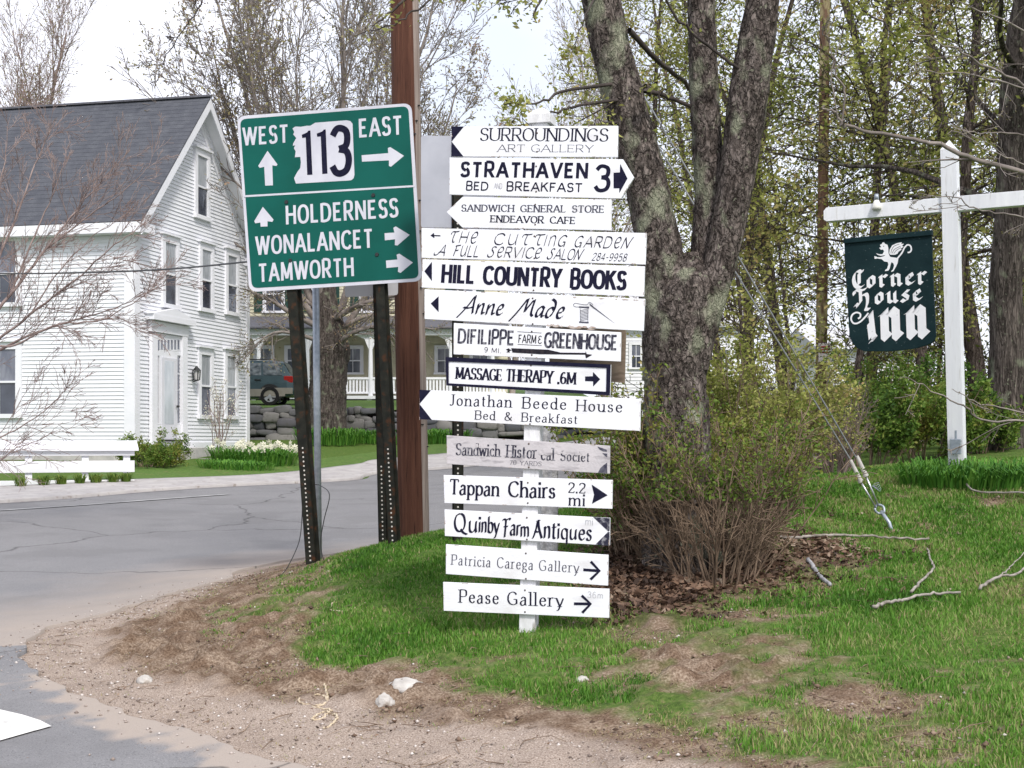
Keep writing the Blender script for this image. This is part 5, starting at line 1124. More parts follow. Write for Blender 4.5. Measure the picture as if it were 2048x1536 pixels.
while xx < py_ - .1:
    mb.box(V3(xx, 52.45, (zd + .155 + zr_ - .04) / 2), .075, .03, zr_ - .04 - zd - .155); xx += .125
mb.build("railing", M["trim"], t)

# ------------------------------------------------------------------ stone wall
t = thing("stone_wall", on_ground(-6, 42.4), "dry stone retaining wall of grey boulders below the raised lawn", "wall")
wx = np.linspace(-14, 3.2, 220); wz = np.linspace(0, 1, 18); WX, WZ = np.meshgrid(wx, wz); zt_ = UP_Z(wx, 42.6) + (fbm2(wx, wx * 0, 1.6, 3, 71) - .5) * .22; zb_ = height(wx, np.full_like(wx, 42.2)) - .2
mb = MB()
for k in range(len(wx) - 1):
    mb.poly([V3(wx[k], 42.5, zb_[k]), V3(wx[k + 1], 42.5, zb_[k + 1]), V3(wx[k + 1], 42.5, zt_[k + 1] - .12), V3(wx[k], 42.5, zt_[k] - .12)]); mb.poly([V3(wx[k], 42.5, zt_[k] - .12), V3(wx[k + 1], 42.5, zt_[k + 1] - .12), V3(wx[k + 1], 43.0, zt_[k + 1]), V3(wx[k], 43.0, zt_[k])])
mb.build("earth_core", material("earth_core", (.02, .018, .016), (.05, .045, .04), 20, .95), t)
import bmesh
bm = bmesh.new(); bmesh.ops.create_icosphere(bm, subdivisions=3, radius=1); SV = np.array([v.co[:] for v in bm.verts]); SF = np.array([[v.index for v in f.verts] for f in bm.faces]); bm.free()
rgw = np.random.default_rng(72); Vs, Fs, Ts, nvt = [], [], [], 0
row_f = [0, .25, .45, .64, .81, .97]
for ri in range(5):
    xq = -14.0
    while xq < 3.1:
        w_ = rgw.uniform(.26, .85) * (1.15 - .13 * ri); xm = xq + w_ / 2; zb1 = float(np.interp(xm, wx, zb_)); zt1 = float(np.interp(xm, wx, zt_)); f0, f1 = row_f[ri] + rgw.uniform(-.05, .05), row_f[ri + 1] + rgw.uniform(-.05, .07)
        h_ = (zt1 - zb1) * (f1 - f0); cz_ = zb1 + (zt1 - zb1) * (f0 + f1) / 2
        P_ = np.sign(SV) * np.abs(SV) ** .48; nz_ = fbm(SV * 1.3 + rgw.uniform(0, 50), 3, 73)[:, None]; P_ = P_ * (.78 + .40 * nz_) * np.array([w_ * .56, .24, h_ * .58]); a_ = rgw.normal(0, .12); P_ = np.c_[P_[:, 0] * math.cos(a_) - P_[:, 2] * math.sin(a_), P_[:, 1], P_[:, 0] * math.sin(a_) + P_[:, 2] * math.cos(a_)]
        Vs.append(P_ + V3(xm, 42.42 + rgw.uniform(-.06, .06), cz_)); Fs.append(SF + nvt); nvt += len(SV); Ts.append(np.full(len(SV), rgw.random())); xq += w_ * rgw.uniform(.93, 1.05)
M["field_stone"] = add_layer(leaf_material("field_stone", [(.075, .078, .09), (.14, .14, .15), (.235, .225, .215), (.11, .108, .122)], 0, .95), (.10, .10, .085), 6, .55, .68, amount=.6)
np_mesh("stonework", np.vstack(Vs), [np.vstack(Fs)], M["field_stone"], t, smooth=True, attrs={"tint": np.concatenate(Ts)})

# ------------------------------------------------------------------ station wagon
cx0 = at(588, 810, 46)[0]; cz0 = float(UP_Z(0, 46)); cy = 46.9
car = thing("parked_car", V3(cx0 - 2.3, cy, cz0), "blue green station wagon parked on the raised lawn by the porch", "car")
def cp(x, y, z): return V3(cx0 - x, cy + y, cz0 + z)
def loft(secs, closed=True):
    mb = MB(); n = len(secs[0]); b = 0
    for s in secs: mb.v += [tuple(p) for p in s]
    for i in range(len(secs) - 1):
        for k in range(n):
            k2 = (k + 1) % n; mb.f.append((i * n + k, i * n + k2, (i + 1) * n + k2, (i + 1) * n + k)); mb.m.append(0)
    mb.f.append(tuple(range(n - 1, -1, -1))); mb.m.append(0); mb.f.append(tuple((len(secs) - 1) * n + k for k in range(n))); mb.m.append(0)
    return mb
def sec(x, zb, zm, hw, zt_=None): 
    pts = [(-hw * .94, zb), (-hw, zb + .14), (-hw * 1.0, zm - .22), (-hw * .95, zm), (hw * .95, zm), (hw, zm - .22), (hw, zb + .14), (hw * .94, zb)]
    return [cp(x, a, b) for a, b in pts]
M["car_paint"] = material("car_paint", (.05, .085, .098), (.06, .10, .115), 2, .25, spec=.6, metal=.3); M["car_clad"] = material("car_clad", (.24, .22, .19), (.28, .26, .23), 5, .5); M["car_glass"] = material("car_glass", (.05, .065, .075), (.25, .28, .30), 3, .05, spec=1.0, stretch=(2, 1, 3)); M["tyre"] = material("tyre", (.012, .012, .013), None, rough=.85); M["rim"] = material("rim", (.5, .51, .53), None, rough=.3, metal=.6)
body = loft([sec(.06, .34, .80, .78), sec(.0, .36, .92, .82), sec(.25, .30, .97, .85), sec(1.2, .26, .97, .86), sec(3.2, .26, .93, .86), sec(3.5, .28, .92, .84), sec(4.4, .30, .80, .80), sec(4.68, .34, .68, .70)]).build("body", M["car_paint"], car, bevel=.02)
def gsec(x, zb, zt_, w0, w1): return [cp(x, -w0, zb), cp(x, -w1, zt_ - .05), cp(x, -w1 * .85, zt_), cp(x, w1 * .85, zt_), cp(x, w1, zt_ - .05), cp(x, w0, zb)]
loft([gsec(.12, .955, 1.0, .78, .77), gsec(.42, .955, 1.46, .79, .62), gsec(1.2, .955, 1.50, .80, .63), gsec(2.4, .93, 1.49, .80, .63), gsec(2.75, .92, 1.42, .80, .64), gsec(3.45, .90, .93, .78, .76)]).build("cabin", M["car_paint"], car, bevel=.015)
for a, b, a2, b2 in ((.40, 1.02, .56, 1.06), (1.10, 1.98, 1.12, 1.98), (2.06, 3.05, 2.06, 2.72)):
    for s in (-1, 1):
        def gp(x, z): f = (z - .95) / .52; return cp(x, s * (.80 - .165 * f + .012), z)
        mb = MB(); mb.poly([gp(a, 1.0), gp(b, 1.0), gp(b2, 1.40), gp(a2, 1.40)]); mb.build("side_window", M["car_glass"], car)
mb = MB(); mb.poly([cp(.135, -.66, 1.03), cp(.135, .66, 1.03), cp(.375, .56, 1.42), cp(.375, -.56, 1.42)]); mb.build("rear_window", M["car_glass"], car)
mb = MB(); mb.poly([cp(3.35, -.66, 1.0), cp(3.35, .66, 1.0), cp(2.82, .56, 1.42), cp(2.82, -.56, 1.42)]); mb.build("windscreen", M["car_glass"], car)
for s in (-1, 1):
    mb = MB(); mb.box(cp(2.3, s * .868, .42), 4.0, .03, .24); mb.box(cp(.55, s * .868, .48), 1.0, .032, .20); mb.build("side_cladding", M["car_clad"], car)
    mb = MB(); mb.box(cp(.2, s * .80, .86), .3, .07, .22); mb.build("tail_light", material("tail_light", (.35, .015, .01), None, rough=.2), car, bevel=.02)
    mb = MB(); mb.tube([cp(.7, s * .55, 1.53), cp(2.4, s * .55, 1.53)], .02, 6); mb.build("roof_rail", M["metal_black"], car)
    mb = MB(); mb.box(cp(1.2, s * .865, .84), .2, .03, .04); mb.build("door_handle", M["metal_black"], car)
mb = MB(); mb.box(cp(-.03, 0, .42), .16, 1.5, .24); mb.build("rear_bumper", M["car_clad"], car, bevel=.03)
for xw in (.80, 3.55):
    for s in (-1, 1):
        c = cp(xw, s * .80, .31); mb = MB(); prof = [(.20, -.10), (.30, -.10), (.318, -.06), (.318, .06), (.30, .10), (.20, .10)]
        ring_ = [[c + V3(math.cos(a) * r_, y_ * 1.0, math.sin(a) * r_) for a in np.linspace(0, 2 * math.pi, 25)[:-1]] for r_, y_ in prof]
        for a, b in zip(ring_, ring_[1:]):
            for i in range(24): mb.poly([a[i], a[(i + 1) % 24], b[(i + 1) % 24], b[i]])
        wh = mb.build("wheel", M["tyre"], car)
        mb = MB(); yo = V3(0, s * .075, 0)
        for k in range(5):
            a = k * 2 * math.pi / 5; d = V3(math.cos(a), 0, math.sin(a)); e_ = V3(-math.sin(a), 0, math.cos(a)); mb.prism([c + yo + e_ * .035, c + yo + d * .2 + e_ * .055, c + yo + d * .2 - e_ * .055, c + yo - e_ * .035], V3(0, s, 0), .03)
        mb.tube([c + yo * .5, c + yo * 1.2], .05, 12); r0 = [[c + yo * .9 + V3(math.cos(a) * r_, 0, math.sin(a) * r_) for a in np.linspace(0, 2 * math.pi, 25)[:-1]] for r_ in (.17, .205)]
        for i in range(24): mb.poly([r0[0][i], r0[0][(i + 1) % 24], r0[1][(i + 1) % 24], r0[1][i]])
        mb.build("rim", M["rim"], wh)
        mb = MB(); mb.poly([c + V3(math.cos(a) * .38, s * .071, math.sin(a) * .38 + .02) for a in np.linspace(-.35, math.pi + .35, 18)]); mb.build("wheel_arch", M["metal_black"], car)

# ------------------------------------------------------------------ far pale houses and other posts on the right
def far_house(name_label, px0, px1, py0, py1, Y, depth, roof_py, wall_m, wins, gable=False):
    pl = Plane(at((px0 + px1) / 2, 700, Y), V3(1, 0, 0)); x0, x1 = pl.px(px0, 700)[0], pl.px(px1, 700)[0]; zt_ = pl.px(0, py0)[2]; zb_ = min(pl.px(0, py1)[2], hz((x0 + x1) / 2, Y)) - .2; zr = pl.px(0, roof_py)[2]
    t = thing("pale_house", V3((x0 + x1) / 2, Y, zb_ + .2), name_label, "house")
    mb = MB(); eh = .16; z = zb_
    while z < zt_: mb.poly([V3(x0, Y - .03, z), V3(x1, Y - .03, z), V3(x1, Y - .002, z + eh), V3(x0, Y - .002, z + eh)]); z += eh
    mb.box(V3((x0 + x1) / 2, Y + depth / 2, (zt_ + zb_) / 2), x1 - x0, depth, zt_ - zb_); mb.build("wall", wall_m, t)
    mb = MB(); mb.prism([V3(x0 - .4, Y - .4, zt_ + .01), V3(x0 - .4, Y + depth + .4, zt_ + .01), V3(x0 - .4, Y + depth / 2, zr)], V3(-1, 0, 0), x1 - x0 + .8); mb.build("roof", M["roof_pale"], t)
    for a, b, c, d in wins: win(t, pl, a, b, c, d, None, .1, up="glass_mid", hood=False, bars=1)
    return t
M["roof_pale"] = material("roof_pale", (.45, .45, .48), (.55, .55, .58), 4, .8)
far_house("white house far behind the foreground tree and shrub", 1225, 1500, 655, 800, 62, 8, 560, M["clap"], [(1262, 1282, 690, 735), (1400, 1418, 700, 740), (1440, 1458, 700, 740)])
far_house("low pale house far behind the hanging inn sign", 1655, 1850, 700, 790, 48, 7, 640, M["clap"], [(1688, 1732, 732, 764)])
t = thing("utility_pole", on_ground(*at(1640, 905, 24)[:2]), "weathered brown utility pole with a paper notice, far behind the guy wire", "utility pole")
P0, P1 = at(1640, 925, 24), at(1651, -80, 24); mb = MB(); mb.tube([P0 - Z * .4, P1], [.105, .085], 14); M["pole_old"] = add_layer(material("pole_old", (.13, .07, .045), (.22, .13, .085), 6, .85, .4, 20, (4, 4, .4)), (.42, .36, .20), 3, .50, .60, (2, 2, .8), 5); mb.build("pole", M["pole_old"], t, smooth=True)
mb = MB(); q = at(1658, 800, 23.9); mb.tube([V3(q[0], q[1], hz(q[0], q[1]) - .2), at(1657, 725, 23.9)], .035, 10); mb.build("cable_guard", M["galv"], t)
mb = MB(); q = at(1650, 705, 23.85); mb.box(q, .22, .02, .32); nt = mb.build("notice", material("notice", (.62, .58, .58), (.72, .66, .66), 10, .8), t)
mb = MB(); 
for k in range(3): mb.box(q + Z * (.10 - k * .05) - V3(0, .012, 0), .16, .004, .02)
mb.build("notice_print", material("notice_red", (.45, .06, .06), None), nt)
for (px, py0, py1, Y, w, lb) in ((1094, 855, 1120, 11.2, .075, "rough grey granite post close behind the white guide post"),):
    b = at(px, py1, Y); tp = at(px, py0, Y); gz = hz(b[0], b[1]); t = thing("stone_post", V3(b[0], b[1], gz), lb, "stone post")
    mb = MB(); lv4 = np.linspace(min(gz, b[2]) - .2, tp[2], 12); prev = None
    for k, z in enumerate(lv4):
        ring_ = [V3(b[0], b[1], z) + V3(math.cos(a), math.sin(a), 0) * w * (1.25 + .25 * math.cos(4 * a + 3.14)) * (1 + rng.uniform(-.05, .05)) * (1 if k < 11 else .85) for a in np.linspace(0, 6.283, 17)[:-1]]
        if prev is not None:
            for i in range(16): mb.poly([prev[i], prev[(i + 1) % 16], ring_[(i + 1) % 16], ring_[i]])
        prev = ring_
    mb.poly(prev); mb.build("shaft", M["granite"], t)
# ------------------------------------------------------------------ trees: segment growth, tube meshes, leaf quads
def tubes_np(segs, sides):
    S = np.array([np.r_[a, b, r0, r1] for a, b, r0, r1 in segs]); p, q, r0, r1 = S[:, :3], S[:, 3:6], S[:, 6], S[:, 7]
    d = q - p; d /= np.linalg.norm(d, axis=1)[:, None] + 1e-9
    ref = np.where(np.abs(d[:, 1:2]) < .9, np.array([[0, 1, 0]]), np.array([[1, 0, 0]])); u = np.cross(d, ref); u /= np.linalg.norm(u, axis=1)[:, None]; w = np.cross(d, u)
    a = np.linspace(0, 2 * math.pi, sides, endpoint=False); c, s = np.cos(a), np.sin(a)
    off = u[:, None] * c[None, :, None] + w[:, None] * s[None, :, None]
    q2 = q + d * (r1 * .5)[:, None]
    V = np.concatenate([p[:, None] + off * r0[:, None, None], q2[:, None] + off * r1[:, None, None]], 1).reshape(-1, 3)
    b = (np.arange(len(S)) * 2 * sides)[:, None]; k = np.arange(sides)[None]; k2 = (k + 1) % sides
    Fq = np.stack([b + k, b + k2, b + sides + k2, b + sides + k], -1).reshape(-1, 4)
    return V, Fq
def branch_mesh(name, segs, mat, parent, thr=.02):
    big = [s for s in segs if s[2] > thr * 3]; mid = [s for s in segs if thr < s[2] <= thr * 3]; sm = [s for s in segs if s[2] <= thr]
    Vs, Fs, n = [], [], 0
    for L, k in ((big, 10), (mid, 6), (sm, 4)):
        if L: V, Fq = tubes_np(L, k); Vs.append(V); Fs.append(Fq + n); n += len(V)
    return np_mesh(name, np.vstack(Vs), [np.vstack(Fs)], mat, parent, smooth=True)
def leaf_mesh(name, pts, size, mat, parent, rg, clump=.7, aspect=.5, bias=0.0, loc=None, flat=0.0):
    pts = np.asarray(pts, float); n = len(pts); u = rg.normal(size=(n, 3)); u[:, 2] *= (1 - flat) * .8; u /= np.linalg.norm(u, axis=1)[:, None]
    v = np.cross(u, rg.normal(size=(n, 3)) * np.array([1 - flat, 1 - flat, 1]) + 1e-3); v /= np.linalg.norm(v, axis=1)[:, None]
    s = size * rg.uniform(.55, 1.25, n)[:, None]
    bendn = np.cross(u, v) * s * .18
    V = np.stack([pts - u * s * .5, pts + v * s * .5 * aspect - bendn * .3, pts + u * s * .5 + bendn, pts - v * s * .5 * aspect - bendn * .3], 1).reshape(-1, 3)
    b = np.arange(n)[:, None] * 4; Fq = b + np.arange(4)[None]
    tint = np.clip(.5 + (fbm(pts * clump, 2, 9) - .5) * 1.3 + rg.normal(0, .17, n) + bias, 0, 1)
    return np_mesh(name, V, [Fq], mat, parent, loc=loc, attrs={"tint": np.repeat(tint, 4)})
def grow(p, d, L, r, lev, P, segs, tips, rg):
    n = max(2, int(round(L / P["seg"][lev]))); st = L / n; rr = r; sp = P["n"][lev] if lev < P["max"] else 0
    acc = rg.random()
    for i in range(n):
        d = d + rg.normal(size=3) * P["wob"][lev]; d[2] += P["up"][lev]; d = d / np.linalg.norm(d)
        q = p + d * st; f = (i + 1) / n; r2 = max(r * (1 - (1 - P.get("tip", .25)) * f), P.get("rmin", .003)); segs.append((p, q, rr, r2))
        if lev >= P["leaflev"]: tips.append((q, lev))
        if sp and f > P["start"][lev]:
            acc += sp / n
            while acc >= 1:
                acc -= 1; ax_ = rg.normal(size=3); ax_ -= d * np.dot(ax_, d); ax_ /= np.linalg.norm(ax_) + 1e-9
                a = math.radians(P["ang"][lev] + rg.normal() * 9); cd = d * math.cos(a) + ax_ * math.sin(a)
                if "sq" in P: cd = cd * np.array([1, P["sq"], 1]); cd /= np.linalg.norm(cd)
                grow(p + (q - p) * rg.random(), cd, L * P["ratio"][lev] * (1.15 - .6 * f) * rg.uniform(.7, 1.2), max(min(r2 * P.get("rr", .55), r2), P.get("rmin", .003)), lev + 1, P, segs, tips, rg)
        p, rr = q, r2
def leaf_pts(tips, per, spread, rg):
    T = np.array([t[0] for t in tips]); T = np.repeat(T, per, axis=0); return T + rg.normal(size=T.shape) * spread
def make_tree(name, label, cat, base, height_, r, P, bark, leaf=None, per=2, lsize=.08, spread=.12, seed=1, group=None, lean=(0, 0), bias=0., thr=.02, crown="crown", clump=.5):
    rg = np.random.default_rng(seed); t = thing(name, base, label, cat, group); segs, tips = [], []
    grow(V3(*base) - Z * .3, unit(V3(lean[0], lean[1], 1)), height_, r, 0, P, segs, tips, rg)
    branch_mesh("trunk", segs, bark, t, thr)
    if leaf is not None: leaf_mesh(crown, leaf_pts(tips, per, spread, rg), lsize, leaf, t, rg, clump, bias=bias)
    return t
def limb_tree(t, limbs, P, bark, leaf, per, lsize, spread, seed, thr=.012, trunkname="branches", sides_lev=1, bias=0., crown="crown"):
    """limbs: list of (world points, r0, r1) with random side twigs grown along them"""
    rg = np.random.default_rng(seed); segs, tips = [], []
    for pts, r0, r1, dens in limbs:
        C = crom(pts, 6); n = len(C); C = C + rg.normal(size=C.shape) * .012 * np.linspace(0, 1, n)[:, None]
        for i in range(n - 1):
            f = i / (n - 1); f2 = (i + 1) / (n - 1); segs.append((C[i], C[i + 1], r0 + (r1 - r0) * f, r0 + (r1 - r0) * f2)); L = np.linalg.norm(C[i + 1] - C[i]); d = unit(C[i + 1] - C[i])
            if sides_lev == 1 and f > .5: tips.append((C[i + 1], 3))
            k = rg.poisson(dens * L * (.35 + f))
            for _ in range(k):
                ax_ = rg.normal(size=3); ax_ -= d * np.dot(ax_, d); ax_ = unit(ax_); a = math.radians(rg.uniform(22, 55)); cd = d * math.cos(a) + ax_ * math.sin(a)
                grow(C[i] + (C[i + 1] - C[i]) * rg.random(), cd, P["L"] * rg.uniform(.45, 1.2) * (1.2 - .6 * f), max((r0 + (r1 - r0) * f) * .5, P["rmin"]) if (r0 + (r1 - r0) * f) * .5 < P["rcap"] else P["rcap"], 1, P, segs, tips, rg)
    branch_mesh(trunkname, segs, bark, t, thr)
    if leaf is not None: leaf_mesh(crown, leaf_pts(tips, per, spread, rg), lsize, leaf, t, rg, .6, bias=bias)

# --- triple trunk tree behind the guide boards
def stem(name, mat, parent, px_rows, Y, seed, sides=44, amp=.016, ext=None):
    """bark stem following (py, px centre, px width) rows at distance Y, real relief from noise"""
    R = np.array(sorted(px_rows), float); ys = np.linspace(R[0, 0], R[-1, 0], 150); cx = np.interp(ys, R[:, 0], R[:, 1]); w = np.interp(ys, R[:, 0], R[:, 2])
    ker = np.ones(9) / 9; pad = lambda a: np.convolve(np.r_[[a[0]] * 4, a, [a[-1]] * 4], ker, "valid"); cx, w = pad(cx), pad(w)
    Yv = np.interp(ys, R[:, 0], R[:, 3] if R.shape[1] > 3 else np.full(len(R), Y))
    C = np.stack([(cx - CX) / F * Yv, Yv, ZC - (ys - HY) / F * Yv], 1); r = w * .5 / F * Yv
    th = np.linspace(0, 2 * math.pi, sides, endpoint=False); Pn = np.stack([(C[:, None, 0] * 0 + np.cos(th)[None] * 3.0).ravel(), (C[:, None, 0] * 0 + np.sin(th)[None] * 3.0).ravel(), np.repeat(C[:, 2] * 4.5, sides)], 1)
    n1 = fbm(Pn, 4, seed).reshape(len(ys), sides); n2 = fbm(Pn * np.array([3, 3, 2.2]), 3, seed + 5).reshape(len(ys), sides)
    rr = r[:, None] * (1 + (n1 - .5) * .16) + (np.abs(n2 - .5) * 2 - .4) * amp
    V = C[:, None] + V3(1, 0, 0) * (rr * np.cos(th)[None])[..., None] + V3(0, 1, 0) * (rr * np.sin(th)[None])[..., None]
    k = (np.arange(len(ys) - 1)[:, None] * sides + np.arange(sides)[None]).ravel(); k2 = (np.arange(len(ys) - 1)[:, None] * sides + (np.arange(sides)[None] + 1) % sides).ravel()
    return np_mesh(name, V.reshape(-1, 3), [np.c_[k, k2, k2 + sides, k + sides][:, ::-1]], mat, parent, smooth=True)
YT = 10.6; tb = at(1365, 1150, YT); tr = thing("tree", on_ground(tb[0], tb[1]), "old tree with three rough lichened trunks rising behind the guide boards", "tree")
stem("trunk", M["bark_cherry"], tr, [(1240, 1365, 175), (1150, 1365, 168), (1000, 1357, 142), (850, 1352, 134), (740, 1352, 122), (650, 1362, 140), (600, 1369, 142), (560, 1378, 124), (530, 1382, 70), (505, 1384, 16)], YT, 11, amp=.02)
stem("trunk", M["bark_cherry"], tr, [(760, 1332, 96), (650, 1334, 100), (560, 1326, 100), (500, 1320, 94), (450, 1308, 88), (400, 1300, 88), (300, 1276, 88), (200, 1249, 86), (100, 1221, 83), (0, 1203, 80), (-250, 1150, 66), (-600, 1105, 45)], YT + .02, 13)
stem("trunk", M["bark_cherry"], tr, [(720, 1388, 70), (600, 1402, 72), (500, 1414, 66), (400, 1420, 62), (300, 1415, 60), (200, 1409, 61), (100, 1405, 57), (0, 1403, 55), (-250, 1400, 46), (-600, 1420, 30)], YT + .12, 17)
stem("trunk", M["bark_cherry"], tr, [(740, 1385, 60), (680, 1396, 66), (600, 1420, 70), (500, 1447, 70), (400, 1467, 72), (300, 1482, 77), (200, 1494, 82), (100, 1511, 76), (0, 1525, 68), (-250, 1570, 55), (-600, 1640, 36)], YT - .06, 19)
PT = dict(max=3, leaflev=2, seg=[.3, .16, .12, .1], wob=[.1, .13, .16, .18], up=[.0, -.015, -.02, -.02], n=[6, 5, 3, 0], start=[.2, .2, .2, 0], ang=[45, 40, 40, 40], ratio=[.5, .5, .55, .5], L=.75, rmin=.0026, rcap=.010, tip=.3, rr=.55)
A = lambda pts: [at(*p) for p in pts]
limbs = [(A([(1258, 60, 10.5), (1310, 115, 10.8), (1368, 165, 11.2), (1450, 250, 11.8)]), .024, .016, .0), (A([(1225, 168, 10.5), (1130, 182, 10.2), (1080, 204, 10.0), (1008, 208, 9.8)]), .015, .004, 1.8), (A([(1240, 200, 10.5), (1160, 210, 10.2), (1120, 222, 10.0), (1075, 240, 9.8)]), .015, .004, 1.8),
         (A([(1380, 212, 10.7), (1330, 192, 10.5), (1298, 180, 10.3), (1290, 178, 10.3)]), .016, .02, .0), (A([(1318, 184, 10.4), (1320, 230, 10.4), (1326, 275, 10.35)]), .008, .003, 1.), (A([(1360, 160, 10.6), (1336, 175, 10.5), (1320, 185, 10.4)]), .005, .004, .5),
         (A([(1235, 245, 10.5), (1190, 250, 10.2), (1150, 262, 9.9)]), .012, .004, 1.5), (A([(1500, 150, 10.5), (1450, 118, 10.4), (1380, 60, 10.3), (1330, 0, 10.2)]), .014, .010, .3),
         (A([(1180, -80, 10.5), (1100, -120, 10.0), (1000, -90, 9.6), (900, -60, 9.4), (800, 10, 9.2), (745, 50, 9.1)]), .03, .004, 2.0), (A([(1170, -140, 10.5), (1050, -140, 9.6), (980, -40, 9.2), (960, 10, 9.1)]), .02, .003, 3.5), (A([(1180, -60, 10.5), (1120, -30, 10.0), (1075, 10, 9.8), (1068, 50, 9.7)]), .02, .003, 3.2),
         (A([(1000, -120, 9.6), (860, 0, 9.3), (800, 40, 9.2), (720, 70, 9.2)]), .010, .003, 3.0),
         (A([(1200, -30, 10.5), (1172, 30, 10.2), (1150, 75, 10.1)]), .01, .003, 3), (A([(1535, -40, 10.5), (1640, -60, 10.3), (1720, 10, 10.2), (1790, 70, 10.1)]), .02, .004, 2.5)]
PT["L"] = .5
limb_tree(tr, limbs, PT, M["twig_dark"], M["leaf_spring"], 2, .05, .04, 31)
PT["L"] = .42
limb_tree(tr, [(A([(1150, -200, 10.5), (900, -260, 9.6), (600, -180, 9.2), (450, -60, 9.0), (395, 20, 9.0), (365, 62, 9.0), (325, 125, 9.0), (300, 185, 9.0)]), .009, .002, .8)], PT, M["twig_dark"], None, 2, .05, .05, 32)
PTC = dict(max=3, leaflev=2, seg=[.5, .35, .25, .2], wob=[.1, .12, .15, .16], up=[.03, .02, .01, 0], n=[7, 5, 4, 0], start=[.2, .2, .2, 0], ang=[40, 42, 45, 40], ratio=[.5, .5, .5, .5], tip=.3, rr=.55, rmin=.004)
segs, tips = [], []; rg = np.random.default_rng(77)
for px, r_ in ((1105, .085), (1420, .06), (1640, .07)): grow(at(px, -590, YT), unit(V3((px - 1400) / 600, rg.normal() * .2, 1)), 3.6, r_, 0, PTC, segs, tips, rg)
branch_mesh("branches", segs, M["bark_brown"], tr); leaf_mesh("crown", leaf_pts(tips, 3, .12, rg), .06, M["leaf_spring"], tr, rg)

# --- big budding maple in front of the stone wall
mbase = at(655, 868, 41); mbase[2] = hz(mbase[0], mbase[1]); mt = thing("tree", mbase, "huge old budding maple with a thick trunk in front of the stone wall", "tree")
stem("trunk", M["bark_grey"], mt, [(885, 652, 92), (860, 652, 82), (800, 655, 76), (740, 658, 74), (700, 662, 80), (660, 660, 66), (600, 652, 46), (540, 650, 34)], 41, 23, amp=.05)
PM_ = dict(max=4, leaflev=3, seg=[.9, .6, .45, .35, .3], wob=[.07, .09, .11, .13, .14], up=[.045, .05, .04, .03, .02], n=[10, 8, 6, 4, 0], start=[.1, .12, .12, .1, 0], ang=[27, 30, 32, 34, 30], ratio=[.55, .52, .5, .5, .5], tip=.2, rr=.55, rmin=.008, L=3)
rg = np.random.default_rng(5); segs, tips = [], []
for px, py, dx, dy, L, r_ in ((652, 560, .05, 0, 11.5, .12), (640, 640, -.45, .1, 11, .12), (672, 650, .42, -.1, 10.5, .12), (645, 660, -.75, -.2, 8.5, .10), (680, 672, .8, .2, 8.5, .10), (655, 600, .1, .5, 10, .10), (650, 610, -.2, -.5, 10, .10)):
    grow(at(px, py, 41), unit(V3(dx, dy, 1)), L, r_, 0, PM_, segs, tips, rg)
branch_mesh("branches", segs, M["twig_maple"], mt, .03); pts_ = leaf_pts(tips, 1, .15, rg); pts_ = pts_[rg.random(len(pts_)) < .5]; leaf_mesh("crown", pts_, .105, M["leaf_bud"], mt, rg, .25)
LB = [([(650, 660, 40.8), (590, 630, 40.2), (540, 600, 39.8), (505, 585, 39.5)], .10, .02, 4.5), ([(655, 690, 40.8), (600, 670, 40), (550, 665, 39.5), (508, 690, 39.3)], .07, .015, 4.5), ([(662, 640, 40.8), (720, 610, 40.2), (790, 590, 39.8), (880, 570, 39.5)], .10, .02, 4.5), ([(668, 690, 40.8), (720, 660, 40), (790, 650, 39.6), (880, 660, 39.3)], .08, .015, 4.5), ([(672, 660, 40.8), (740, 630, 41), (840, 620, 40.8), (960, 600, 40.6)], .08, .015, 4.), ([(648, 630, 40.8), (600, 590, 41), (560, 560, 40.8)], .08, .02, 4.)]
PLB = dict(max=3, leaflev=2, seg=[.4, .3, .25, .2], wob=[.1, .14, .16, .16], up=[0, -.02, -.02, 0], n=[6, 5, 3, 0], start=[.1, .1, .1, 0], ang=[35, 38, 38, 30], ratio=[.5, .5, .5, .5], L=1.5, rmin=.006, rcap=.025, tip=.3, rr=.6)
limb_tree(mt, [([at(*p) for p in pts], a_, b_, dn_) for pts, a_, b_, dn_ in LB], PLB, M["twig_maple"], M["leaf_bud"], 1, .07, .1, 44, thr=.03)
# --- trees behind the houses
PB_ = dict(max=3, leaflev=2, seg=[.9, .7, .5, .4], wob=[.05, .07, .09, .1], up=[.03, .06, .05, .03], n=[26, 14, 5, 0], start=[.12, .1, .1, 0], ang=[26, 27, 28, 30], ratio=[.42, .42, .5, .5], tip=.15, rr=.42, rmin=.008)
for i, (px, Y, h_, r_, lb) in enumerate(((42, 58, 17.5, .26, "tall pinkish budding tree behind the white house at the left"), (-60, 56, 15, .22, "slimmer budding tree behind the white house at the far left edge"), (1120, 66, 17, .2, "bare greyish tree behind the top of the guide post"), (1215, 60, 15.5, .18, "bare twiggy tree behind the left trunk of the old tree"), (905, 64, 12.5, .2, "brownish budding tree behind the grey sign back"), (1020, 58, 10.5, .16, "low budding tree behind the guide boards"))):
    x_ = at(px, 0, Y)[0]; make_tree("tree", lb, "tree", on_ground(x_, Y), h_, r_, PB_, M["twig_red"] if px < 100 else M["twig_grey"], M["leaf_bud"] if px != 1120 else None, 1, .09, .2, 100 + i, thr=.03)
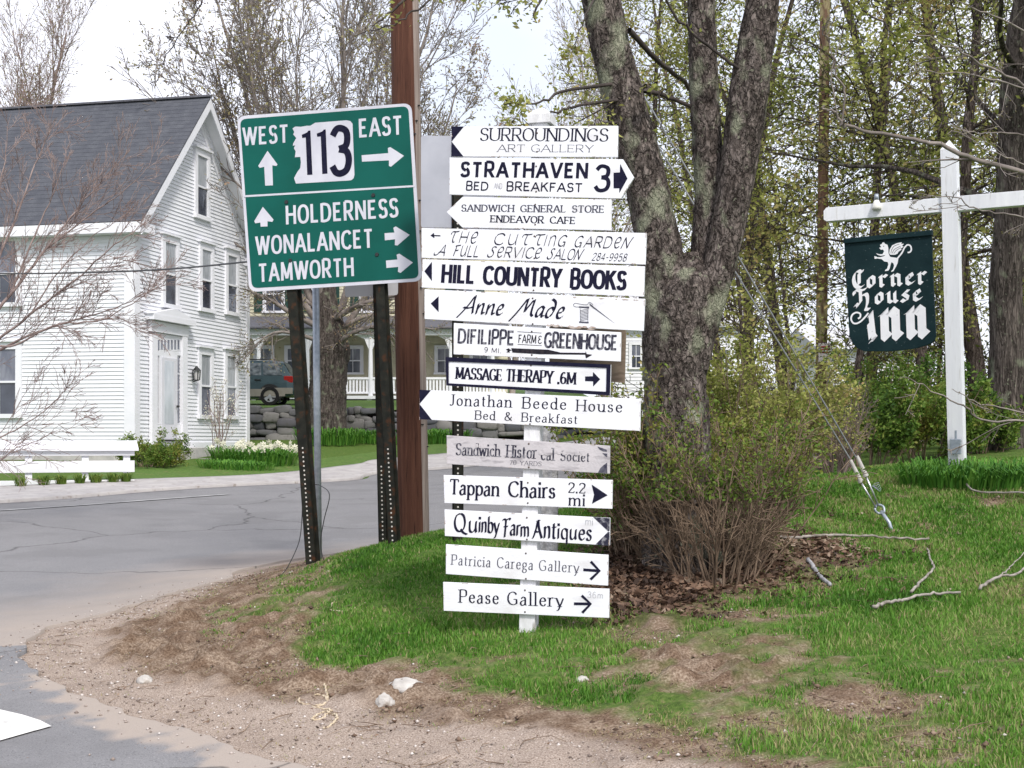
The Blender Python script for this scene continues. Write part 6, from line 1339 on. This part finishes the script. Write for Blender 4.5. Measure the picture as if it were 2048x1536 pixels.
# --- reddish twiggy tree at the left edge
lt = thing("tree", on_ground(*at(-120, 960, 21)[:2]), "small bare reddish tree leaning in from the left over the fence", "tree")
Y0 = 21
lbs = [([(-140, 980, 21), (-120, 800, 21), (-60, 690, 21), (20, 590, 21), (90, 500, 21.2), (170, 400, 21.5), (260, 300, 21.7)], .07, .006), ([(-120, 800, 21), (-40, 710, 20.8), (60, 630, 20.5), (150, 560, 20.3), (230, 490, 20), (300, 440, 20)], .045, .005), ([(-60, 690, 21), (-20, 560, 21.3), (30, 440, 21.6), (70, 330, 21.8), (110, 240, 22)], .05, .006),
       ([(0, 700, 20.8), (60, 670, 20.6), (150, 640, 20.3), (230, 615, 20.1), (330, 570, 19.9)], .035, .004), ([(-20, 690, 20.6), (30, 690, 20.4), (110, 650, 20.2), (200, 640, 20), (290, 590, 19.8), (345, 550, 19.7)], .03, .004), ([(-60, 900, 20.5), (30, 860, 20.4), (90, 820, 20.3), (140, 770, 20.2)], .022, .004), ([(-80, 1000, 20.4), (20, 905, 20.3), (80, 880, 20.2), (125, 845, 20.1)], .018, .003),
       ([(20, 590, 21), (70, 470, 21.2), (110, 380, 21.3), (140, 300, 21.4)], .03, .004), ([(90, 500, 21.2), (180, 430, 21.2), (250, 380, 21.2), (300, 330, 21.3)], .024, .004), ([(-20, 560, 21.3), (-10, 420, 21.6), (10, 320, 21.8), (20, 230, 22)], .03, .004), ([(60, 630, 20.5), (120, 540, 20.5), (190, 470, 20.5), (270, 420, 20.5)], .02, .004)]
PL_ = dict(max=3, leaflev=9, seg=[.3, .2, .15, .12], wob=[.08, .09, .1, .1], up=[.02, .03, .03, .02], n=[6, 6, 4, 0], start=[.1, .1, .1, 0], ang=[26, 28, 30, 30], ratio=[.5, .55, .55, .5], L=1.05, rmin=.0030, rcap=.007, tip=.3, rr=.6)
limb_tree(lt, [([at(*p) for p in pts], a * .6, b * .8, 5.6) for pts, a, b in lbs], PL_, M["twig_red"], None, 1, .05, .05, 41, trunkname="trunk")

# --- woods on the right
PW = dict(max=3, leaflev=2, seg=[.8, .5, .35, .3], wob=[.055, .10, .14, .15], up=[.02, .0, .0, 0], n=[36, 8, 4, 0], start=[.27, .15, .1, 0], ang=[64, 48, 45, 40], ratio=[.28, .42, .5, .5], tip=.15, rr=.30, rmin=.006)
WOODS = [(2012, 18.5, 13, .26, "bark_grey", "thick grey lichened trunk just right of the inn post", 4, -.05), (1893, 20.5, 13, .11, "bark_brown", "slender brown tree right behind the inn post", 4, .0), (1856, 23, 13, .12, "bark_brown", "brown tree directly behind the hanging inn sign", 4, -.1), (1965, 25, 14, .17, "bark_brown", "straight tree in the woods above the right crossarm", 4, .05),
         (1745, 28, 13.5, .13, "bark_brown", "leafy tree behind the left end of the crossarm", 4, .0), (1700, 22, 9, .07, "bark_brown", "young yellow green tree just right of the far utility pole", 5, .12), (1570, 27, 12.5, .13, "bark_brown", "leafy green tree between the old trunks and the far pole", 5, -.08), (1520, 33, 14, .15, "bark_brown", "tree seen close to the right of the old trunks", 4, .1),
         (1345, 32, 12, .12, "bark_brown", "leafy tree seen between the left and middle old trunks", 4, .12), (1440, 38, 14, .14, "bark_brown", "tree seen through the fork of the old trunks", 4, .1), (2060, 30, 14, .18, "bark_grey", "tall tree at the right edge of the woods", 4, .1), (2130, 22, 12, .2, "bark_brown", "tree just beyond the right edge of the view", 4, .0)]
for i, (px, Y, h_, r_, bk_, lb, per, bs) in enumerate(WOODS):
    x_ = at(px, 0, Y)[0]; make_tree("tree", lb, "tree", on_ground(x_, Y), h_, r_, PW, M[bk_], M["leaf_spring"], per - 1, .09 if Y < 30 else .115, .20, 200 + i, group="trees of the wood on the right", bias=bs, thr=.03, clump=.8)
PU = dict(PW); PU["start"] = [.04, .15, .1, 0]; PU["n"] = [30, 7, 4, 0]; PU["ratio"] = [.34, .45, .5, .5]; PU["ang"] = [62, 45, 45, 40]
for i, (px, Y, h_, lb, bs) in enumerate(((1505, 21, 5.2, "young leafy tree just right of the old trunks", .05), (1585, 24, 6.0, "young tree behind the guy wire", -.12), (1735, 25, 5.6, "young tree behind the hanging inn sign", -.15), (1872, 26, 5.4, "young tree between the inn sign and its post", .05), (1945, 27, 6.0, "young tree right of the inn post above the low bush", -.1), (2020, 25, 5.5, "young tree by the thick lichened trunk", .0), (1420, 30, 6.0, "young tree glimpsed right under the fork of the old trunks", .05))):
    x_ = at(px, 0, Y)[0]; make_tree("tree", lb, "tree", on_ground(x_, Y), h_, .05, PU, M["bark_brown"], M["leaf_spring"], 2, .09, .16, 400 + i, group="young trees under the wood", bias=bs, thr=.03, clump=.9)
# --- bare maple branches reaching in from the right
rt = thing("tree", on_ground(*at(2330, 950, 11.5)[:2]), "bare branched tree whose grey limbs reach in from the right edge", "tree")
segs = []; tb_ = on_ground(*at(2330, 950, 11.5)[:2]); segs_t = crom([tb_ - Z * .3, tb_ + Z * 1.2, tb_ + V3(-.1, .05, 2.6), tb_ + V3(-.1, 0, 4.2), tb_ + V3(.1, .1, 6.5)], 6)
for i in range(len(segs_t) - 1): segs.append((segs_t[i], segs_t[i + 1], .13 - .09 * i / len(segs_t), .13 - .09 * (i + 1) / len(segs_t)))
branch_mesh("trunk", segs, M["bark_grey"], rt)
RL = [([(2330, 300, 11.5), (2150, 240, 11.2), (2048, 170, 11), (1951, 121, 10.8), (1905, 92, 10.7), (1805, 66, 10.5)], .024, .004, 2.6), ([(2150, 240, 11.2), (2048, 178, 10.8), (1942, 150, 10.5), (1869, 146, 10.4), (1830, 125, 10.3)], .014, .003, 2.8), ([(2330, 420, 11.5), (2180, 400, 11.3), (2048, 345, 11.2), (1960, 322, 11.1), (1882, 290, 11), (1816, 277, 11), (1714, 256, 11), (1684, 246, 11), (1662, 220, 11), (1640, 215, 11)], .035, .008, 1.6),
      ([(1684, 246, 11), (1689, 182, 11), (1668, 141, 11), (1659, 87, 11), (1640, 60, 11)], .012, .005, 2.5), ([(1676, 238, 11), (1668, 190, 11), (1664, 140, 11.1), (1690, 60, 11.2)], .008, .004, 2.5), ([(2330, 350, 11.5), (2150, 300, 11.2), (2048, 270, 11), (1960, 266, 10.8), (1892, 264, 10.7)], .014, .004, 2.5), ([(2330, 520, 11.5), (2150, 470, 11.2), (2048, 436, 11), (1967, 421, 10.9), (1910, 398, 10.8), (1830, 385, 10.7)], .014, .003, 2.5),
      ([(2330, 800, 11.5), (2180, 850, 11.2), (2048, 843, 11), (1961, 839, 10.9), (1925, 811, 10.8), (1854, 776, 10.7), (1802, 750, 10.6)], .018, .003, 2.0), ([(2180, 850, 11.2), (2048, 825, 10.9), (1958, 806, 10.8), (1903, 776, 10.7)], .011, .003, 2.4), ([(2330, 250, 11.5), (2150, 120, 11), (2048, 60, 10.8), (1960, 20, 10.6), (1880, -20, 10.5)], .018, .004, 2.8), ([(2330, 480, 11.5), (2180, 380, 11), (2048, 330, 10.7), (1980, 300, 10.5), (1900, 250, 10.4)], .014, .003, 2.6)]
PR = dict(PT); PR["L"] = .55; PR["up"] = [0, .01, .01, .01]; PR["n"] = [3, 3, 2, 0]
limb_tree(rt, [([at(*p) for p in pts], a * .72, b * .9, d) for pts, a, b, d in RL], PR, M["twig_maple"], M["leaf_bud"], 1, .018, .01, 51)

# ------------------------------------------------------------------ shrubs
def shrub(name, label, cat, base, n, L, r, spread, mat, leaf, per, lsize, seed, P=None, lean=(0, 0), bias=0., kmin=.55, rad=.12, up=.03, group=None, leaf_from=0.0):
    rg = np.random.default_rng(seed); t = thing(name, base, label, cat, group); segs, tips = [], []
    P = P or dict(max=3, leaflev=1, seg=[.12, .09, .07, .06], wob=[.06, .1, .13, .15], up=[up, .03, .03, .02], n=[5, 3, 2, 0], start=[.35, .2, .2, 0], ang=[28, 32, 35, 30], ratio=[.38, .5, .5, .5], tip=.35, rr=.6, rmin=.0028)
    for k in range(n):
        a = rg.uniform(0, 6.283); q = V3(math.cos(a), math.sin(a), 0); p = V3(*base) + q * rad * math.sqrt(rg.random()); p[2] = hz(p[0], p[1]) - .04
        d = unit(q * spread * rg.random() ** .7 + V3(lean[0], lean[1], 1)); grow(p, d, L * rg.uniform(kmin, 1.1), r * rg.uniform(.6, 1.2), 0, P, segs, tips, rg)
    branch_mesh("stems", segs, mat, t, .008)
    if leaf is not None:
        pts = leaf_pts(tips, per, lsize * .8, rg); pts = pts[pts[:, 2] > base[2] + leaf_from * L]; leaf_mesh("foliage", pts, lsize, leaf, t, rg, 2.0, bias=bias)
    return t
b = ground_at(1440, 1160); b = on_ground(b[0], b[1] + .05)
PSH = dict(max=2, leaflev=1, seg=[.10, .08, .06, .06], wob=[.095, .14, .17, .15], up=[.03, .03, .03, .02], n=[8, 4, 0, 0], start=[.2, .2, .2, 0], ang=[32, 36, 35, 30], ratio=[.36, .5, .5, .5], tip=.4, rr=.6, rmin=.0026)
shrub("shrub", "multi stemmed brown shrub with fresh leaves at the foot of the old tree", "shrub", b, 95, 1.22, .0078, .66, M["twig_brown"], M["leaf_green"], 2, .036, 61, PSH, (.02, .1), .0, .5, .30, leaf_from=.48)
b2 = ground_at(1340, 1130); shrub("shrub", "bare tangled shrub stems leaning left behind the farm antiques board", "shrub", on_ground(b2[0], b2[1] + .1), 60, 1.15, .0078, .8, M["twig_brown"], M["leaf_green"], 3, .036, 62, PSH, (-.12, .1), -.1, .5, .2, leaf_from=.5)
b3 = on_ground(*at(1268, 1090, 10.9)[:2]); shrub("bush", "leafy green bush beside the right ends of the lower boards", "bush", b3, 40, 1.35, .008, .4, M["twig_brown"], M["leaf_green"], 2, .042, 63, None, (0, .05), .1, .5, .15, leaf_from=.1)
b4 = on_ground(*at(1500, 940, 13.0)[:2]); shrub("shrub", "rounded yellow green shrub right behind the old tree's base", "shrub", b4, 60, 1.42, .009, .75, M["twig_brown"], M["leaf_spring"], 4, .045, 64, None, (.05, 0), -.1, .5, .3, leaf_from=.15)
b5 = on_ground(*at(1668, 960, 15)[:2]); shrub("shrub", "small reddish bare shrub at the base of the guy wire guards", "shrub", b5, 34, .95, .010, .7, M["twig_red"], M["leaf_spring"], 1, .03, 65, PSH, (0, 0), .05, .5, .12, leaf_from=.25)
for i, (px, py, Y, n, L, lb) in enumerate(((1735, 935, 17, 22, 1.0, "loose green bush just right of the guy wire grips"), (1845, 930, 17.5, 24, 1.15, "loose green bush just left of the inn post's foot"), (1960, 925, 18, 20, .9, "low bush right of the inn post"), (1790, 900, 19.5, 22, 1.3, "taller green bush set back below the hanging sign"), (1580, 905, 22, 20, .9, "low bush by the driveway beyond the lawn"))):
    x_ = at(px, 0, Y)[0]; shrub("bush", lb, "bush", on_ground(x_, Y), n, L, .010, .8, M["twig_brown"], M["leaf_green"] if i != 4 else M["leaf_spring"], 5, .062, 70 + i, None, (0, 0), -.0, .5, .35, group="hedge bushes below the woods")
bd = on_ground(*at(302, 935, 32.3)[:2], .05); shrub("bush", "low grey green bush beside the front door steps", "bush", bd, 50, .75, .008, 1.3, M["twig_brown"], M["leaf_green"], 3, .06, 81, None, (0, 0), .05, .5, .5)
bf = on_ground(*at(432, 912, 34.5)[:2]); fs = shrub("shrub", "slim bare shrub with pale blossom in front of the white house windows", "shrub", bf, 9, 1.75, .016, .42, M["twig_red"], M["petal"], 1, .045, 82, None, (0, 0), 0, .7, .08, leaf_from=.25)
# daffodils, daylilies and small clumps
def clump(name, label, cat, cx, cy, rx, ry, n, h, mat, seed, w=.02, group=None, arch=.5, dz=0.0):
    rg = np.random.default_rng(seed); t = thing(name, on_ground(cx, cy, dz), label, cat, group)
    a = rg.uniform(0, 6.283, n); rr = np.sqrt(rg.random(n)); x = cx + np.cos(a) * rr * rx; y = cy + np.sin(a) * rr * ry; z = height(x, y) + dz - .01; P0 = np.c_[x, y, z]
    d = np.c_[np.cos(a) * rr + rg.normal(0, .35, n), np.sin(a) * rr + rg.normal(0, .35, n), np.zeros(n)]; hh = h * rg.uniform(.6, 1.15, n)[:, None]
    s = np.c_[-d[:, 1], d[:, 0], np.zeros(n)]; s /= np.linalg.norm(s, axis=1)[:, None] + 1e-6; w_ = w * rg.uniform(.6, 1.2, n)[:, None]
    rows = []
    for f, hf, wf in ((0, 0, .8), (.25, .5, 1), (.6, .88, .8), (1.0, .92 - arch * .35, .08)):
        c = P0 + d * hh * arch * f * 1.1 + Z * hh * hf; rows += [c - s * w_ * wf * .5, c + s * w_ * wf * .5]
    V = np.stack(rows, 1).reshape(-1, 3); b = np.arange(n)[:, None] * 8; Fq = np.concatenate([b + np.array([[0, 1, 3, 2]]), b + np.array([[2, 3, 5, 4]]), b + np.array([[4, 5, 7, 6]])])
    np_mesh("leaves", V, [Fq], mat, t, attrs={"tint": np.repeat(np.clip(rg.normal(.5, .25, n), 0, 1), 8)}); return t
c_ = at(1925, 945, 13.7); clump("daylily_clump", "bright green clump of arching daylily leaves round the inn post", "plant", c_[0] + .1, 13.7, .72, .36, 950, .26, M["daylily"], 91, .022)
c_ = at(505, 905, 33.5); dt = clump("daffodils", "clump of white daffodils by the white house corner", "flowers", c_[0], 33.6, 1.05, .5, 700, .42, M["daylily"], 92, .03, dz=.05)
rg = np.random.default_rng(93); mb = MB()
for k in range(48):
    a = rg.uniform(0, 6.283); r_ = math.sqrt(rg.random()); q = on_ground(c_[0] + math.cos(a) * r_ * 1.05, 33.6 + math.sin(a) * r_ * .5, .05 + rg.uniform(.34, .55)); f = unit(V3(rg.normal() * .6, -1, rg.normal() * .4)); u = unit(np.cross(f, Z)); v = np.cross(u, f)
    for j in range(6):
        e1 = u * math.cos(j * 1.047) + v * math.sin(j * 1.047); e2 = u * math.cos(j * 1.047 + .9) + v * math.sin(j * 1.047 + .9); mb.poly([q, q + e1 * .055 + f * .01, q + (e1 + e2) * .05, q + e2 * .055 + f * .01])
    mb.tube([q, q + f * .035], [.016, .022], 6)
o = mb.build("blooms", M["petal"], dt); a_ = o.data.attributes.new("tint", 'FLOAT', 'POINT'); a_.data.foreach_set("value", rng.random(len(o.data.vertices)).astype(np.float32))
for i, (px, py, Y, rx, h_, lb) in enumerate(((655, 885, 40, .9, .5, "green plant clump at the foot of the big maple"), (735, 880, 41, 1.0, .4, "green plant clump right of the big maple's trunk"), (470, 925, 32.3, .9, .22, "low green edging plants in front of the daffodils"), (880, 880, 41, .9, .45, "green plants below the stone wall right of the utility pole"))):
    c_ = at(px, py, Y); clump("plant_clump", lb, "plant", c_[0], Y, rx, .4, 420, h_, M["daylily"], 120 + i, .035, dz=.04)
for i, px in enumerate((42, 88, 122, 160, 192, 226, 252)):
    Y = 26.75 + px / 263 * 1.25; c_ = at(px, 0, Y); clump("plant_tuft", ("leftmost tuft", "second tuft from the left", "third tuft from the left", "middle tuft", "third tuft from the right", "second tuft from the right", "tuft by the end post")[i] + " growing along the foot of the white fence", "plant", c_[0], Y, .10, .08, 90, .20, M["leaf_green"], 130 + i, .02, "tufts along the fence foot", dz=.07)

# ------------------------------------------------------------------ stones, rope, fallen branches
def rock(label, px, py, wpx, hpx, seed, flat=.6, name="rock"):
    g = ground_at(px, py); t = None; rg = np.random.default_rng(seed); import bmesh
    bm = bmesh.new(); bmesh.ops.create_icosphere(bm, subdivisions=4, radius=1); V = np.array([v.co[:] for v in bm.verts]); Fc = np.array([[v.index for v in f.verts] for f in bm.faces]); bm.free()
    n = fbm(V * 1.1 + seed, 3, seed); n2 = fbm(V * 4 + seed, 3, seed + 3); V = V * (.72 + .55 * n[:, None] + .12 * n2[:, None]); V = np.round(V * 3.2) / 3.2 * .35 + V * .65
    s = wpx / F * g[1] * .5; V = V * np.array([s, s * .75, hpx / F * g[1] * flat]); loc = on_ground(g[0], g[1]); o = np_mesh(name, V + loc + Z * hpx / F * g[1] * .18, [Fc], M["rock"], None, loc=loc, smooth=True); tag(o, label, "rock"); return o
rock("largest pale rock half sunk at the edge of the grass", 812, 1385, 78, 34, 3); rock("small pale stone just in front of the largest rock", 768, 1412, 36, 30, 7); rock("little grey stone on the bare soil at the left", 290, 1368, 30, 22, 12); rock("tan stone on the worn lawn right of the guide post", 1165, 1365, 26, 16, 15, .5)
def ground_tube(name, label, cat, pts, r0, r1, mat, lift=.012, seed=0, extra=()):
    t = thing(name, ground_at(*pts[0]), label, cat); mb = MB(); rg = np.random.default_rng(seed)
    for L, a, b in [(pts, r0, r1)] + list(extra):
        C = crom([ground_at(*p) + Z * (lift + (p[2] if len(p) > 2 else 0)) if len(p) < 3 else ground_at(p[0], p[1]) + Z * (lift + p[2]) for p in L], 7); C = C + rg.normal(size=C.shape) * .004; mb.tube(list(C), list(np.linspace(a, b, len(C))), 8)
    mb.build("wood" if cat == "branch" else "strand", mat, t, smooth=True); return t
_ga = ground_at
def ground_at3(*p): return _ga(p[0], p[1])
ground_at_orig = ground_at
def ground_at(*p): return ground_at_orig(p[0], p[1])
c7 = lambda pts: [(500 + a / 2.731, 1100 + b / 2.731) for a, b in pts]
ground_tube("rope", "frayed tan rope lying in loops on the bare soil", "rope", c7([(440, 705), (415, 702), (402, 730), (418, 780), (424, 830), (400, 855), (330, 858), (272, 842), (280, 820), (340, 808), (400, 806), (420, 830), (395, 860), (330, 862), (380, 875), (450, 888)]), .006, .006, M["rope"], .012, 1, [(c7([(440, 895), (400, 898), (350, 925), (345, 938), (390, 930), (430, 905), (468, 915), (470, 935), (450, 960), (400, 985)]), .006, .006)])
ground_tube("rope", "short pale rope end on the brown slope left of the guide post", "rope", c7([(550, 240), (490, 265), (462, 290), (442, 335), (500, 342), (560, 330), (640, 290)]), .006, .005, M["rope"], .012, 2)
c8 = lambda pts: [(1250 + a / 2.566, 1050 + b / 2.566) for a, b in pts]
ground_tube("fallen_branch", "long straight pale branch lying below the guy anchor", "branch", c8([(780, 92), (900, 96), (1000, 86), (1180, 84), (1300, 92), (1430, 100), (1560, 104)]), .012, .008, M["dead_wood"], .05, 3)
ground_tube("fallen_branch", "curved grey branch lying on the green lawn at the right", "branch", c8([(1275, 464), (1340, 435), (1420, 425), (1500, 402), (1600, 390), (1720, 386)]), .012, .008, M["dead_wood"], .05, 4)
ground_tube("fallen_branch", "forked twig standing up crooked above the curved grey branch", "branch", [(1823, 1198), (1848, 1170), (1868, 1150), (1860, 1130), (1856, 1108)], .010, .006, M["dead_wood"], .05, 5)
ground_tube("fallen_branch", "thin twisted branch at the right edge of the lawn", "branch", c8([(1820, 368), (1880, 330), (1940, 305), (2000, 300), (2050, 265), (2100, 240)]), .011, .007, M["dead_wood"], .06, 6, [(c8([(1940, 300), (1985, 250), (2048, 190), (2090, 150)]), .005, .003)])
ground_tube("fallen_branch", "short weathered log piece in the litter under the shrub", "branch", c8([(940, 190), (975, 240), (1010, 285), (1055, 320)]), .018, .014, M["granite"], .02, 7)
ground_tube("fallen_branch", "dark broken limb leaning out left of the shrub base", "branch", [(1232, 1043, .02), (1262, 1020, .12), (1290, 992, .25), (1318, 965, .35)], .016, .008, M["dead_wood"], .02, 8)
ground_tube("fallen_branch", "thin bare twig curving out right from the shrub base", "branch", [(1500, 1045, .05), (1540, 1030, .12), (1590, 1022, .16), (1640, 1024, .16)], .008, .004, M["twig_brown"], .02, 9)
ground_tube("fallen_branch", "arching twig on the lawn in front of the daylilies", "branch", [(1906, 955, .1), (1925, 975, .08), (1951, 994, .04), (2048, 997, .04), (2080, 1000, .04)], .011, .008, M["dead_wood"], .02, 10)

# ------------------------------------------------------------------ grass, leaf litter, pebbles, twigs (uncountable)
rg = np.random.default_rng(2024)
def blades(name, label, cat, n, region, hfun, seed, dry=0.0, w=.0032, mask=None, mat=None, flat=False):
    rg = np.random.default_rng(seed); x = rg.uniform(region[0], region[1], n); y = region[2] + (region[3] - region[2]) * rg.random(n) ** 1.15
    vis = (np.abs(x) < y * .366 + 1.3); x, y = x[vis], y[vis]
    gr, sd, lt_, d_ = masks(x, y); keep = mask(gr, sd, lt_, d_, x, y, rg); x, y, gr = x[keep], y[keep], gr[keep]; n = len(x)
    z = height(x, y); far = np.clip((y - 7) / 9, 0, 1); h = hfun(x, y, gr, rg)[:, None]; ww = w * (1 + .9 * far[:, None]) * rg.uniform(.7, 1.3, (n, 1))
    a = rg.uniform(0, 6.283, n); lean = rg.uniform(.1, .8, (n, 1)) if not flat else rg.uniform(2., 5., (n, 1)); d = np.c_[np.cos(a), np.sin(a), np.zeros(n)]; b_ = a + rg.normal(1.57, .5, n); s = np.c_[np.cos(b_), np.sin(b_), np.zeros(n)]
    P0 = np.c_[x, y, z - .008]; m_ = P0 + d * h * lean * .28 + Z * h * .58; tp = P0 + d * h * lean + Z * h * (1.0 if not flat else .25)
    if flat: m_ = P0 + d * h * lean * .5 + Z * (h * .3 + .016)
    V = np.stack([P0 - s * ww, P0 + s * ww, m_ + s * ww * .8, m_ - s * ww * .8, tp], 1).reshape(-1, 3); b = np.arange(n)[:, None] * 5
    dn = fbm2(x, y, 1.5, 4, 91); tint = np.clip(.45 + rg.normal(0, .17, n) + (dn - .5) * 1.25 + dry + .22 * np.clip((x - .2) / 1.2, 0, 1) * np.clip((7.4 - y) / 1.2, 0, 1) + (rg.random(n) < .11 + .30 * (1 - gr)) * .5, 0, 1)
    o = np_mesh(name, V, [b + np.array([[0, 1, 2, 3]]), b + np.array([[3, 2, 4]])], mat or M["grass"], attrs={"tint": np.repeat(tint, 5)}); tag(o, label, cat, kind="stuff"); return o
def gmask(gr, sd, l, d, x, y, rg):
    k = (rg.random(len(x)) < np.maximum(gr ** .95, .05 * (1 - sd)) * (1 - .85 * l)) & (d > .1)
    j = np.where(k & (y > 12) & (x < -.5))[0]; k[j[in_poly(x[j], y[j], ROADPOLY)]] = False
    return k
blades("grass", "short spring grass growing on the corner bank", "grass", 620000, (-3.6, 7.2, 4.9, 16.5), lambda x, y, gr, rg: (.014 + .026 * gr) * rg.uniform(.5, 1.5, len(x)) * (1 + .5 * (fbm2(x, y, 1.4, 2, 95) - .4)), 301, mask=gmask)
blades("dry_grass", "dry straw and dead grass lying on bare soil", "grass", 120000, (-3.6, 7, 4.9, 13.5), lambda x, y, gr, rg: .011 * rg.uniform(.4, 1.9, len(x)), 302, .6, .0015, lambda gr, sd, l, d, x, y, rg: (rg.random(len(x)) < np.clip(1.0 - np.abs(gr - .35) * 1.6, .12, 1) * (1 - sd * .85)) & (d > .1), flat=True)
def scatter_leaves(name, label, n, region, mask, size, mat, seed, bias=0.):
    rg = np.random.default_rng(seed); x = rg.uniform(region[0], region[1], n); y = rg.uniform(region[2], region[3], n); gr, sd, l, d = masks(x, y); k = mask(gr, sd, l, d, x, y, rg); x, y, l = x[k], y[k], l[k]
    o = leaf_mesh(name, np.c_[x, y, height(x, y) + .012 + rg.random(len(x)) * .05 * np.clip(l, .15, 1)], size, mat, None, rg, 3.0, .55, bias, flat=.45); tag(o, label, "leaf litter", kind="stuff")
scatter_leaves("leaf_litter", "brown dead leaves piled under the shrub and tree", 26000, (.2, 3.6, 9.0, 12.6), lambda gr, sd, l, d, x, y, rg: rg.random(len(x)) < l ** 1.3, .062, M["leaf_dead"], 311, .0)
scatter_leaves("fallen_leaves", "scattered brown leaf scraps on soil and lawn", 7000, (-3.4, 6.5, 5, 14), lambda gr, sd, l, d, x, y, rg: (rg.random(len(x)) < .55) & (d > .15), .022, M["leaf_dead"], 312, .1)
# pebbles
rg = np.random.default_rng(321); n = 42000; x = rg.uniform(-4, 6, n); y = rg.uniform(4.9, 14.5, n); gr, sd, l, d = masks(x, y); ir = in_poly(x, y, ROADPOLY); k = np.where(ir, rg.random(n) < .55 * np.exp(-d / .16), (rg.random(n) < np.clip(sd * .9 + (1 - gr) * .3, 0, 1)) & (d > .03)); x, y = x[k], y[k]; n = len(x)
s = .0035 + .011 * rg.random(n) ** 4; base_ = np.array([(1, 0, 0), (-1, 0, 0), (0, 1, 0), (0, -1, 0), (0, 0, .7), (0, 0, -.7)]); V = base_[None] * s[:, None, None] * rg.uniform(.6, 1.3, (n, 6, 1)) + np.c_[x, y, height(x, y) + np.where(ir[k], .026, .006)][:, None]
b = np.arange(n)[:, None] * 6; tri = np.array([(0, 2, 4), (2, 1, 4), (1, 3, 4), (3, 0, 4), (2, 0, 5), (1, 2, 5), (3, 1, 5), (0, 3, 5)]); Fq = (b[:, :, None] + tri[None]).reshape(-1, 3)
M["pebble"] = leaf_material("pebble", [(.13, .10, .085), (.28, .23, .20), (.42, .36, .33), (.62, .58, .55)], 0, .9)
tag(np_mesh("pebbles", V.reshape(-1, 3), [Fq], M["pebble"], attrs={"tint": np.repeat(rg.random(n), 6)}), "small pebbles and grit on the sandy road edge", "pebbles", kind="stuff")
n = 24000; x = rg.uniform(-4, 6, n); y = rg.uniform(4.9, 14.5, n); gr, sd, l, d = masks(x, y); k = (rg.random(n) < np.clip((1 - gr) * (1 - sd) * 1.0 + .03, 0, 1)) & (d > .12); x, y = x[k], y[k]; n = len(x)
s = .004 + .015 * rg.random(n) ** 4; V = base_[None] * s[:, None, None] * rg.uniform(.5, 1.4, (n, 6, 1)) + rg.normal(size=(n, 6, 3)) * s[:, None, None] * .25 + np.c_[x, y, height(x, y) + .012][:, None]
b = np.arange(n)[:, None] * 6; Fq = (b[:, :, None] + tri[None]).reshape(-1, 3); M["clod"] = leaf_material("clod", [(.08, .052, .038), (.165, .112, .082), (.26, .19, .145), (.37, .30, .24)], 0, .95)
tag(np_mesh("soil_clods", V.reshape(-1, 3), [Fq], M["clod"], attrs={"tint": np.repeat(np.clip(rg.normal(.42, .25, n), 0, 1), 6)}), "crumbled clods of brown earth on the bare bank", "soil", kind="stuff")
segs = []
for k in range(1500):
    x, y = rg.uniform(-3.6, 5), rg.uniform(5, 13.5); gr, sd, l, d = masks(np.array([x]), np.array([y]))
    if d[0] < .1 or rg.random() > .25 + .6 * (1 - gr[0]) or in_poly(x, y, ROADPOLY)[0]: continue
    a = rg.uniform(0, 6.283); L = rg.uniform(.04, .22); p = on_ground(x, y, .012); q = on_ground(x + math.cos(a) * L, y + math.sin(a) * L, .014 + rg.random() * .015); m_ = (p + q) / 2 + rg.normal(size=3) * .008; r_ = rg.uniform(.0012, .0032); segs += [(p, m_, r_, r_), (m_, q, r_, r_ * .6)]
V, Fq = tubes_np(segs, 5); tag(np_mesh("ground_twigs", V, [Fq], M["twig_brown"]), "small broken twigs strewn over soil and sand", "twigs", kind="stuff")
print("built", len(scene.objects), "objects,", sum(len(o.data.polygons) for o in scene.objects if o.type == 'MESH'), "faces")
